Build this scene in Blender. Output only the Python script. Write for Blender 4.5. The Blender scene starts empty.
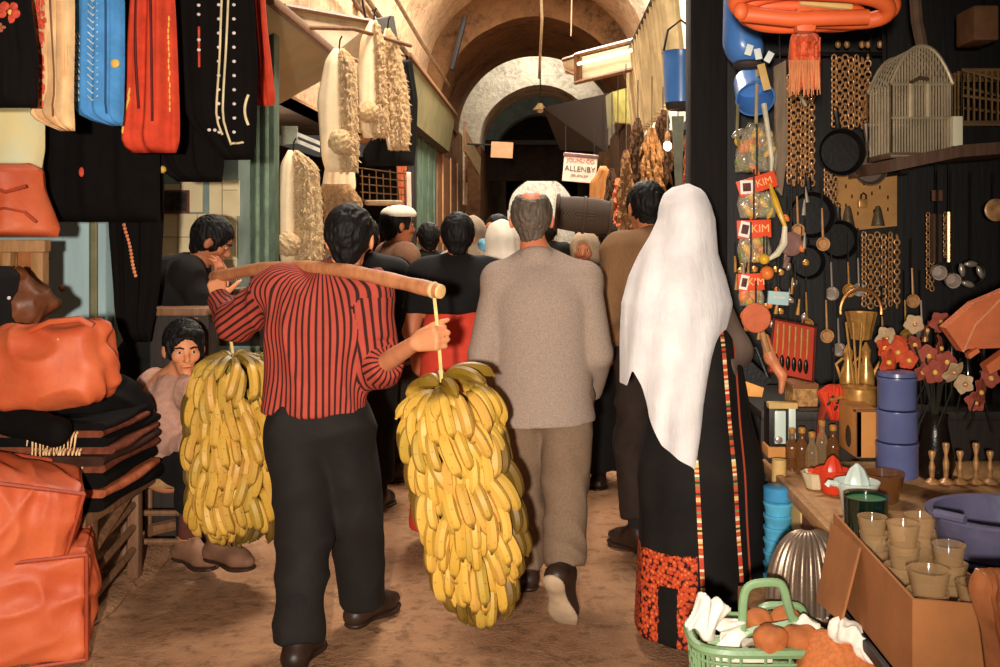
import bpy, bmesh, math, random
import numpy as np
from mathutils import Vector, Matrix, noise
random.seed(7)
SC = bpy.context.scene
COL = SC.collection
PI = math.pi
F = 1000.0            # focal length in pixels of the 1000 px wide frame
VX, VY, CAMZ = 545.0, 230.0, 1.55   # vanishing point of the alley, eye height

def P(px, py, d):
    """photo pixel at distance d along the alley -> world point"""
    return Vector(((px - VX) * d / F, d, CAMZ - (py - VY) * d / F))

# ------------------------------------------------------------------ scene graph
def tag(o, label=None, cat=None, group=None, kind=None):
    if label: o['label'] = label
    if cat: o['category'] = cat
    if group: o['group'] = group
    if kind: o['kind'] = kind
    return o

def thing(name, label, cat, loc=(0, 0, 0), rz=0.0, group=None):
    o = bpy.data.objects.new(name, None)
    COL.objects.link(o)
    o.empty_display_size = .1
    o.location = loc
    o.rotation_euler = (0, 0, rz)
    o['_m'] = 1
    del o['_m']
    return tag(o, label, cat, group)

def link(name, me, mat=None, parent=None, smooth=True, world=False):
    """world=True: the verts are in world space, keep them there under a root that is only moved / turned about z"""
    if mat and not me.materials: me.materials.append(mat)
    if smooth and len(me.polygons):
        me.polygons.foreach_set('use_smooth', [True] * len(me.polygons))
    o = bpy.data.objects.new(name, me)
    COL.objects.link(o)
    if parent:
        o.parent = parent
        if world:
            inv = Matrix.Identity(4)
            q = parent
            mats = []
            while q:
                mats.append(Matrix.LocRotScale(q.location, q.rotation_euler, q.scale)); q = q.parent
            for m in reversed(mats): inv = inv @ m
            me.transform(inv.inverted())
    return o

def kids(o):
    return [c for c in bpy.data.objects if c.parent == o]

def copy_tree(o, parent=None):
    c = o.copy(); COL.objects.link(c); c.parent = parent
    for k in kids(o): copy_tree(k, c)
    return c

# ------------------------------------------------------------------ materials
def lin(c):
    c = c / 255.0
    return c / 12.92 if c <= .04045 else ((c + .055) / 1.055) ** 2.4
def rgb(r, g, b): return (lin(r), lin(g), lin(b), 1.0)

class NT:
    def __init__(s, name):
        s.m = bpy.data.materials.new(name); s.m.use_nodes = True
        s.t = s.m.node_tree; s.t.nodes.clear()
        s.out = s.n('ShaderNodeOutputMaterial'); s.b = s.n('ShaderNodeBsdfPrincipled')
        s.l(s.b.outputs[0], s.out.inputs[0])
    def n(s, k, **kw):
        x = s.t.nodes.new(k)
        for a, v in kw.items(): setattr(x, a, v)
        return x
    def l(s, a, b): s.t.links.new(a, b)
    def coord(s, kind='Object', scale=(1, 1, 1)):
        tc = s.n('ShaderNodeTexCoord'); mp = s.n('ShaderNodeMapping')
        mp.inputs['Scale'].default_value = scale
        s.l(tc.outputs[kind], mp.inputs[0]); return mp.outputs[0]
    def noise(s, v, scale, detail=4, rough=.6):
        x = s.n('ShaderNodeTexNoise'); x.inputs['Scale'].default_value = scale
        x.inputs['Detail'].default_value = detail; x.inputs['Roughness'].default_value = rough
        s.l(v, x.inputs['Vector']); return x.outputs[0]
    def ramp(s, v, stops, interp='LINEAR'):
        x = s.n('ShaderNodeValToRGB'); x.color_ramp.interpolation = interp
        e = x.color_ramp.elements
        while len(e) < len(stops): e.new(.5)
        for q, (p, c) in zip(e, stops): q.position = p; q.color = c
        s.l(v, x.inputs[0]); return x.outputs[0]
    def bump(s, v, strength=.3, dist=.01):
        x = s.n('ShaderNodeBump'); x.inputs['Strength'].default_value = strength
        x.inputs['Distance'].default_value = dist
        s.l(v, x.inputs['Height']); s.l(x.outputs[0], s.b.inputs['Normal'])
    def math(s, op, a, b=None):
        x = s.n('ShaderNodeMath', operation=op)
        for i, q in enumerate((a, b)):
            if q is None: continue
            if isinstance(q, (int, float)): x.inputs[i].default_value = q
            else: s.l(q, x.inputs[i])
        return x.outputs[0]
    def mix(s, f, a, b):
        x = s.n('ShaderNodeMix', data_type='RGBA')
        for i, q in ((0, f), (6, a), (7, b)):
            if isinstance(q, (int, float)): x.inputs[i].default_value = q
            elif isinstance(q, tuple): x.inputs[i].default_value = q
            else: s.l(q, x.inputs[i])
        return x.outputs[2]

def sc_(c, f): return (min(1, c[0] * f), min(1, c[1] * f), min(1, c[2] * f), 1)
MC = {}
def M(name, c, rough=.75, var=.22, scale=9, bump=.25, bscale=60, bdist=.004, metal=0.0, spec=.3, stretch=(1, 1, 1), c2=None, coat=0, sheen=0):
    if name in MC: return MC[name]
    c = rgb(*c)
    n = NT(name); v = n.coord('Object', stretch)
    f = n.noise(v, scale)
    a, b = (sc_(c, 1 - var), sc_(c, 1 + var)) if c2 is None else (c, rgb(*c2))
    n.l(n.ramp(f, [(.34, a), (.66, b)]), n.b.inputs['Base Color'])
    n.b.inputs['Roughness'].default_value = rough
    n.b.inputs['Metallic'].default_value = metal
    n.b.inputs['Specular IOR Level'].default_value = spec
    if coat: n.b.inputs['Coat Weight'].default_value = coat
    if sheen: n.b.inputs['Sheen Weight'].default_value = sheen
    if bump: n.bump(n.noise(v, bscale, 3), bump, bdist)
    MC[name] = n.m
    return n.m

def M_wood(name, c1, c2, stretch=(18, 18, 2), rough=.6):
    n = NT(name); v = n.coord('Object', stretch)
    f = n.noise(v, 2.2, 6, .65)
    n.l(n.ramp(f, [(.3, rgb(*c1)), (.7, rgb(*c2))]), n.b.inputs['Base Color'])
    n.b.inputs['Roughness'].default_value = rough
    n.bump(f, .35, .006)
    return n.m

def M_glass(name, c, rough=.05):
    n = NT(name); n.b.inputs['Base Color'].default_value = rgb(*c)
    n.b.inputs['Transmission Weight'].default_value = .9
    n.b.inputs['Roughness'].default_value = rough; n.b.inputs['IOR'].default_value = 1.35
    return n.m

def M_emit(name, c, s):
    n = NT(name); n.b.inputs['Emission Color'].default_value = rgb(*c)
    n.b.inputs['Emission Strength'].default_value = s
    n.b.inputs['Base Color'].default_value = rgb(*c)
    return n.m

# ------------------------------------------------------------------ explicit meshes
def frame_of(d):
    d = d.normalized()
    a = Vector((0, 0, 1)) if abs(d.z) < .9 else Vector((1, 0, 0))
    u = d.cross(a).normalized()
    return u, d.cross(u).normalized()

class MB:
    """collects closed shapes into ONE mesh"""
    def __init__(s): s.v = []; s.f = []; s.mi = []; s.cur = 0
    def add(s, vs, fs):
        o = len(s.v); s.v += [tuple(x) for x in vs]
        s.f += [tuple(i + o for i in f) for f in fs]; s.mi += [s.cur] * len(fs)
        return s
    def use(s, i): s.cur = i; return s
    def box(s, c, size, rot=None, bev=.0, taper=1.0):
        c = Vector(c); x, y, z = (q / 2 for q in size)
        if bev <= 0:
            vs = [Vector((sx * x * (taper if sz > 0 else 1), sy * y * (taper if sz > 0 else 1), sz * z)) for sz in (-1, 1) for sx, sy in ((-1, -1), (1, -1), (1, 1), (-1, 1))]
            fs = [(3, 2, 1, 0), (4, 5, 6, 7), (0, 1, 5, 4), (1, 2, 6, 5), (2, 3, 7, 6), (3, 0, 4, 7)]
        else:
            b = min(bev, x * .9, y * .9, z * .9)
            bm = bmesh.new(); bmesh.ops.create_cube(bm, size=1)
            for q in bm.verts:
                t = taper if q.co.z > 0 else 1
                q.co = Vector((q.co.x * 2 * x * t, q.co.y * 2 * y * t, q.co.z * 2 * z))
            bmesh.ops.bevel(bm, geom=bm.edges[:], offset=b, segments=2, affect='EDGES', profile=.6)
            bm.verts.index_update()
            vs = [q.co.copy() for q in bm.verts]; fs = [tuple(q.index for q in f.verts) for f in bm.faces]; bm.free()
        if rot is not None: vs = [rot @ q for q in vs]
        return s.add([q + c for q in vs], fs)
    def tube(s, pts, r, n=8, closed=False, caps=True, flat=None):
        pts = [Vector(p) for p in pts]; N = len(pts)
        rs = r if isinstance(r, (list, tuple)) else [r] * N
        vs = []; fs = []; u = None
        for i, p in enumerate(pts):
            if closed: d = pts[(i + 1) % N] - pts[i - 1]
            else: d = pts[min(i + 1, N - 1)] - pts[max(i - 1, 0)]
            if d.length < 1e-9: d = Vector((0, 0, 1))
            d.normalize()
            if u is None: u, w = frame_of(d)
            else:
                u = (u - d * u.dot(d)); 
                u = u.normalized() if u.length > 1e-6 else frame_of(d)[0]
                w = d.cross(u)
            for k in range(n):
                a = 2 * PI * k / n
                q = u * math.cos(a) * rs[i] + w * math.sin(a) * rs[i]
                if flat is not None:
                    fa, ff = flat; q = q + fa * (q.dot(fa)) * (ff - 1)
                vs.append(p + q)
        m = N if closed else N - 1
        for i in range(m):
            j = (i + 1) % N
            for k in range(n):
                l = (k + 1) % n
                fs.append((i * n + k, i * n + l, j * n + l, j * n + k))
        if not closed and caps:
            fs.append(tuple(range(n - 1, -1, -1))); fs.append(tuple((N - 1) * n + k for k in range(n)))
        return s.add(vs, fs)
    def lathe(s, c, prof, n=24, axis=None, closed_bottom=True, closed_top=True, sx=1, flute=0, nfl=0):
        """prof: [(r, h)...] from bottom up, axis = Matrix 3x3 or None"""
        c = Vector(c); vs = []; fs = []
        for r, h in prof:
            for k in range(n):
                a = 2 * PI * k / n
                rr = r * (1 + flute * math.cos(nfl * a)) if nfl else r
                q = Vector((math.cos(a) * rr * sx, math.sin(a) * rr, h))
                if axis is not None: q = axis @ q
                vs.append(q + c)
        for i in range(len(prof) - 1):
            for k in range(n):
                l = (k + 1) % n
                fs.append((i * n + k, i * n + l, (i + 1) * n + l, (i + 1) * n + k))
        if closed_bottom: fs.append(tuple(range(n - 1, -1, -1)))
        if closed_top: fs.append(tuple((len(prof) - 1) * n + k for k in range(n)))
        return s.add(vs, fs)
    def ball(s, c, r, n=12, m=8, rot=None):
        r = (r, r, r) if isinstance(r, (int, float)) else r
        c = Vector(c); vs = [];fs = []
        for i in range(1, m):
            t = PI * i / m
            for k in range(n):
                a = 2 * PI * k / n
                q = Vector((r[0] * math.sin(t) * math.cos(a), r[1] * math.sin(t) * math.sin(a), -r[2] * math.cos(t)))
                vs.append(q)
        vs += [Vector((0, 0, -r[2])), Vector((0, 0, r[2]))]
        B = len(vs) - 2
        for i in range(m - 2):
            for k in range(n):
                l = (k + 1) % n
                fs.append((i * n + k, i * n + l, (i + 1) * n + l, (i + 1) * n + k))
        for k in range(n):
            l = (k + 1) % n
            fs.append((B, l, k)); fs.append((B + 1, (m - 2) * n + k, (m - 2) * n + l))
        if rot is not None: vs = [rot @ q for q in vs]
        return s.add([q + c for q in vs], fs)
    def prism(s, poly, ext):
        """poly: list of points (planar), ext: extrusion vector"""
        poly = [Vector(p) for p in poly]; ext = Vector(ext); n = len(poly)
        vs = poly + [p + ext for p in poly]
        fs = [tuple(range(n)), tuple(range(2 * n - 1, n - 1, -1))]
        fs += [(i, n + i, n + (i + 1) % n, (i + 1) % n) for i in range(n)]
        return s.add(vs, fs)
    def grid(s, fn, nu, nv, thick=None):
        """fn(u,v)->point ; thick = vector or float along -normal: closed slab"""
        pts = [[Vector(fn(i / nu, j / nv)) for i in range(nu + 1)] for j in range(nv + 1)]
        W = nu + 1
        vs = [p for row in pts for p in row]
        fs = [(j * W + i, j * W + i + 1, (j + 1) * W + i + 1, (j + 1) * W + i) for j in range(nv) for i in range(nu)]
        if thick is not None:
            nv_ = len(vs)
            if isinstance(thick, (int, float)):
                N = [Vector() for _ in vs]
                for f in fs:
                    a = (vs[f[2]] - vs[f[0]]).cross(vs[f[3]] - vs[f[1]])
                    for i in f: N[i] += a
                back = [p - q.normalized() * thick if q.length > 1e-12 else p for p, q in zip(vs, N)]
            else: back = [p + Vector(thick) for p in vs]
            fs2 = [tuple(i + nv_ for i in reversed(f)) for f in fs]
            rim = [i for i in range(W)] + [j * W + nu for j in range(1, nv + 1)] + [nv * W + i for i in range(nu - 1, -1, -1)] + [j * W for j in range(nv - 1, 0, -1)]
            side = [(rim[(k + 1) % len(rim)], rim[k], rim[k] + nv_, rim[(k + 1) % len(rim)] + nv_) for k in range(len(rim))]
            vs = vs + back; fs = fs + fs2 + side
        return s.add(vs, fs)
    def build(s, name, mat=None, parent=None, smooth=True, world=False, sharp=None):
        me = bpy.data.meshes.new(name)
        me.from_pydata(s.v, [], s.f)
        ms = mat if isinstance(mat, (list, tuple)) else [mat]
        for m in ms:
            if m: me.materials.append(m)
        if len(ms) > 1: me.polygons.foreach_set('material_index', s.mi)
        bm = bmesh.new(); bm.from_mesh(me); bmesh.ops.recalc_face_normals(bm, faces=bm.faces[:]); bm.to_mesh(me); bm.free()
        me.update()
        o = link(name, me, None, parent, smooth, world)
        if smooth:
            try: me.set_sharp_from_angle(angle=math.radians(sharp or 40))
            except Exception: pass
        return o

# ------------------------------------------------------------------ smooth solid surfaces (distance field -> surface nets)
def V3(x): return np.array((x[0], x[1], x[2]), dtype=np.float32)

class Sdf:
    def __init__(s): s.p = []
    def cone(s, a, b, ra, rb=None, k=.02, flat=None, op='+', part=0):
        s.p.append(('c', V3(a), V3(b), float(ra), float(ra if rb is None else rb), k, flat, op, part)); return s
    def chain(s, pts, rs, k=.02, flat=None, part=0):
        for i in range(len(pts) - 1): s.cone(pts[i], pts[i + 1], rs[i], rs[i + 1], k, flat, '+', part)
        return s
    def ell(s, c, r, rot=None, k=.02, op='+', part=0):
        r = (r, r, r) if isinstance(r, (int, float)) else r
        s.p.append(('e', V3(c), V3(r), None if rot is None else np.array(rot, dtype=np.float32), None, k, None, op, part)); return s
    def box(s, c, h, rot=None, rad=.02, k=.02, op='+', part=0):
        s.p.append(('b', V3(c), V3(h), None if rot is None else np.array(rot, dtype=np.float32), rad, k, None, op, part)); return s
    def cut(s, p, n, k=.01):
        """remove what lies on the side n of the plane through p"""
        s.p.append(('h', V3(p), V3(n), None, None, k, None, '-', 0)); return s
    def dist(s, q, X):
        t = q[0]
        if t == 'c':
            a, b, ra, rb, fl = q[1], q[2], q[3], q[4], q[6]
            w = X - a; ba = b - a; f = 1.0
            if fl is not None:
                n = V3(fl[0]); n = n / np.linalg.norm(n); f = fl[1]
                w = w + (w @ n)[..., None] * n * (1 / f - 1)
                ba = ba + (ba @ n) * n * (1 / f - 1)
            L = float(ba @ ba) + 1e-12
            h = np.clip((w @ ba) / L, 0, 1)
            d = np.linalg.norm(w - h[..., None] * ba, axis=-1) - (ra + h * (rb - ra))
            return d * min(1.0, f)
        if t == 'e':
            w = X - q[1]
            if q[3] is not None: w = w @ q[3]
            r = q[2]
            k0 = np.linalg.norm(w / r, axis=-1); k1 = np.linalg.norm(w / (r * r), axis=-1) + 1e-9
            return k0 * (k0 - 1) / k1
        if t == 'b':
            w = X - q[1]
            if q[3] is not None: w = w @ q[3]
            e = np.abs(w) - (q[2] - q[4])
            return np.linalg.norm(np.maximum(e, 0), axis=-1) + np.minimum(e.max(axis=-1), 0) - q[4]
        n = q[2] / np.linalg.norm(q[2])
        return -((X - q[1]) @ n)
    def bb(s, q):
        t = q[0]
        if t == 'c':
            m = max(q[3], q[4]) * (max(1, q[6][1]) if q[6] else 1)
            return np.minimum(q[1], q[2]) - m, np.maximum(q[1], q[2]) + m
        if t == 'e': m = float(q[2].max()); return q[1] - m, q[1] + m
        if t == 'b': m = float(np.linalg.norm(q[2])); return q[1] - m, q[1] + m
        return None
    def mesh(s, name, h=.01, smooth=2, disp=None, mat=None, parent=None, attr=None, world=False, shade=True, keep=True):
        lo = np.min([s.bb(q)[0] for q in s.p if q[7] == '+'], axis=0) - 3 * h
        hi = np.max([s.bb(q)[1] for q in s.p if q[7] == '+'], axis=0) + 3 * h
        n = np.ceil((hi - lo) / h).astype(int) + 1
        D = np.full(n, .2, dtype=np.float32)
        ax = [lo[i] + h * np.arange(n[i], dtype=np.float32) for i in range(3)]
        for q in s.p:
            b = s.bb(q)
            if b is None: i0 = np.zeros(3, int); i1 = n
            else:
                pad = q[5] + 4 * h
                i0 = np.clip(((b[0] - pad - lo) / h).astype(int), 0, n); i1 = np.clip(((b[1] + pad - lo) / h).astype(int) + 2, 0, n)
            if (i1 <= i0).any(): continue
            sl = tuple(slice(i0[i], i1[i]) for i in range(3))
            X = np.stack(np.meshgrid(*[ax[i][sl[i]] for i in range(3)], indexing='ij'), -1)
            d = s.dist(q, X).astype(np.float32); o = D[sl]; k = max(q[5], 1e-5)
            if q[7] == '+':
                t = np.clip(.5 + .5 * (o - d) / k, 0, 1); D[sl] = o * (1 - t) + d * t - k * t * (1 - t)
            else:
                d = -d
                t = np.clip(.5 - .5 * (o - d) / k, 0, 1); D[sl] = o * (1 - t) + d * t + k * t * (1 - t)
        Vt, Fq = nets(D, lo, h)
        if smooth: Vt = relax(Vt, Fq, smooth)
        if keep: Vt, Fq = biggest(Vt, Fq)
        if disp is not None:
            Vt = Vt + normals(Vt, Fq) * disp(Vt)[:, None]
        me = raw_mesh(name, Vt, Fq)
        if attr is not None:
            a = me.attributes.new('t', 'FLOAT', 'CORNER')
            a.data.foreach_set('value', attr(s, Vt, Fq).astype(np.float32).ravel())
        return link(name, me, mat, parent, shade, world)
    def owner(s, X):
        ds = []; ps = []
        for q in s.p:
            if q[7] == '+': ds.append(s.dist(q, X)); ps.append(q[8])
        return np.array(ps)[np.argmin(np.stack(ds), axis=0)]

def nets(D, lo, h):
    S = D < 0
    c = np.zeros(tuple(x - 1 for x in D.shape), np.int8)
    offs = [(i, j, k) for i in (0, 1) for j in (0, 1) for k in (0, 1)]
    for i, j, k in offs:
        c += S[i:S.shape[0] - 1 + i, j:S.shape[1] - 1 + j, k:S.shape[2] - 1 + k]
    act = (c > 0) & (c < 8)
    ijk = np.argwhere(act)
    idx = np.full(c.shape, -1, np.int64); idx[act] = np.arange(len(ijk))
    val = np.stack([D[ijk[:, 0] + i, ijk[:, 1] + j, ijk[:, 2] + k] for i, j, k in offs], 1)
    acc = np.zeros((len(ijk), 3), np.float64); cnt = np.zeros(len(ijk))
    for a in range(8):
        for b in range(a + 1, 8):
            da = np.array(offs[b]) - np.array(offs[a])
            if np.abs(da).sum() != 1: continue
            va, vb = val[:, a], val[:, b]; m = (va < 0) != (vb < 0)
            t = va[m] / (va[m] - vb[m])
            acc[m] += np.array(offs[a]) + t[:, None] * da; cnt[m] += 1
    Vt = lo + h * (ijk + acc / cnt[:, None])
    F_ = []
    for ax in range(3):
        o1, o2 = (ax + 1) % 3, (ax + 2) % 3
        A = np.take(S, range(S.shape[ax] - 1), ax); B = np.take(S, range(1, S.shape[ax]), ax)
        e = np.argwhere(A != B)
        e = e[(e[:, o1] > 0) & (e[:, o2] > 0) & (e[:, o1] < S.shape[o1] - 1) & (e[:, o2] < S.shape[o2] - 1)]
        ins = A[e[:, 0], e[:, 1], e[:, 2]]
        def cell(d1, d2):
            q = e.copy(); q[:, o1] -= d1; q[:, o2] -= d2
            return idx[q[:, 0], q[:, 1], q[:, 2]]
        f = np.stack([cell(1, 1), cell(0, 1), cell(0, 0), cell(1, 0)], 1)
        f[~ins] = f[~ins][:, ::-1]
        F_.append(f)
    return Vt, np.concatenate(F_)

def edges_of(Fq): return np.concatenate([Fq[:, [0, 1]], Fq[:, [1, 2]], Fq[:, [2, 3]], Fq[:, [3, 0]]])
def relax(V, Fq, it):
    E = edges_of(Fq); n = len(V)
    c = np.bincount(E[:, 0], minlength=n)[:, None] + 1e-9
    for _ in range(it):
        V = .4 * V + .6 * np.stack([np.bincount(E[:, 0], weights=V[E[:, 1], i], minlength=n) for i in range(3)], 1) / c
    return V
def normals(V, Fq):
    N = np.cross(V[Fq[:, 2]] - V[Fq[:, 0]], V[Fq[:, 3]] - V[Fq[:, 1]])
    R = np.stack([sum(np.bincount(Fq[:, j], weights=N[:, i], minlength=len(V)) for j in range(4)) for i in range(3)], 1)
    return R / (np.linalg.norm(R, axis=1)[:, None] + 1e-12)
def biggest(V, Fq):
    lab = np.arange(len(V)); E = edges_of(Fq)
    while True:
        m = lab.copy()
        np.minimum.at(m, E[:, 0], lab[E[:, 1]]); np.minimum.at(m, E[:, 1], lab[E[:, 0]])
        m = m[m]
        if (m == lab).all(): break
        lab = m
    u, c = np.unique(lab, return_counts=True)
    k = lab == u[np.argmax(c)]
    if k.all(): return V, Fq
    new = np.cumsum(k) - 1
    return V[k], new[Fq[k[Fq[:, 0]]]]
def raw_mesh(name, V, Fq):
    me = bpy.data.meshes.new(name)
    me.vertices.add(len(V)); me.vertices.foreach_set('co', np.asarray(V, np.float32).ravel())
    me.loops.add(Fq.size); me.loops.foreach_set('vertex_index', Fq.astype(np.int32).ravel())
    me.polygons.add(len(Fq)); me.polygons.foreach_set('loop_start', np.arange(0, Fq.size, 4, dtype=np.int32))
    try: me.polygons.foreach_set('loop_total', np.full(len(Fq), 4, dtype=np.int32))
    except Exception: pass
    me.update(calc_edges=True); me.validate()
    return me

def wob(seed, freq=(6, 6, 2), amp=.006, n=5, warp=.6, sharp=False):
    """soft cloth folds: a few warped sine waves, longer along the axis with the low frequency"""
    r = np.random.RandomState(seed); fr = np.array(freq)
    ks = [r.normal(size=3) * fr * 2.2 for _ in range(n)]; ph = r.uniform(0, 6.28, n)
    kw = [r.normal(size=3) * fr * 1.1 for _ in range(3)]
    def f(V):
        w = sum(np.sin(V @ k + i) for i, k in enumerate(kw)) * warp
        s = sum(np.sin(V @ k + p + w) for k, p in zip(ks, ph)) / n
        if sharp: s = .6 - np.abs(s) * 2.0
        return amp * s * 1.6
    return f

# ------------------------------------------------------------------ cloth-like slabs: rows of (y pixel, left x, right x) at a distance
def rows_fn(rows):
    ys = [r[0] for r in rows]; N = 80
    yy = np.linspace(ys[0], ys[-1], N + 1)
    def sm(c):
        a = np.interp(yy, ys, c)
        for _ in range(10):
            b = a.copy(); b[1:-1] = .25 * a[:-2] + .5 * a[1:-1] + .25 * a[2:]; a = b
        return a
    L_, R_ = sm([r[1] for r in rows]), sm([r[2] for r in rows])
    def f(v):
        y = ys[0] + (ys[-1] - ys[0]) * v
        return y, float(np.interp(y, yy, L_)), float(np.interp(y, yy, R_))
    return f

class Drape:
    """a hung cloth / filled shape seen from the alley: real size at distance d, front and back both curved"""
    def __init__(s, rows, d, thick=.05, fold=.012, nf=3, seed=0, rough=0.0, rf=30, dslope=0.0, dpx=None):
        s.f = rows_fn(rows); s.d = d; s.t = thick; s.fold = fold; s.nf = nf; s.seed = seed; s.rough = rough; s.rf = rf
        s.dslope = dslope
        s.x0 = min(r[1] for r in rows); s.x1 = max(r[2] for r in rows)
    def pt(s, u, v, out=0.0, back=False):
        y, xl, xr = s.f(v)
        x = xl + (xr - xl) * u
        d = s.d + s.dslope * (x - s.x0) / max(1, s.x1 - s.x0)
        p = P(x, y, d)
        e = (max(0, math.sin(PI * u)) ** .45) * (max(0, min(1, v * 9)) ** .5) * (max(0, min(1, (1 - v) * 14)) ** .5)
        fo = s.fold * math.sin(2 * PI * s.nf * u + s.seed * 1.7 + 1.3 * math.sin(2.5 * v + s.seed)) * (.35 + .65 * v)
        fo += s.fold * .5 * math.sin(2 * PI * s.nf * 2.3 * u + s.seed + 2.0 * v)
        b = (s.t * .5 * e + fo * e)
        if back: b = -s.t * .5 * e + fo * e * .6
        if s.rough and not back:
            b += s.rough * e * (noise.noise(Vector((p.x, p.z, s.seed)) * s.rf) + .6 * noise.noise(Vector((p.x, p.z, s.seed + 5)) * s.rf * 2.3))
        p.y -= b + out
        return p
    def build(s, name, mat, parent=None, nu=26, nv=34, tufts=0, tl=.03):
        mb = MB(); W = nu + 1; vs = []; fs = []
        for back in (False, True):
            o = len(vs)
            for j in range(nv + 1):
                for i in range(nu + 1): vs.append(s.pt(i / nu, j / nv, 0, back))
            for j in range(nv):
                for i in range(nu):
                    q = (o + j * W + i, o + j * W + i + 1, o + (j + 1) * W + i + 1, o + (j + 1) * W + i)
                    fs.append(q if not back else q[::-1])
        n = W * (nv + 1)
        rim = [i for i in range(W)] + [j * W + nu for j in range(1, nv + 1)] + [nv * W + i for i in range(nu - 1, -1, -1)] + [j * W for j in range(nv - 1, 0, -1)]
        for k in range(len(rim)):
            a, b = rim[k], rim[(k + 1) % len(rim)]
            fs.append((b, a, a + n, b + n))
        mb.add(vs, fs)
        rd = random.Random(s.seed + 50)
        for _ in range(tufts):   # locks of wool
            u = rd.uniform(.0, 1.0); v = rd.uniform(.02, 1)
            p = s.pt(u, v, -.006); ex = (u - .5) * 2
            d = Vector((ex * .8 + rd.uniform(-.5, .5), -(1 - abs(ex) * .6) * rd.uniform(.4, 1), -rd.uniform(.3, 1.1))).normalized()
            q = p + d * tl * rd.uniform(.5, 1.2); w = tl * .22
            a_, b_ = frame_of(d)
            mb.add([p + a_ * w, p - a_ * w * .5 + b_ * w * .87, p - a_ * w * .5 - b_ * w * .87, q], [(0, 1, 3), (1, 2, 3), (2, 0, 3)])
        me_o = mb.build(name, mat, parent, True, True, sharp=75)
        # weld the coincident rim
        bm = bmesh.new(); bm.from_mesh(me_o.data); bmesh.ops.remove_doubles(bm, verts=bm.verts[:], dist=.0004); bm.to_mesh(me_o.data); bm.free()
        return me_o
    def line(s, u0, v0, u1, v1, n=14, out=.004):
        return [s.pt(u0 + (u1 - u0) * i / n, v0 + (v1 - v0) * i / n, out) for i in range(n + 1)]

def text_mesh(name, body, size, mat, parent, loc, rot, depth=.002, align='CENTER'):
    c = bpy.data.curves.new(name, 'FONT'); c.body = body; c.size = size; c.align_x = align; c.align_y = 'CENTER'; c.extrude = depth
    t = bpy.data.objects.new(name, c); COL.objects.link(t)
    dg = bpy.context.evaluated_depsgraph_get()
    me = bpy.data.meshes.new_from_object(t.evaluated_get(dg))
    bpy.data.objects.remove(t); bpy.data.curves.remove(c)
    me.name = name
    me.transform(Matrix.Translation(Vector(loc)) @ rot.to_4x4())
    me.materials.clear(); me.materials.append(mat)
    return link(name, me, None, parent, False, True)

def rotz(a): return Matrix.Rotation(a, 3, 'Z')
def rotx(a): return Matrix.Rotation(a, 3, 'X')
def roty(a): return Matrix.Rotation(a, 3, 'Y')
UP = rotx(PI / 2)   # a text or profile drawn in x/y stands upright and faces the viewer
# ================================================================== THE SETTING
def S(o, name=None):
    o['kind'] = 'structure'; return o

def M_floor():
    n = NT('trodden_earth_floor'); v = n.coord('Object')
    a = n.noise(v, 1.3, 6, .65); b = n.noise(v, 14, 5, .7); c = n.noise(v, 90, 2, .6)
    base = n.ramp(a, [(.3, rgb(134, 96, 70)), (.55, rgb(164, 122, 90)), (.75, rgb(180, 138, 104))])
    spots = n.ramp(b, [(.34, (0.45, .42, .4, 1)), (.5, (1, 1, 1, 1))])
    x = n.n('ShaderNodeMix', data_type='RGBA', blend_type='MULTIPLY'); x.inputs[0].default_value = .75
    n.l(base, x.inputs[6]); n.l(spots, x.inputs[7]); n.l(x.outputs[2], n.b.inputs['Base Color'])
    n.b.inputs['Roughness'].default_value = .92; n.b.inputs['Specular IOR Level'].default_value = .15
    h = n.math('ADD', n.math('MULTIPLY', b, .8), n.math('MULTIPLY', c, .35))
    n.bump(h, .65, .03)
    return n.m

def M_plaster(name, c, dirt, bands=False):
    n = NT(name); v = n.coord('Object')
    a = n.noise(v, 1.1, 7, .7); b = n.noise(v, 9, 6, .7)
    f = n.math('ADD', n.math('MULTIPLY', a, .6), n.math('MULTIPLY', b, .4))
    n.l(n.ramp(f, [(.36, rgb(*dirt)), (.46, sc_(rgb(*c), .75)), (.55, rgb(*c)), (.7, sc_(rgb(*c), 1.15))]), n.b.inputs['Base Color'])
    n.b.inputs['Roughness'].default_value = .95; n.b.inputs['Specular IOR Level'].default_value = .1
    n.bump(b, .8, .05)
    return n.m

floor_m = M_floor()
plaster = M_plaster('aged_beige_plaster', (218, 182, 146), (146, 108, 80))
white_plaster = M_plaster('daylit_pale_stone', (235, 222, 196), (150, 120, 92))  # paler colour holds the daylight on the right vault and inner arch
brown_stone = M_plaster('shade_brown_stone', (128, 92, 62), (60, 42, 30))  # the arch soffit's shade is put into this dark brown
dark_stone = M_plaster('dark_brown_stone', (54, 42, 34), (24, 18, 15))  # very dark brown, for the far passage and end wall
dark_wood = M_wood('dark_stained_wood', (24, 16, 12), (42, 29, 20))
stall_wood = M_wood('near_black_stall_boards', (9, 6, 5), (20, 14, 10))  # near-black brown boards
mid_wood = M_wood('brown_wood', (96, 62, 38), (140, 96, 60))
tan_wood = M_wood('tan_wood', (150, 104, 60), (186, 138, 88))
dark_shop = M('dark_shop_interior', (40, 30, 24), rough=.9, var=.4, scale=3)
green_paint = M('worn_green_paint', (92, 112, 92), var=.3, scale=5, c2=(66, 84, 70), rough=.6, stretch=(3, 3, 1))
bluegrey_paint_and_light = M('worn_blue_grey_paint_and_light', (128, 146, 140), var=.2, scale=3, rough=.7)
paleblue_paint = M('pale_blue_painted_boards', (176, 202, 206), var=.12, scale=2, rough=.6, stretch=(6, 6, .6))
olive_metal = M('olive_green_metal', (112, 112, 78), var=.25, scale=2.5, rough=.55, c2=(140, 128, 92))
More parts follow.
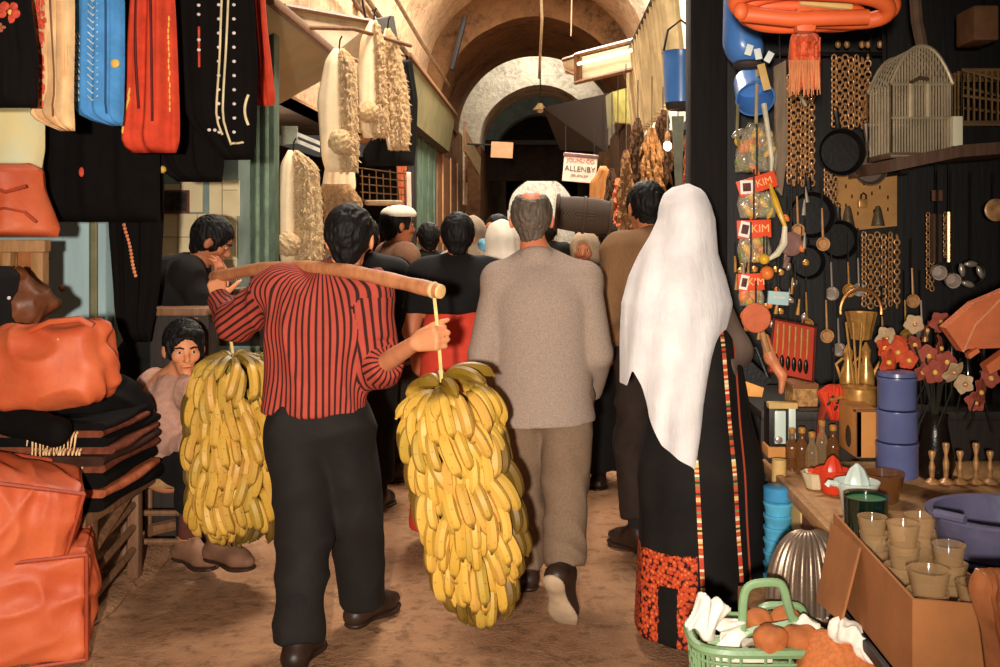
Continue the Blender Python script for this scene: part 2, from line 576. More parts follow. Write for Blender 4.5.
grey_tin = M('dull_grey_green_tin', (150, 142, 116), var=.22, scale=2.2, rough=.6, c2=(172, 152, 118))
pipe_m = M('rusty_pipe', (120, 92, 66), var=.3, scale=6, rough=.6)
iron = M('dark_iron', (40, 36, 32), rough=.5, metal=.4)

mb = MB()
def floor_pt(u, v):
    x = -4.6 + 9.2 * u; y = -1.0 + 64 * v ** 2
    z = .010 * noise.noise(Vector((x * 1.7, y * 1.7, 0))) + .006 * noise.noise(Vector((x * 6, y * 6, 3)))
    return Vector((x, y, z - .012))
mb.grid(floor_pt, 90, 300, (0, 0, -.2))
S(mb.build('floor', floor_m))
# the worn kerb line along the left stalls
mb = MB(); mb.grid(lambda u, v: Vector((-2.6 + .83 * u + .012 * math.sin(v * 40) * (u > .8), 3.0 + 3.0 * v, .03 - (.03 if u > .93 else 0) + .008 * noise.noise(Vector((u * 3, v * 30, 1))))), 14, 60, (0, 0, -.08))
S(mb.build('trim_1', floor_m))

# ---- left side
mb = MB(); mb.box((-2.5, 13.0, 3.75), (.3, 14.0, 1.9)); S(mb.build('wall_left', plaster))
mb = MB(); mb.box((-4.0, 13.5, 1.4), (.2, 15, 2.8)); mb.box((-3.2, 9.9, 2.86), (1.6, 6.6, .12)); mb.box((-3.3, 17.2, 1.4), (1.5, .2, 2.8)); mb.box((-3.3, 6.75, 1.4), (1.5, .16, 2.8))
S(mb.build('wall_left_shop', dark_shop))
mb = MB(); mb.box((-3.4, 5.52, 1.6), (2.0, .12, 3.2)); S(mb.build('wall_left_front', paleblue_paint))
mb = MB(); mb.box((-2.31, 6.45, 1.5), (.74, .25, 3.0)); S(mb.build('wall_left_pier', bluegrey_paint_and_light))
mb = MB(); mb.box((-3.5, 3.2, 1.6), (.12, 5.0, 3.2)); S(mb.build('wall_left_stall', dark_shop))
# far left shop fronts between the arches
mb = MB(); mb.box((-2.45, 24.6, 2.0), (.6, 14.8, 4.0)); mb.box((-2.75, 25.6, 5.0), (.5, 3.0, 4.0)); mb.box((-2.2, 36.05, 1.91), (.9, 18, 3.82)); S(mb.build('wall_left_far', brown_stone))
# ---- right side
mb = MB(); mb.box((1.95, 13.5, 3.7), (.3, 15.6, 1.9)); S(mb.build('wall_right', white_plaster))
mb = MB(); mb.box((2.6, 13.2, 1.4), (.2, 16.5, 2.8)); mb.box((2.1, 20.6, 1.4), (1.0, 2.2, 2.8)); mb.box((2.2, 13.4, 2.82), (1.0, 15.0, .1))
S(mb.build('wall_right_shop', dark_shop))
mb = MB(); mb.box((2.05, 24.6, 2.0), (.6, 10.6, 4.0)); mb.box((2.3, 25.6, 5.0), (.5, 3.0, 4.0)); mb.box((1.85, 36.05, 1.91), (.8, 18, 3.82)); S(mb.build('wall_right_far', brown_stone))
# the stall at the near right: back wall, side wall, roof
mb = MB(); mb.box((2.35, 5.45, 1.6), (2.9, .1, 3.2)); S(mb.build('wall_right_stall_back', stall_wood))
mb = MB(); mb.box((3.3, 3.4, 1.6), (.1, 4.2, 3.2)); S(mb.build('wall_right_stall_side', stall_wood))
mb = MB(); mb.box((2.3, 3.9, 3.2), (2.6, 3.2, .08)); S(mb.build('ceiling_right_stall', dark_wood))

# ---- vaults
def vault(name, mat, xc, z0, r, y0, y1, a0=0, a1=180, th=.25, na=40, ny=None):
    mb = MB(); ny = ny or max(2, int((y1 - y0) * 1.5))
    def f(u, v):
        a = math.radians(a0 + (a1 - a0) * u); rr = r + .03 * noise.noise(Vector((u * 7, v * (y1 - y0) * 1.2, r)))
        return Vector((xc - math.cos(a) * rr, y0 + (y1 - y0) * v, z0 + math.sin(a) * rr))
    def g(u, v):
        a = math.radians(a0 + (a1 - a0) * u); rr = r + th
        return Vector((xc - math.cos(a) * rr, y0 + (y1 - y0) * v, z0 + math.sin(a) * rr))
    W = na + 1
    vs = [f(i / na, j / ny) for j in range(ny + 1) for i in range(W)] + [g(i / na, j / ny) for j in range(ny + 1) for i in range(W)]
    o = W * (ny + 1); fs = []
    for j in range(ny):
        for i in range(na):
            q = (j * W + i, j * W + i + 1, (j + 1) * W + i + 1, (j + 1) * W + i); fs.append(q); fs.append(tuple(x + o for x in q[::-1]))
    rim = list(range(W)) + [j * W + na for j in range(1, ny + 1)] + [ny * W + i for i in range(na - 1, -1, -1)] + [j * W for j in range(ny - 1, 0, -1)]
    for k in range(len(rim)): a, b = rim[k], rim[(k + 1) % len(rim)]; fs.append((b, a, a + o, b + o))
    mb.add(vs, fs)
    return S(mb.build(name, mat, None, True, False, sharp=60))
XC = -.25
vault('ceiling', plaster, XC, 4.35, 2.1, 7.0, 10.5)
vault('ceiling_near_left', plaster, XC, 4.35, 2.1, 5.0, 7.0, 0, 62)
vault('ceiling_near_right', white_plaster, XC, 4.35, 2.1, 5.0, 7.0, 118, 180)
vault('ceiling_left', plaster, XC, 4.35, 2.1, 10.5, 17.5, 0, 62)
vault('ceiling_right', white_plaster, XC, 4.35, 2.1, 10.5, 17.5, 118, 180)
vault('ceiling_back', plaster, XC, 4.35, 2.1, 17.5, 19.7)
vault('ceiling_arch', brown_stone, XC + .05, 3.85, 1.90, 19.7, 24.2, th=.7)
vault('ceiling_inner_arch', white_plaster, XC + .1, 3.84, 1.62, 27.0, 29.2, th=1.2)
vault('ceiling_far_arch', bluegrey_paint_and_light, XC + .08, 3.75, 1.36, 30.6, 31.4, th=.8)  # blue-grey colour carries the bluish light on this arch face
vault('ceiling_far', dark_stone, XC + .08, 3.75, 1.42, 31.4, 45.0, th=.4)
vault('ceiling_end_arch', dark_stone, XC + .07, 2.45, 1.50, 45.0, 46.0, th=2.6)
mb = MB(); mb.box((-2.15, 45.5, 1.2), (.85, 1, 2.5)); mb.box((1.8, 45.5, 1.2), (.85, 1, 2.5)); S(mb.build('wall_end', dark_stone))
# the square in daylight beyond the end of the alley: a pale house wall
mb = MB(); mb.box((0, 54.5, 2.8), (12, .4, 5.6)); S(mb.build('wall_beyond', white_plaster))
# tie beam under the inner arch
mb = MB(); mb.box((-.15, 29.4, 4.12), (3.4, .16, .14), bev=.02); S(mb.build('trim_2', dark_wood))
mb = MB(); mb.prism([(-1.84, 29.6, 4.05), (1.54, 29.6, 4.05), (1.54, 29.6, 3.0), (-1.84, 29.6, 3.0)], (0, .05, 0)); S(mb.build('trim_3', dark_stone))

# ---- awnings and shutter boxes above the shops
def slab(name, quad, th, mat, label=None, cat=None, group=None, parent=None):
    q = [Vector(p) for p in quad]; n = (q[1] - q[0]).cross(q[3] - q[0]).normalized() * th
    mb = MB(); mb.prism(q, n); o = mb.build(name, mat, parent, False)
    if label: tag(o, label, cat, group)
    return o
t = thing('shutter_awning', 'large grey tin shutter flap sloping over the sheepskin shop at left', 'awning', (-2.0, 7.2, 2.7))
def wl(o, parent):   # hang world-space mesh under a parent
    o.parent = parent; o.matrix_parent_inverse = Matrix.Translation(-Vector(parent.location)); return o
wl(slab('panel', [(-1.68, 6.1, 2.94), (-1.68, 8.5, 2.94), (-2.33, 8.5, 2.58), (-2.33, 6.1, 2.58)], .03, grey_tin), t)
mb = MB(); mb.box((-1.67, 7.3, 2.95), (.05, 2.44, .06), bev=.01); wl(mb.build('edge_rail', mid_wood), t)
mb = MB(); mb.tube([(-2.3, 6.2, 3.2), (-1.7, 6.2, 2.97)], .012); wl(mb.build('stay_rod', iron), t)
mb = MB(); mb.tube([(-2.3, 8.3, 3.2), (-1.7, 8.3, 2.97)], .012); wl(mb.build('stay_rod', iron), t)

t = thing('shutter_box', 'long olive green shutter box under the plaster wall at left', 'shutter', (-2.0, 15, 3.2))
wl(slab('front_panel', [(-1.72, 12.6, 3.74), (-1.72, 19.2, 3.74), (-1.84, 19.2, 3.05), (-1.84, 12.6, 3.05)], .03, olive_metal), t)
wl(slab('end_panel', [(-1.72, 12.6, 3.74), (-1.84, 12.6, 3.05), (-2.35, 12.6, 3.05), (-2.35, 12.6, 3.9)], .03, grey_tin), t)
wl(slab('top_panel', [(-1.72, 12.6, 3.74), (-2.35, 12.6, 3.9), (-2.35, 19.2, 3.9), (-1.72, 19.2, 3.74)], .02, grey_tin), t)
mb = MB(); mb.box((-1.71, 15.9, 3.76), (.06, 6.6, .06), bev=.01); wl(mb.build('edge_rail', mid_wood), t)
wl(slab('soffit', [(-1.84, 12.6, 3.05), (-1.84, 19.2, 3.05), (-2.35, 19.2, 2.9), (-2.35, 12.6, 2.9)], .02, dark_wood), t)

t = thing('hanging_sign_board', 'blank pale tan board hanging edge-on beyond the olive shutter box', 'sign', (-1.6, 20.5, 3.3))
wl(slab('board', [P(465, 128, 20.4), P(481, 158, 24.5), P(480, 176, 24.5), P(465, 150, 20.4)], .05, M('pale_tan_board', (190, 162, 116))), t)
mb = MB(); mb.box((-1.63, 20.35, 3.45), (.05, .06, .62), bev=.01); wl(mb.build('frame_post', mid_wood), t)

t = thing('upper_panel', 'grey beige board panel high on the wall above the sheepskins', 'board', (-2.3, 9.5, 3.4))
wl(slab('panel', [P(284, 6, 8.2), P(374, 22, 9.6), P(363, 62, 9.6), P(336, 52, 8.6)], .04, M('grey_beige_board', (168, 146, 116), var=.2, scale=3)), t)
wl(MB().tube([P(284, 6, 8.15), P(374, 22, 9.55)], .025, 6).build('edge_rail', mid_wood), t)
t = thing('upper_panel', 'dark sheet set in for the dark gap high between two waistcoats', 'board', (-2.1, 10, 3.4))
wl(slab('panel', [P(374, 20, 9.5), P(394, 16, 10), P(402, 62, 10), P(366, 64, 9.5)], .04, dark_wood), t)  # dark sheet added where the wall only has a dark gap
# shop fronts along the left wall
t = thing('shop_pilaster', 'fluted green wooden pilaster beside the cream posters at left', 'pilaster', (-1.9, 6.75, 0))
mb = MB(); mb.box((-1.92, 6.75, 1.45), (.22, .14, 2.9), bev=.01); wl(mb.build('post', green_paint), t)
for dx in (-.06, .0, .06):
    mb = MB(); mb.tube([(-1.92 + dx, 6.67, .05), (-1.92 + dx, 6.67, 2.85)], .018); wl(mb.build('fluting', M('paler_green_paint', (122, 138, 116), var=.3)), t)
for k, (d0, d1, m, nm, lab, cat) in enumerate([
        (14.2, 15.4, dark_wood, 'shop_door', 'dark shop door panel below the start of the olive shutter box', 'door'),
        (15.6, 18.2, green_paint, 'shop_door', 'green painted shop shutter folded against the left wall', 'door'),
        (18.5, 23.3, mid_wood, 'shop_door', 'brown wooden shop shutter between green shutter and far stone pier', 'door')]):
    t = thing(nm, lab, cat, (-2.0, d0, 0))
    mb = MB(); mb.box((-2.02, (d0 + d1) / 2, 1.5), (.08, d1 - d0, 3.0), bev=.01); wl(mb.build('leaf', m), t)
    for q in range(3):
        mb = MB(); mb.box((-1.97, d0 + (d1 - d0) * (q + .5) / 3, 1.6), (.03, .09, 2.9), bev=.008); wl(mb.build('batten', green_paint if k == 1 else dark_wood if k == 0 else tan_wood), t)
t = thing('wall_poster', 'small framed brown picture on a pale strip at far left', 'picture', (-1.9, 23.9, 2.7))
mb = MB(); mb.box((-1.92, 24.0, 2.85), (.04, .9, 1.4), bev=.01); wl(mb.build('mount', M('cream_card', (224, 204, 170))), t)
mb = MB(); mb.box((-1.89, 24.0, 3.0), (.03, .5, .6), bev=.01); wl(mb.build('picture', M('brown_picture', (140, 84, 56), var=.5, scale=12)), t)

# cream posters and a notice on the blue-grey pier
t = thing('paper_poster', 'large cream gridded poster on the pier behind the bending man', 'poster', P(200, 260, 6.3))
cream = M('cream_paper', (226, 206, 164), var=.08, scale=4)
mb = MB(); a = P(158, 214, 6.3); b = P(236, 330, 6.3); mb.box(((a.x + b.x) / 2, 6.315, (a.z + b.z) / 2), (b.x - a.x, .012, a.z - b.z)); o = mb.build('sheet', cream, None, False); wl(o, t)
mb = MB()
for k in range(1, 5): y = 214 + k * 23; p = P(158, y, 6.3); q = P(236, y, 6.3); mb.box(((p.x + q.x) / 2, 6.307, p.z), (q.x - p.x, .004, .006))
for k in range(1, 4): p = P(158 + k * 19.5, 214, 6.3); q = P(158 + k * 19.5, 330, 6.3); mb.box((p.x, 6.307, (p.z + q.z) / 2), (.006, .004, p.z - q.z))
wl(mb.build('ruled_lines', M('grey_ink', (168, 148, 116)), None, False), t)
t = thing('paper_poster', 'cream sheet of paper pinned above the bending man\'s head', 'poster', P(220, 196, 6.3))
mb = MB(); a = P(208, 180, 6.28); b = P(238, 216, 6.28); mb.box(((a.x + b.x) / 2, 6.312, (a.z + b.z) / 2), (b.x - a.x, .012, a.z - b.z)); wl(mb.build('sheet', cream, None, False), t)
mb = MB(); p = P(221, 180, 6.28); mb.box((p.x, 6.303, P(0, 198, 6.28).z), (.006, .004, .22)); mb.box((P(229, 0, 6.28).x, 6.303, P(0, 190, 6.28).z), (.09, .004, .006)); wl(mb.build('ruled_lines', M('grey_ink', (168, 148, 116)), None, False), t)
t = thing('framed_picture', 'small dark framed picture above the cream gridded poster', 'picture', P(174, 200, 6.3))
mb = MB(); a = P(160, 190, 6.28); b = P(188, 213, 6.28); mb.box(((a.x + b.x) / 2, 6.306, (a.z + b.z) / 2), (b.x - a.x, .025, a.z - b.z), bev=.005); wl(mb.build('frame', M('red_brown_frame', (110, 56, 40))), t)
mb = MB(); mb.box(((a.x + b.x) / 2, 6.292, (a.z + b.z) / 2), (b.x - a.x - .025, .008, a.z - b.z - .025)); wl(mb.build('print', M('dark_print', (42, 38, 30), var=.7, scale=25)), t)
for (x0, y0, x1, y1, lab) in ((160, 184, 178, 190, 'narrow cream paper strip above the dark framed picture'), (180, 180, 201, 212, 'cream paper notice right of the dark framed picture')):
    o = MB(); a = P(x0, y0, 6.28); b = P(x1, y1, 6.28); o.box(((a.x + b.x) / 2, 6.314, (a.z + b.z) / 2), (b.x - a.x, .01, a.z - b.z)); tag(o.build('paper_notice', cream, None, False), lab, 'notice')

# column and boards at the left stall
t = thing('painted_column', 'pale grey round column behind the long black hanging skirt', 'column', (-2.25, 5.3, 0))
mb = MB(); mb.lathe((-2.29, 5.62, 0), [(.14, 0), (.135, .1), (.125, .12), (.125, 2.9), (.15, 2.95), (.15, 3.0)], 28); wl(mb.build('shaft', M('chipped_white_paint', (196, 200, 186), var=.2, scale=3, c2=(168, 166, 150), stretch=(4, 4, 1), rough=.5)), t)
mb = MB(); mb.tube([(-2.44, 5.40, 0), (-2.44, 5.40, 2.9)], .022); wl(mb.build('pipe', M('olive_pipe', (120, 116, 84))), t)

# ---- wires, lamps and signs under the vault
def cable(name, pts, r, label, mat=pipe_m, cat='pipe', group=None):
    o = MB().tube(pts, r, 7).build(name, mat); return tag(o, label, cat, group)
cable('water_pipe', [(-2.28, 9.5, 4.55), (-2.28, 14, 4.5), (-2.26, 19.5, 4.42)], .035, 'thick rusty pipe running along the upper left plaster wall')
cable('water_pipe', [(-2.20, 8.0, 4.30), (-2.24, 13, 4.2), (-2.2, 19.5, 4.15)], .022, 'thin lower pipe along the left plaster wall above the shutter box')
cable('water_pipe', [P(392, -8, 12.5), P(420, 40, 15), P(449, 86, 18.8)], .03, 'slanting pipe hung off the plaster beside the first arch at left')
cable('electric_cable', [(-2.1, 9.0, 4.9), (-2.16, 11.2, 4.72), (-2.2, 12.0, 4.35), (-2.15, 12.4, 3.75)], .014, 'dark cable dropping down the left plaster wall to the shutter box', iron, 'cable')
cable('electric_cable', [(-2.28, 13.2, 4.45), (-2.15, 15.5, 4.25), (-2.1, 17.8, 4.3), (-2.05, 19.6, 3.6)], .014, 'sagging dark cable near the first arch at left', iron, 'cable')
tag(MB().box((-2.3, 12.4, 4.45), (.09, .35, .3), bev=.02).build('junction_box', pipe_m), 'small brown junction box on the left wall pipes', 'junction box')
mb = MB(); mb.box((-1.68, 19.3, 5.15), (.10, .14, 1.05), rot=roty(.25), bev=.02); tag(mb.build('timber_strut', dark_wood), 'dark slanting timber strut at the left foot of the first arch', 'strut')

t = thing('pendant_lamp', 'small round pendant lamp hanging under the first brown arch', 'lamp', P(540, 107, 21))
c = P(540, 110, 21)
mb = MB(); mb.tube([(c.x + .02, 21, 5.72), (c.x, 21, c.z + .12)], .016, 6); mb.build('flex', iron, t, True, True)
MB().lathe(c, [(.05, .14), (.07, .1), (.15, .02), (.16, 0), (.14, -.01), (.06, .03)], 20).build('lamp_shade', M('brass_lamp', (170, 140, 96), rough=.4), t, True, True)
MB().ball(c + Vector((0, 0, -.01)), (.07, .07, .06)).build('bulb', M('milky_bulb', (220, 205, 170), rough=.3), t, True, True)
cable('electric_cable', [P(541, -12, 15.2), P(542, 20, 15.4), P(540, 60, 16.2), P(539, 78, 19.0)], .022, 'loose grey wire bundle dangling from the vault crown', M('grey_flex', (168, 146, 116)), 'cable')
cable('electric_cable', [P(572, -8, 17), P(571, 36, 17.2)], .012, 'short thin wire hanging right of the wire bundle', M('grey_flex', (168, 146, 116)), 'cable')

# projecting box light at right
t = thing('box_light', 'white wood framed box light projecting from the right wall under the vault', 'lamp', P(600, 65, 12))
def bx(name, a, b, c, d, th, m):   # px quad at a depth, made a slab
    o = MB().prism([P(*q) for q in (a, b, c, d)], (0, th, 0)).build(name, m, None, False); return wl(o, t)
wht = M('white_enamel', (238, 226, 196), var=.06, rough=.4)
bx('front_panel', (577, 58, 12), (634, 44, 11.4), (632, 68, 11.4), (578, 80, 12), .25, wht)
bx('side_panel', (563, 62, 12.6), (577, 56, 12.0), (578, 72, 12.0), (566, 72, 12.6), .2, wht)
for (a, b) in (((575, 55, 11.9), (637, 39, 11.3)), ((575, 83, 11.9), (634, 69, 11.3)), ((576, 53, 11.9), (576, 84, 11.9)), ((580, 55, 11.9), (580, 82, 11.9)), ((566, 70, 12.5), (577, 75, 11.9)), ((563, 60, 12.5), (576, 56, 11.9))):
    wl(MB().tube([P(*a), P(*b)], .026, 4).build('frame_rail', mid_wood, None, False), t)
wl(MB().tube([P(578, 64, 11.85), P(633, 50, 11.25)], .02, 8).build('lamp_tube', M_emit('warm_lamp_tube', (255, 240, 200), 2.0)), t)

# the shop sign in the dark passage
t = thing('shop_sign', 'white hanging shop sign with red and black lettering in the dark passage', 'sign', P(580, 168, 14))
c = P(580, 168, 14); w = .47; h = .40
R = roty(math.radians(5))
o = MB().box(c, (w, .04, h), rot=R, bev=.008).build('board', M('sign_white', (240, 222, 204), var=.05), t, False, True)
MB().box(c + R @ Vector((0, -.003, h / 2 - .03)), (w + .03, .06, .05), rot=R, bev=.01).build('frame_rail', M('mauve_frame', (126, 92, 92)), t, False, True)
text_mesh('lettering', 'JOUMU CO', .076, M('sign_red', (210, 60, 40), var=.05), t, c + R @ Vector((0, -.024, .095)), R @ UP)
text_mesh('lettering', 'ALLENBY', .105, M('sign_black', (60, 62, 56), var=.05), t, c + R @ Vector((0, -.024, -.02)), R @ UP)
text_mesh('lettering', 'JERUSALEM', .05, M('sign_grey', (150, 120, 104), var=.05), t, c + R @ Vector((0, -.024, -.11)), R @ UP)
for dx in (-.2, .2):
    MB().tube([c + Vector((dx, 0, .2)), c + Vector((dx, 0, .6))], .008, 5).build('chain', iron, t, True, True)
t = thing('shop_sign', 'small blank tan sign on a bracket left of the passage', 'sign', P(502, 150, 20))
c = P(502, 150, 20)
MB().box(c, (.44, .06, .32), rot=roty(.05), bev=.01).build('board', M('tan_sign', (196, 150, 112), var=.1), t, False, True)
MB().tube([c + Vector((-.22, 0, .1)), c + Vector((-.7, 0, .12))], .02, 6).build('bracket', iron, t, True, True)
slab('shop_awning', [P(543, 108, 19), P(606, 94, 17), P(606, 152, 17), P(560, 150, 19)], .05, dark_wood, 'dark cloth awning jutting from the right across the inner arch', 'awning')

# corrugated awning at right, sunlit along its upper edge
t = thing('corrugated_awning', 'corrugated tin awning hung from the right wall, top edge in sunlight', 'awning', (1.1, 10, 3.2))
def corr(u, v):
    y = 8.0 + 4.2 * u
    return Vector((1.00 + .10 * v + .045 * math.sin(u * 4.2 * 2 * PI / .26), y, 3.62 - .95 * v))
o = MB().grid(corr, 240, 4, (.012, 0, .008)).build('sheet', M('tin_sheet', (176, 156, 116), var=.25, scale=3, rough=.6), None); wl(o, t)
o = MB().tube([(.98, 7.9, 3.63), (.98, 12.3, 3.63)], .03, 6).build('edge_rail', dark_wood, None); wl(o, t)
t = thing('shutter_box', 'yellow green painted shutter box end beneath the box light', 'shutter', P(622, 105, 13))
for (nm, q, m) in (('end_panel', [(612, 92, 13), (633, 86, 12.4), (633, 124, 12.4), (615, 122, 13)], M('yellow_green_paint', (176, 168, 92), var=.15)), ('side_panel', [(606, 96, 15), (612, 92, 13), (615, 124, 13), (608, 128, 15)], olive_metal), ('soffit_panel', [(636, 78, 12.3), (640, 90, 12.2), (640, 120, 12.2), (633, 128, 12.3)], M('yellow_green_paint', (176, 168, 92)))):
    wl(MB().prism([P(*p) for p in q], (0, .1, 0)).build(nm, m, None, False), t)
# ================================================================== PEOPLE
def M_skin(name, c):
    n = NT(name); v = n.coord('Object')
    f = n.noise(v, 14, 3)
    n.l(n.ramp(f, [(.3, sc_(rgb(*c), .88)), (.7, sc_(rgb(*c), 1.1))]), n.b.inputs['Base Color'])
    n.b.inputs['Roughness'].default_value = .55; n.b.inputs['Specular IOR Level'].default_value = .35
    n.b.inputs['Subsurface Weight'].default_value = .08; n.b.inputs['Subsurface Radius'].default_value = (.01, .004, .002)
    n.bump(n.noise(v, 160, 2), .12, .002)
    return n.m
skin = M_skin('warm_skin', (206, 134, 92))
skin_d = M_skin('tanned_skin', (178, 106, 70))
hair_m = M('black_hair', (16, 12, 10), rough=.62, var=.5, scale=30, bump=.8, bscale=90, bdist=.006, stretch=(1, 1, .25), spec=.22)
grey_hair = M('greying_hair', (84, 70, 58), rough=.6, var=.35, scale=40, bump=.5, bscale=120, stretch=(1, 1, .3))
eye_w = M('eye_white', (220, 205, 190), rough=.25, bump=0, var=.02)
eye_b = M('eye_dark', (20, 12, 8), rough=.15, bump=0, var=.02)
lip_m = M_skin('lips', (160, 78, 60))
leather_b = M('dark_brown_leather', (48, 32, 24), rough=.45, var=.4)
sole_m = M('pale_shoe_sole', (176, 150, 122), rough=.7)
def Vv(*a): return Vector(a)
def lerp(a, b, t): return Vector(a) * (1 - t) + Vector(b) * t

def head(s, c, R, k=1.0, face=True):
    """a head: c = its centre, R columns = right, forward, up"""
    c = Vector(c); q = lambda x, y, z: c + R @ (Vector((x, y, z)) * k)
    s.ell(q(0, -.012, .03), (.074 * k, .094 * k, .086 * k), R, .03)
    s.cone(q(0, .022, -.005), q(0, .043, -.075), .060 * k, .037 * k, .03)
    if not face: return s
    s.cone(q(0, .078, .012), q(0, .103, -.028), .008 * k, .012 * k, .012)
    s.cone(q(-.008, .088, -.033), q(.008, .088, -.033), .008 * k, .008 * k, .006)
    s.cone(q(-.035, .072, .024), q(.035, .072, .024), .010 * k, .010 * k, .012)
    for sx in (-1, 1):
        s.ell(q(sx * .04, .062, -.02), (.02 * k, .016 * k, .02 * k), R, .02)
        s.ell(q(sx * .082, -.006, -.008), (.010 * k, .022 * k, .034 * k), R @ rotz(sx * .45), .006)
        s.ell(q(sx * .03, .090, .006), (.014 * k, .012 * k, .009 * k), R, .008, '-')
    s.cone(q(-.017, .082, -.058), q(.017, .082, -.058), .0075 * k, .0075 * k, .006)
    s.cone(q(-.014, .080, -.070), q(.014, .080, -.070), .0075 * k, .0075 * k, .006)
    s.ell(q(0, .070, -.095), (.02 * k, .016 * k, .016 * k), R, .015)
    return s

def hair_cap(name, c, R, parent, k=1.0, mat=None, low=-.055, front=.06, bald=False, h=.006, length=0, puff=1.0, seed=1):
    """hair as one shell over the skull, open at the face; low = nape line"""
    c = Vector(c); q = lambda x, y, z: c + R @ (Vector((x, y, z)) * k)
    s = Sdf()
    s.ell(q(0, -.020, .032), (.084 * k * puff, .100 * k * puff, .094 * k * puff), R, .02)
    s.cone(q(0, -.040, 0), q(0, -.046, low), .064 * k, .046 * k, .03)
    for sx in (-1, 1): s.cone(q(sx * .066, .03, .03), q(sx * .070, .035, -.02), .014 * k, .008 * k, .015)
    if length: s.cone(q(0, -.05, -.02), q(0, -.06, -.02 - length), .075 * k, .07 * k, .03)
    s.ell(q(0, .108, -.030), (.070 * k, .070 * k, .108 * k), R, .010, '-')
    for sx in (-1, 1): s.ell(q(sx * .086, .004, -.016), (.022 * k, .021 * k, .034 * k), R, .008, '-')
    if bald: s.ell(q(0, -.040, .122), (.046 * k, .080 * k, .056 * k), R, .022, '-')
    return s.mesh(name, h * k, 1, wob(seed, (70, 70, 16), .0042 * k, 7, .8, True), mat or hair_m, parent)

def face_bits(c, R, parent, k=1.0, brows=True):
    c = Vector(c); q = lambda x, y, z: c + R @ (Vector((x, y, z)) * k)
    for sx in (-1, 1):
        e = MB().ball(q(sx * .030, .0755, .006), (.0115 * k, .0105 * k, .0070 * k), 12, 8).build('eye', eye_w, parent)
        MB().ball(q(sx * .0305, .0815, .0065), (.0066 * k, .006 * k, .0062 * k), 10, 6).build('iris', eye_b, e)
        if brows: MB().tube([q(sx * .012, .088, .024), q(sx * .030, .087, .030), q(sx * .050, .072, .024)], [.004 * k, .005 * k, .003 * k], 6).build('eyebrow', hair_m, parent)
    MB().tube([q(-.021, .084, -.0635), q(-.008, .0895, -.0620), q(0, .0895, -.0635), q(.008, .0895, -.0620), q(.021, .084, -.0635)], [.002 * k, .0045 * k, .004 * k, .0045 * k, .002 * k], 6).build('lips', lip_m, parent)

def hand(s, wrist, d, n, t, curl=(55, 75, 45), k=1.0, spread=.06, thumb=(.55, .75, .25), thumb_curl=35, part=9):
    """wrist point, d = toward the fingers, n = the way the palm faces, t = toward the thumb"""
    w = Vector(wrist); d = Vector(d).normalized(); n = Vector(n); n = (n - d * n.dot(d)).normalized(); t = Vector(t); t = (t - d * t.dot(d) - n * t.dot(n)).normalized()
    off = [.030, .010, -.010, -.029]; ln = [.95, 1.05, 1.0, .80]
    for i in range(4):
        K = w + d * (.088 - .006 * abs(i - 1.2)) * k + t * off[i] * k
        s.cone(w + t * off[i] * .6 * k + d * .012 * k, K, .0145 * k, .0115 * k, .012, part=part)
        a = 0; p = K; dd = (d + t * spread * (1.5 - i)).normalized()
        for L, ca, r0, r1 in ((.043, curl[0], .0100, .0092), (.027, curl[1], .0092, .0085), (.021, curl[2], .0085, .0070)):
            a += math.radians(ca)
            v = dd * math.cos(a) + n * math.sin(a)
            e = p + v * L * ln[i] * k
            s.cone(p, e, r0 * k, r1 * k, .004, part=part); p = e
    p = w + d * .022 * k + t * .026 * k + n * .006 * k
    v = (d * thumb[0] + t * thumb[1] + n * thumb[2]).normalized()
    e = p + v * .045 * k; s.cone(p, e, .0145 * k, .0105 * k, .01, part=part)
    c_ = math.radians(thumb_curl); v2 = (v * math.cos(c_) + (n * .7 + d * .4).normalized() * math.sin(c_)).normalized()
    e2 = e + v2 * .032 * k; s.cone(e, e2, .0105 * k, .0098 * k, .004, part=part)
    s.cone(e2, e2 + (v2 + n * .3).normalized() * .022 * k, .0098 * k, .0075 * k, .004, part=part)

def endcut(s, a, b, r=.10):
    """square off a sleeve or a trouser leg at b"""
    a = Vector(a); b = Vector(b); d = (b - a).normalized(); u, w = frame_of(d)
    R = Matrix((u, w, d)).transposed()
    s.box(b + d * r, (r * 1.25, r * 1.25, r), R, .004, .006, '-')

def foot(s, ankle, toe_dir, L=.25, tilt=0.0):
    a = Vector(ankle); f = Vector(toe_dir).normalized()
    dn = Vector((0, 0, -1)); 
    ax = Vector((f.y, -f.x, 0)).normalized() if abs(f.z) < .99 else Vector((1, 0, 0))
    up = ax.cross(f).normalized()
    if up.z < 0: up = -up
    heel = a - up * .055 - f * .045; ball = a - up * .062 + f * (L * .50); toe = a - up * .064 + f * (L * .70)
    s.cone(a, heel, .040, .034, .03).cone(heel, ball, .033, .038, .03, (up, .75)).cone(ball, toe, .038, .028, .02, (up, .7)).cone(a, ball, .038, .030, .03)
    return heel, ball, toe, up, f, ax

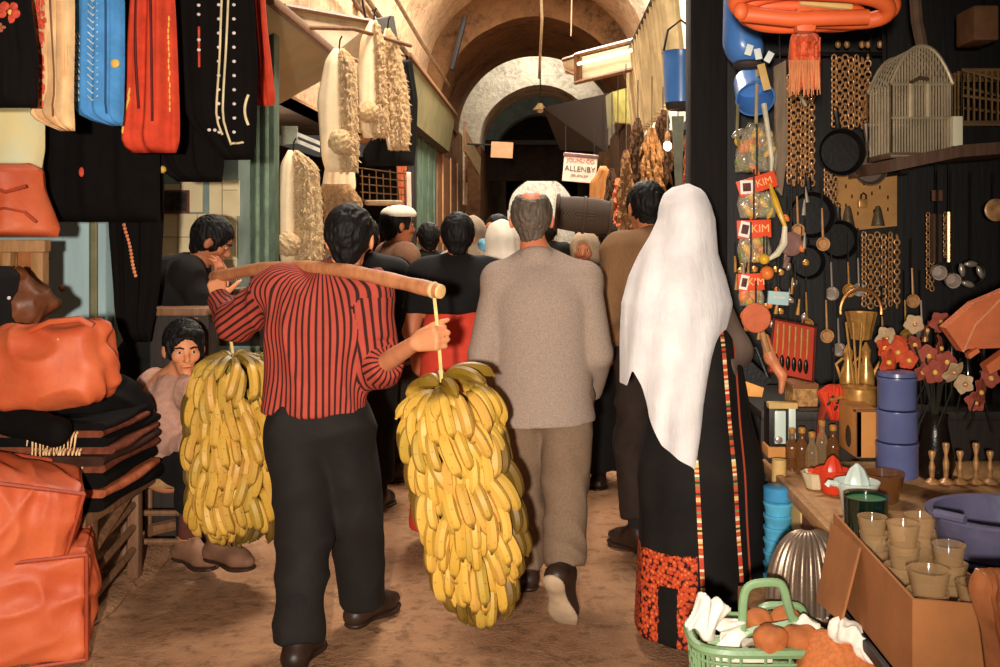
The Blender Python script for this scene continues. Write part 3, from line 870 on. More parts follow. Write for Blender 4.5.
def shoe(parent, ankle, toe_dir, mat, L=.26, sole=None, name='shoe', fat=1.10, h=.008, shank=(0, 0, .13)):
    s = Sdf(); hl, bl, te, up, f, ax = foot(s, ankle, toe_dir, L)
    s2 = Sdf()
    s2.cone(Vector(ankle) - up * .005, hl, .044 * fat, .039 * fat, .03).cone(hl, bl, .037 * fat, .044 * fat, .03, (up, .85)).cone(bl, te, .044 * fat, .033 * fat, .02, (up, .75)).cone(Vector(ankle), bl, .042 * fat, .034 * fat, .03)
    o = s2.mesh(name, h, 2, None, mat, parent)
    s3 = Sdf(); b0 = hl - up * .030 * fat; b1 = bl - up * .030 * fat; b2 = te - up * .024 * fat
    s3.cone(b0, b1, .036 * fat, .043 * fat, .02, (up, .28)).cone(b1, b2, .043 * fat, .032 * fat, .02, (up, .28)).cone(b0 + f * .004, b0 + f * .012, .037 * fat, .037 * fat, .01, (up, .5))
    s3.mesh('sole', h * .8, 1, None, sole or leather_b, o)
    s4 = Sdf(); s4.cone(Vector(ankle) - up * .01, Vector(ankle) + Vector(shank), .046, .050, .01); s4.mesh('sock', .010, 1, None, M('dark_sock', (30, 24, 22), rough=.95), o)
    return o

def torso(s, J, part=0, g=0.0, flat=.62, hem=None, hem_r=None, k=.05):
    """chest, back and shoulders; g = how much looser than the body; J has neck, shL, shR, chest, waist, pelvis"""
    Y = Vector((0, 1, 0)); mid = (Vector(J['shL']) + Vector(J['shR'])) / 2
    s.cone(J['shL'], J['shR'], .062 + g, None, k, None, '+', part)
    s.cone(Vector(J['neck']) + Vector((0, 0, -.02)), lerp(J['neck'], J['shL'], .75), .055 + g * .5, .050 + g * .6, k, None, '+', part)
    s.cone(Vector(J['neck']) + Vector((0, 0, -.02)), lerp(J['neck'], J['shR'], .75), .055 + g * .5, .050 + g * .6, k, None, '+', part)
    s.ell(J['chest'], (.178 + g, .118 + g, .20), None, k, '+', part)
    s.cone(J['chest'], J['waist'], .165 + g, .150 + g, k, (Y, flat), '+', part)
    s.cone(J['waist'], hem or J['pelvis'], .150 + g, hem_r or (.165 + g), k, (Y, flat + .03), '+', part)

def bodymesh(J, parent, mat, face=True, hands=(), k=1.0, h=.006, hR=None, legs=True, feet=True):
    s = Sdf(); head(s, J['head'], hR or Matrix.Identity(3), k, face)
    hR_ = hR or Matrix.Identity(3)
    s.cone(Vector(J['head']) + hR_ @ Vector((0, -.022, -.055)), Vector(J['neck']) + Vector((0, 0, -.03)), .052 * k, .056 * k, .025)
    torso(s, J, 0, -.02)
    s.chain([J['shL'], J['elL'], J['wrL']], [.052, .041, .027], .02)
    s.chain([J['shR'], J['elR'], J['wrR']], [.052, .041, .027], .02)
    for H in hands: hand(s, *H[0], **H[1])
    if legs:
        s.ell(J['pelvis'], (.15, .10, .11), None, .03)
        for q in 'LR':
            s.chain([J['hip' + q], J['kn' + q], J['an' + q]], [.075, .052, .036], .02)
            if feet: foot(s, J['an' + q], J['toe' + q], .24)
    return s.mesh('body', h, 2, None, mat, parent)

def J0(**kw):
    J = dict(head=(0, .01, 1.57), neck=(0, -.01, 1.43), shL=(-.175, 0, 1.37), shR=(.175, 0, 1.37), chest=(0, 0, 1.24), waist=(0, 0, 1.04), pelvis=(0, 0, .92),
             elL=(-.24, .0, 1.09), elR=(.24, 0, 1.09), wrL=(-.22, .14, .88), wrR=(.22, .14, .88),
             hipL=(-.085, 0, .88), hipR=(.085, 0, .88), knL=(-.09, .02, .48), knR=(.09, .02, .48), anL=(-.09, -.02, .09), anR=(.09, -.02, .09), toeL=(-.15, 1, 0), toeR=(.15, 1, 0))
    J.update(kw)
    return {a: Vector(b) for a, b in J.items()}

def trousers(J, parent, mat, hemL, hemR, seed=3, r=(.105, .088, .078), h=.009, folds=.007, ps=1.0):
    s = Sdf(); Y = Vector((0, 1, 0))
    s.cone(J['waist'] + Vector((0, 0, -.02)), J['pelvis'], .150 * ps, .162 * ps, .05, (Y, .66))
    s.ell(J['pelvis'] + Vector((0, -.02, -.02)), (.165 * ps, .122 * ps, .13), None, .05)
    for q, hem in (('L', hemL), ('R', hemR)):
        e = Vector(hem); d = (e - J['kn' + q]).normalized()
        s.chain([J['hip' + q], J['kn' + q], e + d * .04], list(r), .035); endcut(s, J['kn' + q], e, .085)
    return s.mesh('trousers', h, 2, wob(seed, (7, 7, 5), folds, 6, 1.0, True), mat, parent)

# ------------------------------------------------------------------ the banana carrier
stripe_n = NT('red_striped_cotton')
def _stripes(n, per, c_a, c_b, w):
    at = n.n('ShaderNodeAttribute'); at.attribute_name = 't'
    f = n.math('FRACT', n.math('MULTIPLY', at.outputs['Fac'], 1 / per))
    tri = n.math('ABSOLUTE', n.math('SUBTRACT', f, .5))
    st = n.ramp(tri, [(w - .05, c_b), (w + .05, c_a)])
    v = n.coord('Object'); nz = n.ramp(n.noise(v, 7, 4), [(.3, (.8, .8, .8, 1)), (.7, (1.1, 1.1, 1.1, 1))])
    x = n.n('ShaderNodeMix', data_type='RGBA', blend_type='MULTIPLY'); x.inputs[0].default_value = 1
    n.l(st, x.inputs[6]); n.l(nz, x.inputs[7]); n.l(x.outputs[2], n.b.inputs['Base Color'])
    n.b.inputs['Roughness'].default_value = .85; n.b.inputs['Specular IOR Level'].default_value = .2
    n.bump(n.noise(v, 130, 2), .2, .002)
_stripes(stripe_n, .0215, rgb(172, 70, 56), rgb(50, 26, 21), .19)
def stripe_attr(J, pairs):
    """stripes run down the back and along each sleeve"""
    def f(s, V, Fq):
        C = V[Fq].mean(1).astype(np.float32); own = s.owner(C)
        P4 = V[Fq]                                   # nf,4,3
        out = np.arctan2(P4[:, :, 0] - J['chest'].x, -(P4[:, :, 1] - J['chest'].y) / .66) * .19
        for pid, (a, b) in pairs.items():
            m = own == pid
            if not m.any(): continue
            a_ = np.array(a); d = np.array((Vector(b) - Vector(a)).normalized())
            u = np.cross(d, np.array((0, 1.0, 0))); u /= np.linalg.norm(u); w = np.cross(u, d)
            if w[1] > 0: w = -w
            q = P4[m] - a_
            out[m] = np.arctan2(q @ u, q @ w) * .066
        return out
    return f

t = thing('person', 'man in red striped shirt and black trousers carrying bananas on a shoulder pole', 'person', (-.83, 3.76, 0))
Jc = J0(head=(.092, .04, 1.515), neck=(.05, .02, 1.385), shL=(-.185, .03, 1.315), shR=(.175, -.02, 1.315), chest=(-.01, 0, 1.17), waist=(-.035, 0, .98), pelvis=(-.02, 0, .87),
        elL=(-.40, .22, 1.185), wrL=(-.535, .43, 1.255), elR=(.205, -.02, 1.035), wrR=(.385, -.22, 1.125),
        hipL=(-.105, -.02, .82), hipR=(.075, .0, .82), knL=(-.06, -.05, .44), knR=(.105, .07, .47), anL=(-.055, -.17, .095), anR=(.11, .19, .10), toeL=(.08, 1, 0), toeR=(.35, .9, -.05))
hRc = rotz(-.12) @ rotx(-.06)
_d = Vector((.80, -.50, .22)).normalized(); _n = Vector((.53, .85, 0)); _rp = P(438.5, 338, 3.44) - Vector((-.83, 3.76, 0))
Jc['wrR'] = _rp - _d * .078 - _n * .030
bodymesh(Jc, t, skin, True, [
    ((Jc['wrR'], _d, _n, (0, 0, 1)), dict(curl=(72, 92, 60), spread=.01, thumb=(.75, .35, .45), thumb_curl=50, k=1.08)),
    ((Jc['wrL'], (-.25, .3, .9), (.0, 1, -.2), (1, 0, .2)), dict(curl=(50, 75, 50)))], h=.005, hR=hRc)
hair_cap('hair', Jc['head'], hRc, t, 1.06, seed=4, h=.005)
s = Sdf()
s.cone(Jc['shL'], Jc['elL'], .085, .075, .04, None, '+', 1).cone(Jc['elL'], lerp(Jc['elL'], Jc['wrL'], .9), .072, .05, .03, None, '+', 2)
s.cone(Jc['shR'] + Vector((.0, 0, -.01)), Jc['elR'], .085, .078, .05, None, '+', 3).cone(Jc['elR'], lerp(Jc['elR'], Jc['wrR'], .30), .075, .058, .03, None, '+', 4)
endcut(s, Jc['elR'], lerp(Jc['elR'], Jc['wrR'], .26), .07); torso(s, Jc, 0, .024, .70, Vector((-.045, -.005, .82)), .202)
s.box((-.04, 0, .725), (.32, .3, .145), None, .004, .004, '-')
s.mesh('striped_shirt', .008, 2, wob(11, (7, 7, 3.2), .009, 6, 1.0, True), stripe_n.m, t, stripe_attr(Jc, {1: (Jc['shL'], Jc['elL']), 2: (Jc['elL'], Jc['wrL']), 3: (Jc['shR'], Jc['elR']), 4: (Jc['elR'], Jc['wrR'])}))
black_trouser = M('faded_black_trouser_cloth', (24, 18, 15), rough=.85, var=.3, scale=6)
trousers(Jc, t, black_trouser, (-.057, -.165, .065), (.11, .17, .095), 5, (.116, .098, .088), folds=.009, ps=.95)
s = Sdf(); c = Jc['neck']; s.cone(c + Vector((-.05, -.035, .0)), c + Vector((.055, -.03, .005)), .028, None, .02).cone(c + Vector((-.05, -.03, .0)), c + Vector((-.06, .05, -.01)), .026, None, .02)
s.mesh('collar', .006, 2, None, M('red_collar_cloth', (150, 60, 48)), t)
shoe(t, Jc['anL'] + Vector((0, 0, -.005)), (.08, 1, 0), leather_b, .27); shoe(t, Jc['anR'], (.45, .85, 0), leather_b, .27)

# ------------------------------------------------------------------ the man in the grey suit
t = thing('person', 'balding man in grey jacket and brown trousers walking away in the middle', 'person', (-.02, 4.13, 0))
Js = J0(head=(-.036, .05, 1.595), neck=(-.015, .0, 1.455), shL=(-.166, 0, 1.342), shR=(.180, 0, 1.342), chest=(0, 0, 1.22), waist=(.01, 0, 1.02), pelvis=(.02, 0, .90),
        elL=(-.232, -.01, 1.04), elR=(.232, .0, 1.04), wrL=(-.205, .17, .87), wrR=(.215, .17, .85),
        hipL=(-.065, .02, .86), hipR=(.115, -.0, .86), knL=(-.065, .16, .48), knR=(.105, .01, .49), anL=(-.055, .24, .095), anR=(.095, -.16, .19), toeL=(-.1, 1, 0), toeR=(.20, .42, -.82))
bodymesh(Js, t, M_skin('ruddy_skin', (200, 116, 80)), True, [((Js['wrL'], (.5, .8, 0), (1, -.3, 0), (0, 0, 1)), {}), ((Js['wrR'], (-.4, .9, 0), (-1, -.3, 0), (0, 0, 1)), {})], h=.006)
hair_cap('hair', Js['head'] + Vector((0, 0, -.004)), Matrix.Identity(3), t, 1.02, grey_hair, bald=True, seed=8, h=.005, low=-.06)
suit_m = M('grey_brown_tweed', (150, 130, 116), rough=.95, var=.16, scale=160, bump=.3, bscale=240, bdist=.002, spec=.1)
s = Sdf()
s.chain([Js['shL'], Js['elL'], Js['wrL']], [.074, .064, .05], .012); s.chain([Js['shR'], Js['elR'], Js['wrR']], [.074, .064, .05], .012)
endcut(s, Js['elL'], Js['wrL'], .08); endcut(s, Js['elR'], Js['wrR'], .08)
torso(s, Js, 0, .024, .74, Vector((.02, -.015, .70)), .222, .018); s.cone((0, 0, 1.25), (.01, 0, .95), .186, .192, .03, (Vector((0, 1, 0)), .66))
s.box((.02, 0, .60), (.34, .3, .16), roty(-.04), .004, .004, '-')
s.mesh('jacket', .008, 2, wob(21, (3.0, 3.0, 2.0), .006, 5, .7), suit_m, t)
s = Sdf(); c = Js['neck']
for a0, a1 in [(q, q + 20) for q in range(-100, 100, 20)]:
    f = lambda a: c + Vector((.064 * math.sin(math.radians(a)), -.058 * math.cos(math.radians(a)), -.012 - .03 * (1 - math.cos(math.radians(a)))))
    s.cone(f(a0), f(a1), .017, .017, .02, (Vector((0, 0, 1)), 1.9))
s.mesh('jacket_collar', .006, 3, None, suit_m, t)
trousers(Js, t, M('brown_worsted', (122, 98, 78), rough=.9, var=.14, scale=120, bump=.2, bscale=200), (-.055, .23, .10), (.10, -.115, .20), 15, (.106, .092, .080), folds=.008, ps=.9)
shoe(t, Js['anL'], (-.1, 1, 0), leather_b, .27); shoe(t, Js['anR'], (.20, .42, -.72), leather_b, .27, sole_m, shank=(.0, .045, .075))

# ------------------------------------------------------------------ the woman in the white veil
WX, WY = .555, 3.83
t = thing('person', 'woman in long white veil and black embroidered dress seen from behind', 'person', (WX, WY, 0))
Jw = J0(head=(-.002, .05, 1.57), neck=(-.03, .02, 1.44), shL=(-.120, .07, 1.31), shR=(.060, .02, 1.30), chest=(-.045, 0, 1.22), waist=(-.02, 0, 1.02), pelvis=(.01, 0, .9), elL=(-.135, .22, 1.08), wrL=(-.03, .33, 1.0), elR=(.165, .03, 1.09), wrR=(.215, .235, 1.03), toeL=(-.2, 1, 0), toeR=(.2, 1, 0), anL=(-.08, .0, .08), anR=(.1, .0, .08))
bodymesh(Jw, t, skin_d, True, [((Jw['wrR'], (.1, .95, .1), (-.6, 0, -.8), (-.8, .1, .6)), dict(curl=(30, 45, 30)))], h=.007)
def M_dress():
    n = NT('black_embroidered_dress'); tc = n.n('ShaderNodeTexCoord'); v = tc.outputs['Object']
    sp = n.n('ShaderNodeSeparateXYZ'); n.l(v, sp.inputs[0]); X, Y, Z = sp.outputs
    def win(q, lo, hi): return n.math('MULTIPLY', n.math('GREATER_THAN', q, lo), n.math('LESS_THAN', q, hi))
    back = n.math('LESS_THAN', Y, .12)
    wavy = n.math('MULTIPLY', n.noise(v, 30, 3), .05)
    panel = n.math('MULTIPLY', win(X, -.36, .0), n.math('LESS_THAN', n.math('ADD', Z, wavy), .385))
    hole = n.math('MULTIPLY', win(n.math('ADD', X, n.math('MULTIPLY', wavy, .5)), -.125, -.06), n.math('LESS_THAN', Z, .24))
    panel = n.math('MULTIPLY', panel, n.math('SUBTRACT', 1, hole))
    vo = n.n('ShaderNodeTexVoronoi'); vo.inputs['Scale'].default_value = 70; n.l(v, vo.inputs['Vector'])
    emb = n.ramp(vo.outputs['Distance'], [(.12, rgb(226, 150, 64)), (.25, rgb(206, 84, 44)), (.62, rgb(186, 64, 36)), (.72, rgb(40, 22, 16))])
    zz = n.math('FLOOR', n.math('MULTIPLY', Z, 120)); wn = n.n('ShaderNodeTexWhiteNoise', noise_dimensions='1D'); n.l(zz, wn.inputs['W'])
    rib = n.ramp(wn.outputs[0], [(0, rgb(200, 70, 50)), (.3, rgb(232, 190, 120)), (.5, rgb(196, 90, 50)), (.65, rgb(70, 60, 40)), (.8, rgb(240, 220, 190)), (.92, rgb(120, 140, 90))], 'CONSTANT')
    def line(x0, z0, x1, z1, w):
        k = (x1 - x0) / (z1 - z0)
        xc = n.math('ADD', n.math('MULTIPLY', n.math('SUBTRACT', Z, z0), k), x0)
        return n.math('LESS_THAN', n.math('ABSOLUTE', n.math('SUBTRACT', X, xc)), w)
    r = n.math('MAXIMUM', line(-.004, .72, .018, .25, .008), line(.118, 1.0, .170, .2, .008))
    r2 = n.math('MAXIMUM', line(-.212, .8, -.222, .3, .005), line(.165, 1.0, .175, .8, .004))
    base = n.ramp(n.noise(v, 5, 4), [(.3, rgb(14, 11, 10)), (.7, rgb(27, 22, 19))])
    c = n.mix(n.math('MULTIPLY', panel, back), base, emb)
    c = n.mix(n.math('MULTIPLY', r, back), c, rib)
    c = n.mix(n.math('MULTIPLY', r2, back), c, rgb(170, 70, 46))
    n.l(c, n.b.inputs['Base Color']); n.b.inputs['Roughness'].default_value = .8; n.b.inputs['Specular IOR Level'].default_value = .2
    n.bump(n.noise(v, 90, 3), .25, .004)
    return n.m
s = Sdf(); torso(s, Jw, 0, -.026, .68); Yv = Vector((0, 1, 0))
s.cone((.015, 0, 1.05), (.030, 0, .62), .165, .225, .06, (Yv, .74)).cone((.030, 0, .62), (.040, .0, .05), .225, .262, .06, (Yv, .80))
s.box((.03, 0, -.18), (.5, .5, .20), None, .004, .004, '-')
s.mesh('dress', .010, 2, wob(31, (9, 9, .9), .013, 6, .6), M_dress(), t)
jac = M('grey_brown_jacket', (94, 76, 66), rough=.9, var=.2)
s = Sdf()
s.chain([Jw['shR'], Jw['elR'], lerp(Jw['elR'], Jw['wrR'], .85)], [.070, .072, .052], .03); endcut(s, Jw['elR'], lerp(Jw['elR'], Jw['wrR'], .8), .08); torso(s, Jw, 0, -.014, .66, Vector((.015, 0, 1.0)), .178)
s.chain([Jw['shL'], Jw['elL'], lerp(Jw['elL'], Jw['wrL'], .85)], [.078, .07, .05], .03)
s.box((.0, 0, .80), (.36, .3, .17), None, .004, .004, '-')
s.mesh('jacket', .009, 2, wob(34, (8, 8, 4), .007, 6, 1, True), jac, t)
# veil: a sheet over the head falling behind the shoulders
tz = [1.728, 1.718, 1.69, 1.645, 1.59, 1.53, 1.46, 1.37, 1.27, 1.18, 1.10, 1.0, .9, .62]
tl = [-.012, -.060, -.098, -.116, -.124, -.150, -.185, -.226, -.256, -.262, -.266, -.266, -.266, -.266]
tr = [.002, .036, .066, .088, .106, .112, .118, .146, .166, .152, .130, .104, .084, .056]
tb = [.0, .05, .078, .098, .104, .108, .122, .150, .172, .186, .196, .202, .206, .21]
def ip(z, T): return float(np.interp(-z, [-q for q in tz], T))
def hem(x):   # x across the veil -> hem height, read along the edge from left corner to right point
    return float(np.interp(x, [-.27, -.245, -.228, -.205, -.175, -.13, -.07, -.03, .0, .02, .05], [.955, .965, 1.03, .97, .86, .77, .715, .69, .66, .635, .64]))
vf = wob(41, (12, 12, 1.0), .012, 6, .7)
def veil_pt(u, v):
    A = 100 + 25 * max(0, 1 - v * 3)
    ph = math.radians(-A + 2 * A * u)
    sx = max(-1, min(1, ph / math.radians(92))); sx = math.sin(sx * PI / 2)
    x_b = -.10 + .155 * sx * 1.05
    zb = hem(x_b)
    z = 1.728 + (zb - 1.728) * v ** .9
    l, r, b = ip(z, tl), ip(z, tr), ip(z, tb)
    cx, rx = (l + r) / 2, (r - l) / 2
    q = Vector((cx + rx * math.sin(ph) if abs(ph) < PI / 2 else cx + rx * math.copysign(1, ph) * (1 - .3 * (abs(ph) - PI / 2)), .04 - (b + .04) * math.cos(ph) * (1 if abs(ph) < PI / 2 else .8), z))
    w = float(vf(np.array([[q.x, q.y, q.z]]))[0]) * min(1, v * 3)
    n = Vector((math.sin(ph), -math.cos(ph), 0))
    return q + n * (w + .018 * math.sin(9 * u * PI + 2 * v) * max(0, v - .25))
def M_veil():
    n = NT('white_cotton_veil'); v = n.coord('Object')
    n.l(n.ramp(n.noise(v, 6, 4), [(.3, rgb(208, 198, 196)), (.7, rgb(232, 226, 224))]), n.b.inputs['Base Color'])
    n.b.inputs['Roughness'].default_value = .9; n.b.inputs['Specular IOR Level'].default_value = .1; n.b.inputs['Sheen Weight'].default_value = .2
    mp = n.coord('Object', (1, 1, .25)); n.bump(n.noise(mp, 26, 4), .45, .012)
    return n.m
mb = MB(); mb.grid(veil_pt, 70, 90, -.003); mb.build('veil', M_veil(), t, sharp=89)

# her black purse with a tan gilt rim under the arm
t2 = thing('handbag', 'black purse with tan gilt rim held against the veiled woman\'s right side', 'handbag', P(752, 380, 3.86))
mb = MB(); mb.prism([P(738, 366, 3.84), P(752, 362, 3.84), P(771, 380, 3.84), P(764, 388, 3.84), P(740, 379, 3.84)], (0, .07, 0)); mb.build('bag_body', M('black_leather', (16, 13, 12), rough=.4), t2, False, True)
mb = MB(); mb.prism([P(739, 379, 3.82), P(764, 388, 3.82), P(762, 397, 3.82), P(743, 396, 3.82), P(741, 390, 3.82)], (0, .09, 0)); mb.build('rim', M('tan_gilt_leather', (216, 150, 76), rough=.5), t2, False, True)
mb = MB(); mb.tube([P(738, 368, 3.86), P(739, 350, 3.9), P(756, 348, 3.9), P(768, 378, 3.86)], .006, 6); mb.build('strap', M('black_leather', (16, 13, 12)), t2, True, True)

# ------------------------------------------------------------------ the seated boy
bx_, by_ = P(168, 0, 4.66).x, 4.66
t = thing('person', 'dark-haired boy in pinkish shirt seated beside the rugs, looking this way', 'person', (bx_, by_, 0))
def L(px, py, d): return P(px, py, d) - Vector((bx_, by_, 0))
hb = L(184, 349, 4.56)
hRb = rotz(math.radians(-152)) @ rotx(-.16)          # faces the viewer and a little right
Jb = J0(head=hb, neck=L(177, 378, 4.62), shL=L(196, 392, 4.48), shR=L(157, 388, 4.74), chest=L(176, 410, 4.62), waist=L(170, 442, 4.66), pelvis=L(168, 462, 4.68),
        elL=L(212, 428, 4.42), elR=L(178, 442, 4.58), wrL=L(222, 444, 4.36), wrR=L(207, 446, 4.40), hipL=L(180, 466, 4.6), hipR=L(164, 466, 4.72), knL=L(222, 464, 4.36), knR=L(196, 466, 4.42), anL=L(220, 540, 4.46), anR=L(187, 540, 4.60), toeL=(.8, -.5, 0), toeR=(.75, -.55, 0))
bodymesh(Jb, t, skin, True, [((Jb['wrR'], (.8, -.3, -.2), (0, -.3, -1), (0, -1, .2)), {}), ((Jb['wrL'], (.8, .0, -.3), (0, -.3, -1), (0, 1, .2)), {})], h=.005, hR=hRb)
hair_cap('hair', hb, hRb, t, 1.04, seed=14, h=.0045, puff=1.04)
s = Sdf(); q = lambda x, y, z: hb + hRb @ Vector((x, y, z))
s.cone(q(-.055, .052, .082), q(.015, .070, .096), .020, .020, .02).cone(q(.015, .070, .096), q(.060, .058, .072), .018, .010, .02).cone(q(-.04, .060, .090), q(-.058, .062, .052), .014, .006, .02); s.mesh('fringe', .004, 1, wob(3, (40, 40, 20), .003), hair_m, t)
face_bits(hb, hRb, t)
pink = M('pinkish_tan_shirt', (176, 132, 114), rough=.9, var=.15, scale=40)
s = Sdf()
s.cone(Jb['shL'], Jb['shR'], .082, None, .05).cone(Jb['neck'] + Vector((0, 0, -.03)), Jb['chest'], .065, .12, .05).ell(Jb['chest'], (.14, .14, .16), None, .05).cone(Jb['chest'], Jb['pelvis'] + Vector((0, 0, .03)), .135, .135, .05)
s.chain([Jb['shR'], Jb['elR'], Jb['wrR']], [.084, .07, .052], .03).chain([Jb['shL'], Jb['elL'], Jb['wrL']], [.08, .066, .052], .03)
s.mesh('shirt', .008, 2, wob(51, (9, 9, 6), .010, 6, 1, True), pink, t)
s = Sdf(); s.cone(Jb['neck'] + Vector((-.055, -.03, .0)), Jb['neck'] + Vector((.01, -.075, -.05)), .02, .018, .015).cone(Jb['neck'] + Vector((.06, -.02, .0)), Jb['neck'] + Vector((.02, -.075, -.05)), .02, .018, .015)
s.mesh('collar', .005, 1, None, pink, t)
s = Sdf(); s.ell(Jb['pelvis'], (.15, .14, .10), None, .04)
for q in 'LR': s.chain([Jb['hip' + q], Jb['kn' + q], lerp(Jb['kn' + q], Jb['an' + q], .62)], [.095, .078, .07], .03); endcut(s, Jb['kn' + q], lerp(Jb['kn' + q], Jb['an' + q], .55), .1)
s.mesh('trousers', .009, 2, wob(53, (7, 7, 5), .007, 6, 1, True), M('black_cloth', (14, 11, 10), rough=.9), t)
for q in 'LR':
    s = Sdf(); s.cone(lerp(Jb['kn' + q], Jb['an' + q], .45), Jb['an' + q], .05, .042, .02); s.mesh('sock', .008, 1, None, M('brown_knit', (96, 52, 40), rough=.95), t)
    shoe(t, Jb['an' + q], Jb['toe' + q], M('dusty_brown_leather', (120, 84, 62), rough=.7), .25)

# ------------------------------------------------------------------ the man bending at the pier
mx, my = -2.02, 5.27
t = thing('person', 'dark-haired man in black jacket stooping beside the cream posters', 'person', (mx, my, 0))
def L(px, py, d): return P(px, py, d + .12) - Vector((mx, my, 0))
hm = L(213, 242, 5.12); hRm = rotz(math.radians(-82)) @ rotx(-.5)
Jm = J0(head=hm, neck=L(196, 262, 5.15), shL=L(192, 276, 5.32), shR=L(188, 272, 4.98), chest=L(176, 292, 5.15), waist=L(158, 335, 5.15), pelvis=L(150, 360, 5.15),
        elL=L(215, 318, 5.32), elR=L(207, 315, 4.98), wrL=L(224, 285, 5.2), wrR=L(216, 283, 5.02), hipL=L(150, 370, 5.25), hipR=L(150, 370, 5.05), knL=L(158, 450, 5.25), knR=L(154, 450, 5.05), anL=L(152, 515, 5.3), anR=L(148, 515, 5.0), toeL=(1, .1, 0), toeR=(1, -.1, 0))
bodymesh(Jm, t, skin_d, True, [((Jm['wrR'], (.2, .0, 1), (-.9, .2, .3), (.2, .9, .2)), dict(curl=(30, 40, 30))), ((Jm['wrL'], (.1, -.1, 1), (-.9, -.2, .3), (.2, -.9, .2)), dict(curl=(30, 40, 30)))], h=.006, hR=hRm)
hair_cap('hair', hm, hRm, t, 1.05, seed=24, h=.005, puff=1.05); face_bits(hm, hRm, t)
blackj = M('black_jacket_cloth', (18, 14, 12), rough=.9, var=.3)
s = Sdf()
s.cone(Jm['shL'], Jm['shR'], .078, None, .05).cone(Jm['neck'] + Vector((0, 0, -.02)), Jm['chest'], .07, .15, .05).ell(Jm['chest'], (.17, .19, .20), None, .05).cone(Jm['chest'], Jm['pelvis'] + Vector((0, 0, -.1)), .165, .185, .05)
s.chain([Jm['shR'], Jm['elR'], lerp(Jm['elR'], Jm['wrR'], .9)], [.08, .068, .05], .03).chain([Jm['shL'], Jm['elL'], lerp(Jm['elL'], Jm['wrL'], .9)], [.08, .068, .05], .03)
s.mesh('jacket', .010, 2, wob(61, (8, 8, 5), .008, 6, 1, True), blackj, t)
trousers(Jm, t, M('black_cloth', (14, 11, 10)), Jm['anL'] + Vector((0, 0, .04)), Jm['anR'] + Vector((0, 0, .04)), 63)
for q in 'LR': shoe(t, Jm['an' + q], Jm['toe' + q], leather_b, .27, h=.01)

# ------------------------------------------------------------------ the crowd further in
def walker(px, d, top, label, coat, yaw=0.0, hairs=None, scarf=None, skirt=None, hem=.80, wide=1.0, pants=None, sk=None, cap=None, h=.012, face=False, skirt_top=1.0, lean=0.0, headdx=0.0, scarf_len=.28):
    """a standing person further down the alley; top = pixel row of the top of the head"""
    X = (px - VX) * d / F; H = CAMZ - (top - VY) * d / F; k = H / 1.70
    t = thing('person', label, 'person', (X, d, 0), yaw)
    J = J0(); J = {a: (b * k if not a.startswith('toe') else b) for a, b in J.items()}
    J['head'] = J['head'] + Vector((headdx, lean, 0))
    bodymesh(J, t, sk or skin_d, True, [((J['wrL'], (.2, .8, -.3), (1, 0, 0), (0, .3, 1)), {}), ((J['wrR'], (-.2, .8, -.3), (-1, 0, 0), (0, .3, 1)), {})], k, .008)
    if face: face_bits(J['head'], Matrix.Identity(3), t, k, not scarf)
    if hairs: hair_cap('hair', J['head'], Matrix.Identity(3), t, 1.03 * k, hairs, seed=int(px), h=.008)
    if scarf:
        s = Sdf(); c = J['head']
        s.ell(c + Vector((0, -.012, .03)), (.096 * k, .112 * k, .108 * k), None, .03).cone(c + Vector((0, -.03, 0)), c + Vector((0, -.05, -scarf_len * k)), .095 * k, .15 * k, .04)
        s.cone(c + Vector((0, -.03, -.12)), c + Vector((0, .03, -.17)), .09 * k, .08 * k, .03)
        s.ell(c + Vector((0, .115, -.02)), (.070 * k, .085 * k, .104 * k), None, .01, '-')
        s.mesh('headscarf', .008, 2, wob(int(px) + 3, (12, 12, 4), .006), scarf, t)
    if cap:
        s = Sdf(); c = J['head'] + Vector((0, 0, .07)); s.ell(c, (.098 * k, .116 * k, .062 * k), None, .02).cut(c + Vector((0, 0, -.015)), (0, 0, -1)); s.mesh('cap', .008, 1, None, cap, t)
    s = Sdf(); torso(s, J, 0, .026 * wide, .66, Vector((0, 0, hem * k)), .19 * wide)
    s.chain([J['shL'], J['elL'], J['wrL']], [.075, .066, .052], .035).chain([J['shR'], J['elR'], J['wrR']], [.075, .066, .052], .035)
    s.box((0, 0, hem * k - .15), (.4, .4, .15), None, .004, .004, '-')
    s.mesh('coat', h, 2, wob(int(px) + 9, (6, 6, 3), .008, 6, 1, True), coat, t)
    if skirt:
        s = Sdf(); s.cone((0, 0, skirt_top * k), (0, 0, .12), .16 + .015 * (skirt_top > 1), .25, .05, (Vector((0, 1, 0)), .8)); s.box((0, 0, -.12), (.4, .4, .2), None, .004, .004, '-')
        s.mesh('skirt', h, 2, wob(int(px) + 5, (9, 9, 1), .012), skirt, t)
    else:
        trousers(J, t, pants or M('black_cloth', (14, 11, 10)), J['anL'] + Vector((0, 0, .06)), J['anR'] + Vector((0, 0, .06)), int(px), h=.013)
    for q in 'LR': shoe(t, J['an' + q], J['toe' + q], leather_b, .26, h=.013)
    return t, J
blk = M('black_cloth', (14, 11, 10)); drk = M('dark_brown_cloth', (44, 32, 26), rough=.9)
redc = M('bright_red_cloth', (204, 62, 42), rough=.8, var=.12); brnj = M('brown_jacket_cloth', (122, 84, 62), rough=.9)
w_cl = M('white_head_cloth', (228, 214, 194), rough=.9, var=.08); g_cl = M('grey_head_cloth', (160, 138, 118), rough=.9); swe = M('tan_knit_sweater', (124, 90, 60), rough=.95, var=.1, scale=60, stretch=(3, 3, .4))
walker(458, 4.95, 212, 'black-haired woman in black shawl over a bright red skirt, seen from behind', blk, .05, hair_m, None, redc, 1.19, 1.0, skirt_top=1.10)
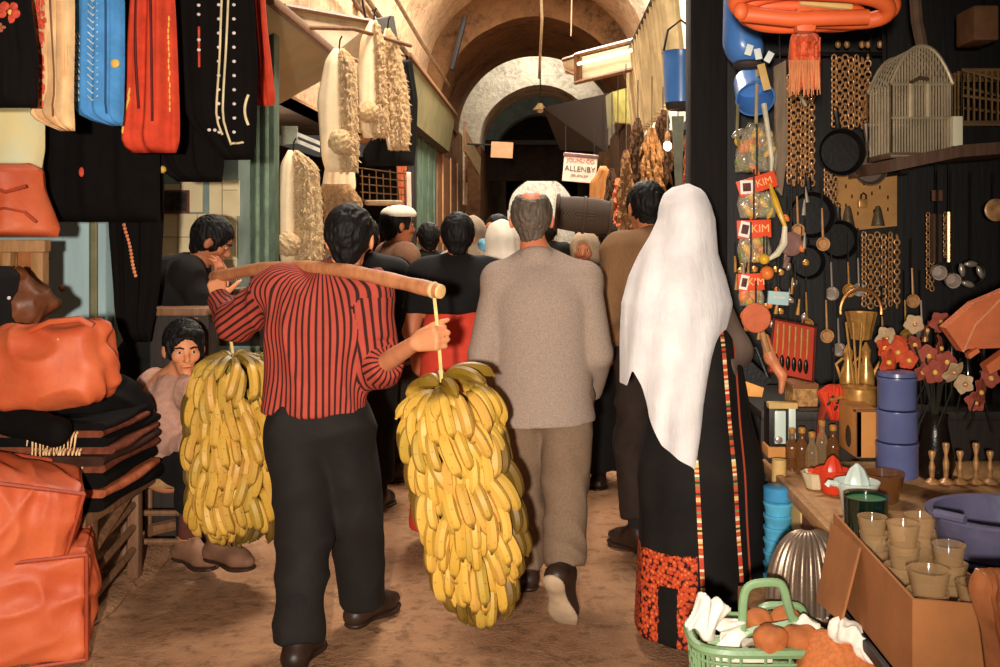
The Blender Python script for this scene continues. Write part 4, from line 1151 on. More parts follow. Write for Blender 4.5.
walker(397, 6.3, 205, 'man in brown jacket and pale cap facing right beyond the striped shirt', brnj, -1.1, hair_m, None, None, .72, 1.05, drk, cap=w_cl, face=True)
walker(364, 5.6, 216, 'person in black jacket half hidden behind the banana carrier', blk, .0, hair_m, None, None, .7, 1.0)
walker(428, 7.3, 222, 'black-haired youth looking left beside the red-skirted woman', blk, .5, hair_m, None, None, .7, .9)
walker(473, 6.9, 217, 'person in a grey headscarf to the right of the black-haired woman', g_cl, -.2, None, g_cl, drk, .8)
walker(497, 7.6, 214, 'bareheaded reddish-faced man deep in the crowd left of the white head cloth', drk, 2.4, hair_m, None, None, .8, 1.0, sk=skin, face=True)
walker(503, 5.6, 221, 'person in a flowing white head cloth just left of the grey jacket', w_cl, .1, None, w_cl, drk, .8, 1.05, scarf_len=.34)
walker(585, 6.2, 232, 'woman in pale scarf and black coat facing this way, basket on her head', M('black_patterned_coat', (26, 22, 20), var=.9, scale=40), 2.95, None, M('pale_scarf', (168, 142, 116), rough=.9), blk, .75, 1.0, face=True)
walker(652, 4.9, 180, 'dark-haired man in tan knitted sweater bending left of the veil', swe, .45, hair_m, None, None, .80, 1.0, drk, headdx=.0, lean=.06)
walker(608, 7.8, 222, 'man in dark brown coat walking behind the tan sweater', drk, .2, hair_m, None, None, .7, 1.0)
walker(520, 10.5, 224, 'small far figure in dark clothes under the passage, left', drk, .2, hair_m, None, None, .7, 1.0)
walker(550, 11.5, 222, 'small far figure in black clothes under the passage, centre', blk, -.2, hair_m, None, None, .7, 1.0)

# the woven basket carried on her head
t = thing('basket', 'dark woven drum basket lying on its side on the scarfed woman\'s head', 'basket', P(585, 215, 5.95))
c = P(584, 215, 5.92); ax = roty(PI / 2 + .10)
n = NT('dark_wicker'); v = n.coord('Object', (1, 1, 1)); br = n.n('ShaderNodeTexBrick'); br.inputs['Scale'].default_value = 26; br.inputs['Color1'].default_value = rgb(44, 31, 22); br.inputs['Color2'].default_value = rgb(28, 20, 16); br.inputs['Mortar'].default_value = rgb(84, 62, 44); br.inputs['Mortar Size'].default_value = .05
n.l(n.coord('Generated', (1, 1, 1)), br.inputs['Vector']); n.l(br.outputs[0], n.b.inputs['Base Color']); n.bump(br.outputs['Fac'], -.5, .01); n.b.inputs['Roughness'].default_value = .8
MB().lathe(c, [(.075, -.165), (.095, -.16), (.105, -.05), (.105, .06), (.095, .155), (.07, .16)], 28, ax).build('basket_body', n.m, t, True, True)
for hh in (-.16, 0, .155): MB().lathe(c, [(.096, hh - .012), (.112, hh - .008), (.112, hh + .008), (.096, hh + .012)], 28, ax).build('hoop', M('brown_cane', (80, 58, 40)), t, True, True)
t = thing('bundle', 'small light blue cloth bundle carried in the crowd beside the white head cloth', 'bundle', P(490, 246, 6.2))
s = Sdf(); s.cone(P(484, 245, 6.2), P(497, 249, 6.2), .038, .034, .02).ell(P(490, 243, 6.2), (.03, .03, .025), None, .02); s.mesh('cloth', .008, 2, wob(5, (20, 20, 20), .006), M('light_blue_cloth', (110, 170, 196)), t, world=True)
# ================================================================== BANANAS AND POLE
pole_m = M_wood('peeled_pole_wood', (150, 88, 52), (196, 130, 84), (10, 10, 3))
PL = P(214, 277, 4.28); PM1 = P(270, 268, 3.93); PM2 = P(332, 269, 3.67); PM3 = P(390, 280, 3.52); PR = P(440, 291.5, 3.40)
t = thing('carrying_pole', 'bowed wooden carrying pole across the striped shirt man\'s shoulders', 'pole', PM2)
def cr(p0, p1, p2, p3, n):
    o = []
    for i in range(n):
        x = i / n
        o.append(.5 * ((2 * p1) + (p2 - p0) * x + (2 * p0 - 5 * p1 + 4 * p2 - p3) * x * x + (3 * p1 - p0 - 3 * p2 + p3) * x ** 3))
    return o
K = [PL + (PL - PM1) * .3, PL, PM1, PM2, PM3, PR, PR + (PR - PM3)]
path = sum([cr(K[i], K[i + 1], K[i + 2], K[i + 3], 10) for i in range(4)], []) + [PR]
MB().tube(path, [.0245 + .003 * math.sin(i * .9) * .5 + .002 * (i / len(path)) for i in range(len(path))], 14).build('pole', pole_m, t, True, True)
d = (PR - PM3).normalized()
MB().tube([PR - d * .002, PR + d * .006], [.0255, .024], 14).build('cut_end', M('pale_cut_wood', (226, 180, 120)), t, True, True)
MB().tube([PR - d * .035, PR - d * .028, PR - d * .020], [.0275, .030, .0275], 14).build('rope_lashing', M('jute', (200, 170, 120)), t, True, True)

def M_banana():
    n = NT('banana_skin'); oi = n.n('ShaderNodeObjectInfo')
    c = n.ramp(oi.outputs['Random'], [(0, rgb(190, 146, 54)), (.35, rgb(208, 164, 72)), (.65, rgb(196, 148, 66)), (1, rgb(172, 140, 54))])
    v = n.coord('Object'); sp = n.n('ShaderNodeSeparateXYZ'); n.l(v, sp.inputs[0])
    g = n.ramp(n.math('ADD', n.math('MULTIPLY', sp.outputs[2], -6.0), n.math('MULTIPLY', n.noise(v, 30, 3), .12)), [(.07, rgb(122, 118, 42)), (.22, (1, 1, 1, 1)), (.92, (1, 1, 1, 1)), (1.0, rgb(70, 58, 34))])
    x = n.n('ShaderNodeMix', data_type='RGBA', blend_type='MULTIPLY'); x.inputs[0].default_value = .8
    n.l(c, x.inputs[6]); n.l(g, x.inputs[7])
    sp2 = n.ramp(n.noise(v, 55, 3, .7), [(.30, rgb(120, 84, 40)), (.38, (1, 1, 1, 1))])
    y = n.n('ShaderNodeMix', data_type='RGBA', blend_type='MULTIPLY'); y.inputs[0].default_value = .6
    n.l(x.outputs[2], y.inputs[6]); n.l(sp2, y.inputs[7]); n.l(y.outputs[2], n.b.inputs['Base Color'])
    n.b.inputs['Roughness'].default_value = .5; n.b.inputs['Specular IOR Level'].default_value = .3
    return n.m
ban_m = M_banana()
def banana_mesh():
    mb = MB(); N = 11; pts = []; rs = []
    for i in range(N):
        x = i / (N - 1); a = math.radians(-32 + 72 * x)
        pts.append(Vector((.132 * (math.cos(a) - math.cos(math.radians(-32))), 0, -.132 * (math.sin(a) - math.sin(math.radians(-32))))))
        r = .0200 * min(1, .42 + 2.6 * x) * (1 if x < .8 else 1 - ((x - .8) / .2) ** 2 * .72)
        rs.append(r if i else .0065)
    mb.tube(pts, rs, 7)
    tip = pts[-1]; dd = (pts[-1] - pts[-2]).normalized(); mb.tube([tip - dd * .002, tip + dd * .007], [.0052, .0045], 6)
    me = mb.build('banana', ban_m).data
    return me
o_ = [o for o in bpy.data.objects]
ban_me = banana_mesh(); bpy.data.objects.remove([o for o in bpy.data.objects if o.data == ban_me][0])

def bunch(label, A, B, r0, tiers, seed, rope_top):
    rd = random.Random(seed); ax = (B - A).normalized(); Lh = (B - A).length
    u = Vector((1, 0, 0)); u = (u - ax * u.dot(ax)).normalized(); w = ax.cross(u)       # w points away / toward the viewer
    t = thing('banana_bunch', label, 'bananas', A, 0, 'banana bunches on the carrying pole')
    MB().tube([A + (B - A) * (i / 8) for i in range(9)], [.03] + [.06] * 7 + [.03], 10).build('stalk', M('green_stalk', (130, 120, 52), var=.3, scale=20), t, True, True)
    for ro in ((rope_top, A - ax * .02),):
        MB().tube([ro[0], ro[0] * .5 + ro[1] * .5 + Vector((.003, 0, 0)), ro[1]], .0065, 6).build('rope', M('pale_rope', (222, 190, 122), rough=.9), t, True, True)
    items = []
    for j, (f, n, rb, tilt, sc, off) in enumerate(tiers):
        c = A + (B - A) * f
        ph0 = rd.random() * 6.28
        for layer in range(2 if j else 1):
            for i in range(n):
                hnd = i // 5
                rr = random.Random(seed * 100 + j * 20 + hnd)
                ph = ph0 + 2 * PI * (i + layer * .5) / n + rr.uniform(-.06, .06) + rd.uniform(-.03, .03)
                rad = u * math.cos(ph) + w * math.sin(ph)
                tl = math.radians(tilt + rr.uniform(-9, 9) + rd.uniform(-5, 5) - layer * 10)
                down = (ax * math.cos(tl) + rad * math.sin(tl)).normalized()
                tw = rr.uniform(-.28, .28) + rd.uniform(-.10, .10)
                side = ax.cross(rad).normalized()
                down = (down + side * tw).normalized()
                out = (rad - down * rad.dot(down)).normalized()
                if tilt > 70: out = (-ax - down * (-ax).dot(down)).normalized()
                Ym = (-down).cross(out).normalized()
                R = Matrix((out, Ym, -down)).transposed()
                pos = c + rad * (rb + off + rr.uniform(-.012, .012) + rd.uniform(-.006, .006) - layer * .012) + ax * (rr.uniform(-.03, .03) + rd.uniform(-.012, .012) + layer * .035)
                items.append((pos, R, sc * rd.uniform(.9, 1.1)))
    items.sort(key=lambda q: q[0].y)
    inv = Matrix.Translation(-A)
    for k, (pos, R, sc) in enumerate(items[:100]):
        o = bpy.data.objects.new('banana', ban_me); COL.objects.link(o); o.parent = t
        o.matrix_local = inv @ Matrix.Translation(pos) @ R.to_4x4() @ Matrix.Scale(sc, 4)
    bm = bmesh.new()
    for pos, R, sc in items[100:]:
        m = ban_me.copy(); m.transform(inv @ Matrix.Translation(pos) @ R.to_4x4() @ Matrix.Scale(sc, 4)); bm.from_mesh(m); bpy.data.meshes.remove(m)
    me = bpy.data.meshes.new('bananas_at_the_back'); bm.to_mesh(me); bm.free()
    o = link('banana', me, ban_m, t); o['kind'] = 'stuff'
    return t
tR = [(-.01, 14, .02, 78, 1.0, .0), (.02, 19, .07, 20, 1.0, .05), (.13, 20, .075, 16, 1.0, .055), (.25, 20, .075, 18, 1.0, .06), (.37, 20, .075, 20, .98, .06), (.49, 20, .075, 18, .98, .055), (.61, 19, .07, 16, .98, .055), (.73, 17, .06, 14, .98, .05), (.81, 13, .04, 10, .95, .03)]
d = (PR - PM3).normalized()
bunch('larger nearer banana bunch hanging tilted from the pole\'s right end', P(443, 388, 3.45), P(489, 600, 3.45), .1, tR, 3, PR - d * .028)
tL = [(-.01, 14, .02, 76, 1.05, .0), (.03, 19, .07, 20, 1.05, .06), (.15, 20, .075, 16, 1.05, .07), (.27, 20, .075, 18, 1.05, .075), (.39, 20, .075, 20, 1.05, .08), (.51, 20, .075, 18, 1.05, .08), (.63, 20, .075, 16, 1.05, .08), (.75, 18, .075, 14, 1.05, .07), (.82, 14, .05, 10, 1.0, .05)]
bunch('banana bunch hanging straight from the pole\'s left end by the boy', P(233, 358, 4.28), P(237, 530, 4.28), .1, tL, 9, PL + (PM1 - PL).normalized() * .05)

# ================================================================== THE LEFT STALL
def fab(name, c, **k): return M(name, c, rough=.9, var=k.pop('var', .14), scale=k.pop('scale', 14), bump=.25, bscale=220, bdist=.002, spec=.12, **k)
def strip(dr, u0, v0, u1, v1, r, mat, parent, name, out=.004, n=16):
    return MB().tube(dr.line(u0, v0, u1, v1, n, out), r, 6).build(name, mat, parent, True, True)
def motif(dr, parent, name, mat, pts, r=.006, out=.004, flat=.5):
    """small stitched marks as one part"""
    mb = MB()
    for u, v in pts:
        p = dr.pt(u, v, out); mb.ball(p, (r, r * flat, r), 8, 6)
    return mb.build(name, mat, parent, True, True)
gold = M('gold_thread', (222, 176, 84), rough=.5); pearl = M('pearl_bead', (222, 206, 200), rough=.25, spec=.6)
# the rail the clothes hang from (above the picture)
t = thing('clothes_rail', 'iron rail under the stall roof carrying the hanging clothes', 'rail', P(120, -70, 4.0))
MB().tube([P(-60, -62, 3.3), P(120, -62, 4.1), P(300, -62, 5.3)], .014, 8).build('rail', iron, t, True, True)

def garment(name, label, cat, d, rows, mat, thick=.09, fold=.014, nf=3, seed=0, dslope=0.0, **k):
    top = rows[0]; xm = (top[1] + top[2]) / 2
    t = thing(name, label, cat, P(xm, (rows[0][0] + rows[-1][0]) / 2, d), 0, 'clothes hanging at the left stall')
    dr = Drape(rows, d, thick, fold, nf, seed, dslope=dslope); dr.build('cloth', mat, t, **k)
    return t, dr
red_emb = M('red_embroidery', (196, 74, 52), rough=.9, var=.3, scale=60)
g, dr = garment('hanging_dress', 'black dress with an embroidered red flower at the top left edge', 'dress', 3.55, [(-62, -40, 20), (0, -44, 31), (60, -44, 39), (108, -44, 38)], fab('black_velvet', (15, 11, 9)), seed=1)
def px_uv(dr, x, y):
    ys = [dr.f(0)[0], dr.f(1)[0]]; v = (y - ys[0]) / (ys[1] - ys[0]); _, a, b = dr.f(v); return (x - a) / (b - a), v
mb = MB()
for k in range(5):
    a = k * 2 * PI / 5 + .3; u, v = px_uv(dr, 15 + 6.5 * math.cos(a), 14 + 6.5 * math.sin(a)); mb.ball(dr.pt(u, v, .003), (.017, .005, .017), 10, 6)
mb.build('embroidered_flower', red_emb, g, True, True)
u, v = px_uv(dr, 15, 14); MB().ball(dr.pt(u, v, .006), (.010, .005, .010), 8, 6).build('flower_centre', gold, g, True, True)
mb = MB()
for x, y in ((6, 27), (10, 30), (3, 22), (7, 33)): u, v = px_uv(dr, x, y); mb.ball(dr.pt(u, v, .003), (.012, .004, .007), 8, 6)
mb.build('embroidered_leaf', M('dull_orange_thread', (160, 90, 60)), g, True, True)

g, dr = garment('hanging_dress', 'cream dress with red embroidered edges between black and blue dresses', 'dress', 3.72, [(-62, 40, 70), (0, 29, 75), (40, 33, 75), (80, 38, 74), (104, 36, 74), (110, 28, 74), (118, 27, 75), (131, 60, 75)], fab('cream_cotton', (228, 186, 136)), seed=2, nf=4, fold=.02)
mb = MB(); rd = random.Random(5)
for k in range(70):
    y = -40 + 148 * k / 70; x = 47 + rd.uniform(-4.5, 4.5) - y * .02; u, v = px_uv(dr, x, y); mb.ball(dr.pt(u, v, .002), (.010, .004, .012), 6, 5)
mb.build('embroidered_band', red_emb, g, True, True)
strip(dr, .62, .05, .60, .93, .004, M('brown_thread', (120, 80, 54)), g, 'seam')
g, dr = garment('hanging_dress', 'sky blue dress with white herringbone stitching and a gold button', 'dress', 3.92, [(-62, 82, 116), (0, 76, 125), (60, 75, 125), (112, 75, 124), (118, 75, 124), (126, 110, 122)], fab('sky_blue_cotton', (76, 138, 196)), seed=3, fold=.008)
wth = M('pale_thread', (214, 214, 196))
mb = MB()
for k in range(22):
    y = -50 + k * 7
    for sx in (-1, 1):
        a = px_uv(dr, 98, y + 5); b = px_uv(dr, 98 + sx * 5.5, y); 
        mb.tube([dr.pt(a[0], a[1], .003), dr.pt(b[0], b[1], .003)], .0022, 5)
    if y > 30:
        for dx in (0, 4): a = px_uv(dr, 77 + dx, y); b = px_uv(dr, 80 + dx, y + 5); mb.tube([dr.pt(a[0], a[1], .003), dr.pt(b[0], b[1], .003)], .0025, 5)
mb.build('stitching', wth, g, True, True)
strip(dr, .70, .02, .70, .94, .004, M('dark_blue_thread', (40, 74, 112)), g, 'seam')
u, v = px_uv(dr, 119, 65); MB().ball(dr.pt(u, v, .006), (.018, .008, .018), 12, 8).build('gold_button', gold, g, True, True)
g, dr = garment('hanging_coat', 'bright red hanging coat with gold trim lines right of the blue dress', 'coat', 4.08, [(-62, 134, 168), (0, 130, 175), (60, 126, 178), (118, 124, 180), (146, 121, 180), (153, 130, 176)], fab('bright_red_wool', (200, 66, 42)), seed=4, nf=2, thick=.12, fold=.02)
strip(dr, .58, .02, .62, .86, .006, M('dark_red_seam', (90, 26, 20)), g, 'front_seam', .001)  # darker red strips along the front seams
strip(dr, .26, .30, .34, .80, .006, M('dark_red_seam', (90, 26, 20)), g, 'front_seam', .001)
mb = MB(); rd = random.Random(8)
for k in range(16):
    for x0, x1, y0, y1 in ((135, 128, 92, 132), (171, 172, 20, 110)):
        q = k / 15; u, v = px_uv(dr, x0 + (x1 - x0) * q + rd.uniform(-.6, .6), y0 + (y1 - y0) * q); mb.ball(dr.pt(u, v, .003), (.004, .003, .012), 6, 5)
mb.build('gold_stitching', gold, g, True, True)
g, dr = garment('hanging_dress', 'black dress with pearl beads and pale trim right of the red coat', 'dress', 4.4, [(-62, 190, 244), (0, 178, 254), (60, 180, 258), (120, 186, 257), (150, 214, 256), (160, 225, 250)], fab('black_velvet', (15, 11, 9)), seed=5, fold=.01)
cream_t = M('cream_braid', (226, 206, 160))
for xx0, xx1, yy in ((228, 226, 136), (232, 235, 146)):
    a = px_uv(dr, xx0, -40); b = px_uv(dr, xx1, yy); strip(dr, a[0], a[1], b[0], b[1], .005, cream_t, g, 'braid', .005)
a = px_uv(dr, 235, 145); b = px_uv(dr, 246, 143); strip(dr, a[0], a[1], b[0], b[1], .005, cream_t, g, 'braid', .005)
pts = [px_uv(dr, x, y) for x in (222, 237) for y in range(-35, 140, 14)] + [px_uv(dr, 203, y) for y in (8, 17, 42, 52)] + [px_uv(dr, x, 131) for x in (213, 218)]
for u, v in pts: MB().ball(dr.pt(u, v, .005), (.0085, .006, .0075), 8, 6).build('pearl_bead', pearl, g, True, True)
mb = MB()
for k in range(20):
    u, v = px_uv(dr, 203, 30 + 2 * k); mb.ball(dr.pt(u, v, .003), (.006, .004, .006), 6, 5)
mb.build('red_stitching', red_emb, g, True, True)
a = [px_uv(dr, 251 - 3.5 * math.sin(q * PI), 96 + 30 * q) for q in [i / 10 for i in range(11)]]
MB().tube([dr.pt(u, v, .006) for u, v in a], .006, 6).build('braid', cream_t, g, True, True)
g, dr = garment('hanging_coat', 'narrow red garment hanging beside the grey shutter flap', 'coat', 4.9, [(-62, 256, 266), (0, 252, 265), (28, 254, 267), (60, 256, 271), (104, 254, 276), (106, 258, 274)], fab('bright_red_wool', (200, 66, 42)), seed=6, thick=.07)
g, dr = garment('hanging_dress', 'broad plain black garment hanging below the blue dress and red coat', 'dress', 4.55, [(-62, 60, 130), (60, 48, 150), (120, 44, 160), (200, 43, 160), (222, 43, 161)], fab('black_velvet', (15, 11, 9)), seed=7, thick=.12)
u, v = px_uv(dr, 89, 173); MB().ball(dr.pt(u, v, .004), (.012, .006, .022), 8, 6).build('embroidered_spot', red_emb, g, True, True)
g, dr = garment('hanging_skirt', 'long black skirt with orange dotted slit hanging before the pale column', 'skirt', 4.75, [(-62, 120, 150), (120, 112, 165), (222, 108, 164), (290, 114, 160), (330, 116, 152), (342, 124, 150)], fab('black_velvet', (15, 11, 9)), seed=8, thick=.12)
pts = [px_uv(dr, 131 + 9 * q, 225 + 50 * q) for q in [i / 14 for i in range(15)]]
motif(dr, g, 'dotted_trim', M('orange_thread', (214, 130, 86)), pts, .009)
g, dr = garment('hanging_coat', 'black garment with rounded hem above the stooping man', 'coat', 4.66, [(-62, 165, 210), (60, 158, 222), (140, 150, 225), (170, 158, 224), (182, 178, 222)], fab('black_velvet', (15, 11, 9)), seed=9, thick=.1)
u, v = px_uv(dr, 163, 175); MB().ball(dr.pt(max(.05, u), min(.95, v), .004), .018, 8, 6).build('button', gold, g, True, True)

# sheepskins and fleece waistcoats in front of the next shop
def M_fleece(name, c, c2):
    n = NT(name); v = n.coord('Object')
    f = n.noise(v, 22, 5, .75)
    n.l(n.ramp(f, [(.32, rgb(*c2)), (.62, rgb(*c))]), n.b.inputs['Base Color']); n.b.inputs['Roughness'].default_value = 1; n.b.inputs['Specular IOR Level'].default_value = .05
    n.b.inputs['Sheen Weight'].default_value = .3
    n.bump(n.noise(v, 60, 4, .8), 1.0, .02); return n.m
fleece = M_fleece('cream_fleece', (246, 212, 158), (206, 158, 106)); hide = fab('cream_suede', (248, 222, 182), var=.06); fleece2 = M_fleece('golden_fleece', (220, 172, 112), (164, 116, 70))
def vest(label, d, rows, split, seed, furry='right', extra=(), name='sheepskin_waistcoat', cat='waistcoat'):
    """split: fraction of the width; one side smooth hide, the other woolly"""
    xm = (rows[1][1] + rows[1][2]) / 2
    t = thing(name, label, cat, P(xm, (rows[0][0] + rows[-1][0]) / 2, d), 0, 'sheepskin clothes hanging at the left')
    A = []; B = []
    for (y, l, r), s_ in zip(rows, split):
        m = l + (r - l) * s_; A.append((y, l, m + .5)); B.append((y, m - .5, r))
    a, b = (hide, fleece) if furry == 'right' else (fleece, hide)
    Drape(A, d, .10, .004, 1, seed, rough=.03 if furry == 'left' else 0, rf=40).build('hide_panel' if furry == 'right' else 'fleece_panel', a, t, 20, 40)
    Drape(B, d + .01, .13, .010, 2, seed + 3, rough=.045 if furry == 'right' else 0, rf=40).build('fleece_panel' if furry == 'right' else 'hide_panel', b, t, 26, 48, 1100 if furry == 'right' else 0)
    for e in extra:
        c = P(e[0], e[1], d - .10); s = Sdf(); s.ell(c, (e[2], e[2] * .8, e[2]), None, .02)
        s.mesh('fleece_cuff', .008, 1, wob(seed + 9, (50, 50, 50), .008), fleece, t, world=True)
    y0 = rows[0][0]; x0 = (rows[0][1] + rows[0][2]) / 2
    MB().tube([P(x0, y0 + 3, d), P(x0 + 1, y0 - 8, d), P(x0 + 3, y0 - 12, d)], .006, 6).build('hook', iron, t, True, True)
    return t
vest('sheepskin waistcoat hanging leftmost below the grey shutter flap', 7.1, [(48, 334, 344), (60, 325, 355), (100, 317, 357), (140, 320, 358), (160, 322, 359), (172, 326, 358)], (.5, .5, .62, .6, .5, .5), 1, extra=((340, 142, .085),))
vest('sheepskin waistcoat hanging in the middle of the upper three', 7.6, [(20, 370, 377), (40, 360, 384), (75, 357, 386), (105, 358, 388), (128, 360, 390), (138, 364, 388)], (.6, .65, .7, .62, .4, .4), 2, extra=((368, 112, .08),))
vest('sheepskin waistcoat hanging rightmost of the upper three beside the shutter', 8.0, [(28, 385, 390), (45, 381, 399), (90, 379, 408), (130, 384, 411), (150, 388, 408)], (.3, .25, .25, .2, .2), 3)
vest('long pale sheepskin coat hanging lowest at left behind the green pilaster', 7.0, [(150, 288, 298), (165, 280, 318), (200, 278, 322), (250, 279, 324), (268, 282, 320)], (.5, .4, .38, .36, .36), 4, extra=((288, 244, .085),), name='sheepskin_coat', cat='coat')
t = thing('sheepskin', 'golden shaggy sheepskin hanging behind the banana carrier\'s head', 'sheepskin', P(335, 230, 7.3), 0, 'sheepskin clothes hanging at the left')
Drape([(184, 322, 350), (200, 312, 362), (240, 306, 364), (270, 310, 362)], 7.3, .16, .01, 2, 7, rough=.05, rf=40).build('fleece', fleece2, t, 36, 40, 1500)
t = thing('sheepskin', 'narrow cream hide strip hanging between waistcoat and golden sheepskin', 'sheepskin', P(335, 180, 7.35), 0, 'sheepskin clothes hanging at the left')
Drape([(160, 326, 354), (186, 322, 356), (215, 322, 350)], 7.35, .06, .01, 2, 9).build('hide', hide, t)
t = thing('cloth_roll', 'dark bundle hanging behind the rightmost sheepskin waistcoat', 'bundle', P(395, 160, 8.3))
Drape([(60, 388, 412), (100, 400, 418), (150, 362, 416), (166, 364, 414)], 8.3, .1, .02, 3, 4).build('cloth', blk, t)
tag(MB().tube([(-1.75, 6.9, 2.95), (-1.4, 7.3, 3.02), (-1.1, 8.2, 3.06)], .016, 7).build('hanging_pole', mid_wood), 'wooden pole holding the upper sheepskin waistcoats', 'pole')
t = thing('price_board', 'small grey board with two white bars below the shutter flap', 'sign', P(305, 136, 7.6))
MB().prism([P(281, 126, 7.6), P(297, 126, 7.6), P(297, 143, 7.6), P(281, 145, 7.6)], (0, .03, 0)).build('board', M('grey_green_board', (150, 156, 140)), t, False, True)
for dy in (0, 7): MB().prism([P(297, 132 + dy, 7.5), P(319, 141 + dy, 7.5), P(319, 145 + dy, 7.5), P(297, 136 + dy, 7.5)], (0, .03, 0)).build('white_bar', M('white_paint', (226, 220, 206)), t, False, True)
# wire rack with a white rim
t = thing('wire_rack', 'wire display rack with a pale round rim above the capped man', 'rack', P(385, 190, 9))
c = P(384, 204, 8.6)
MB().lathe(c, [(.15, -.01), (.165, 0), (.165, .02), (.15, .03)], 28).build('rim', M('white_enamel_rim', (216, 190, 150)), t, True, True)
mb = MB()
for k in range(7): x = 362 + k * 7; mb.tube([P(x, 170 + (k % 2) * 4, 8.7), P(x + 1, 202, 8.6)], .006, 5)
for k in range(5): mb.tube([P(360, 168 + 8 * k, 8.7), P(406, 174 + 7 * k, 8.6)], .006, 5)
mb.build('wire', M('brass_wire', (120, 88, 56), rough=.4), t, True, True)
t = thing('leg_of_mannequin', 'orange and white slip hanging in the dark left shop', 'garment', P(404, 180, 9.5)); t.name = 'hanging_slip'
Drape([(160, 396, 408), (175, 397, 406), (205, 400, 405)], 9.5, .06, .01, 2, 4).build('orange_cloth', M('orange_cloth', (206, 110, 70)), t)
Drape([(172, 406, 411), (230, 407, 412)], 9.55, .05, .01, 1, 4).build('white_cloth', w_cl, t)

# ---- heaped goods of the left stall
orange_l = M('orange_tan_leather', (188, 80, 44), rough=.55, var=.2, scale=5, c2=(208, 102, 60), bump=.35, bscale=45, spec=.35)
piping = M('dark_orange_piping', (158, 62, 34), rough=.5)
def leather_box(name, label, cat, c, half, rz, rx_=0.0, ry_=0.0, seed=1, bulge=.02, h=.010):
    t = thing(name, label, cat, (c[0], c[1], c[2] - half[2]))
    R = rotz(rz) @ rotx(rx_) @ roty(ry_); c = Vector(c)
    s = Sdf(); s.box(c, half, R, .03, .02)
    for ax_ in range(3):
        for sg in (-1, 1):
            v = Vector((0, 0, 0)); v[ax_] = sg * half[ax_] * .72; r = [half[i] * .78 for i in range(3)]; r[ax_] = half[ax_] * .38
            s.ell(c + R @ v, r, R, .05)
    s.mesh('cover', h, 1, wob(seed, (8, 8, 8), .010, 6, 1.2, True), orange_l, t, world=True)
    hx, hy, hz = half
    q = lambda x, y, z: c + R @ Vector((x * hx * .985, y * hy * .985, z * hz * .985))
    for lo in (((-1, -1, 1), (1, -1, 1), (1, 1, 1), (-1, 1, 1)), ((-1, -1, -1), (1, -1, -1), (1, 1, -1), (-1, 1, -1))):
        MB().tube([q(*p) for p in lo], .008, 6, closed=True).build('piping', piping, t, True, True)
    MB().tube([q(1, -1, -1), q(1, -1, 1)], .008, 6).build('piping', piping, t, True, True)
    return t
leather_box('leather_pouf', 'orange leather pouf on the ground, lower of the two at the left front', 'pouf', (-1.985, 3.64, .20), (.30, .19, .19), math.radians(22), seed=2)
leather_box('leather_pouf', 'orange leather pouf slumped on top of the lower one at left front', 'pouf', (-2.0, 3.60, .535), (.27, .18, .165), math.radians(28), .10, .26, seed=3)
t = thing('leather_bag', 'large creased orange leather bag on top of the rug stack', 'bag', P(60, 400, 3.9))
s = Sdf(); q = lambda x, y, d=3.9: P(x, y, d)
s.box(q(54, 364), (.20, .11, .145), roty(-.10), .05, .03).ell(q(54, 370), (.20, .15, .12), None, .06).cone(q(12, 340), q(24, 398), .05, .03, .04).cone(q(98, 332), q(106, 326), .03, .012, .03).cone(q(100, 360), q(112, 382), .05, .02, .03)
s.mesh('bag_body', .009, 1, wob(71, (8, 8, 5), .020, 7, 1.4, True), orange_l, t, world=True)
MB().tube([q(30, 331, 3.8), q(50, 322, 3.78), q(80, 319, 3.78), q(92, 326, 3.8)], .012, 8).build('handle', orange_l, t, True, True)
mb = MB()
for k in range(9): mb.ball(q(58 + 3.4 * k * .25, 340 + 6 * k, 3.775), (.006, .004, .008), 6, 5)
mb.build('stitching', M('pale_orange_thread', (226, 150, 100)), t, True, True)
t = thing('buckled_strap', 'x', 'strap'); bpy.data.objects.remove(t)
t = thing('leather_bag', 'red-orange leather bag hanging below the cream cushion at the left edge', 'bag', P(28, 236, 4.25))
Drape([(163, -40, 30), (168, -40, 42), (190, -40, 44), (228, -40, 60), (237, -40, 58)], 4.25, .22, .02, 1, 3, rough=.02, rf=9).build('bag_body', orange_l, t)
MB().tube([P(-30, 180, 4.12), P(5, 192, 4.1), P(26, 186, 4.12)], .008, 6).build('seam', piping, t, True, True)
MB().tube([P(-35, 214, 4.12), P(4, 208, 4.1), P(24, 212, 4.12), P(36, 222, 4.13)], .006, 6).build('seam', piping, t, True, True)
t = thing('cushion', 'pale cream and yellow cushion above the red-orange bag at left edge', 'cushion', P(18, 165, 4.3))
Drape([(106, -40, 38), (110, -40, 45), (150, -40, 45), (168, -40, 42)], 4.3, .16, .006, 1, 2).build('cover', M('cream_yellow_cover', (232, 206, 140), c2=(204, 206, 172), scale=3), t)
t = thing('wooden_cabinet', 'tan wooden cabinet frame behind the brown leather cushion at left', 'cabinet', P(20, 330, 4.5))
for (x0, y0, x1, y1) in ((-40, 240, 48, 252), (34, 252, 46, 336), (5, 252, 14, 336), (-40, 300, 40, 308)):
    a, b = P(x0, y0, 4.5), P(x1, y1, 4.5); MB().box(((a.x + b.x) / 2, 4.5, (a.z + b.z) / 2), (b.x - a.x, .06, a.z - b.z), bev=.006).build('frame_rail', tan_wood, t, True, True)
for px in (-36, 40): q = P(px, 336, 4.55); MB().box((q.x, 4.58, q.z / 2), (.05, .05, q.z), bev=.006).build('leg', tan_wood, t, True, True)
a, b = P(-40, 250, 4.56), P(40, 345, 4.56); MB().box(((a.x + b.x) / 2, 4.57, (a.z + b.z) / 2), (b.x - a.x, .03, a.z - b.z)).build('back_panel', M('orange_brown_panel', (158, 98, 54)), t, True, True)
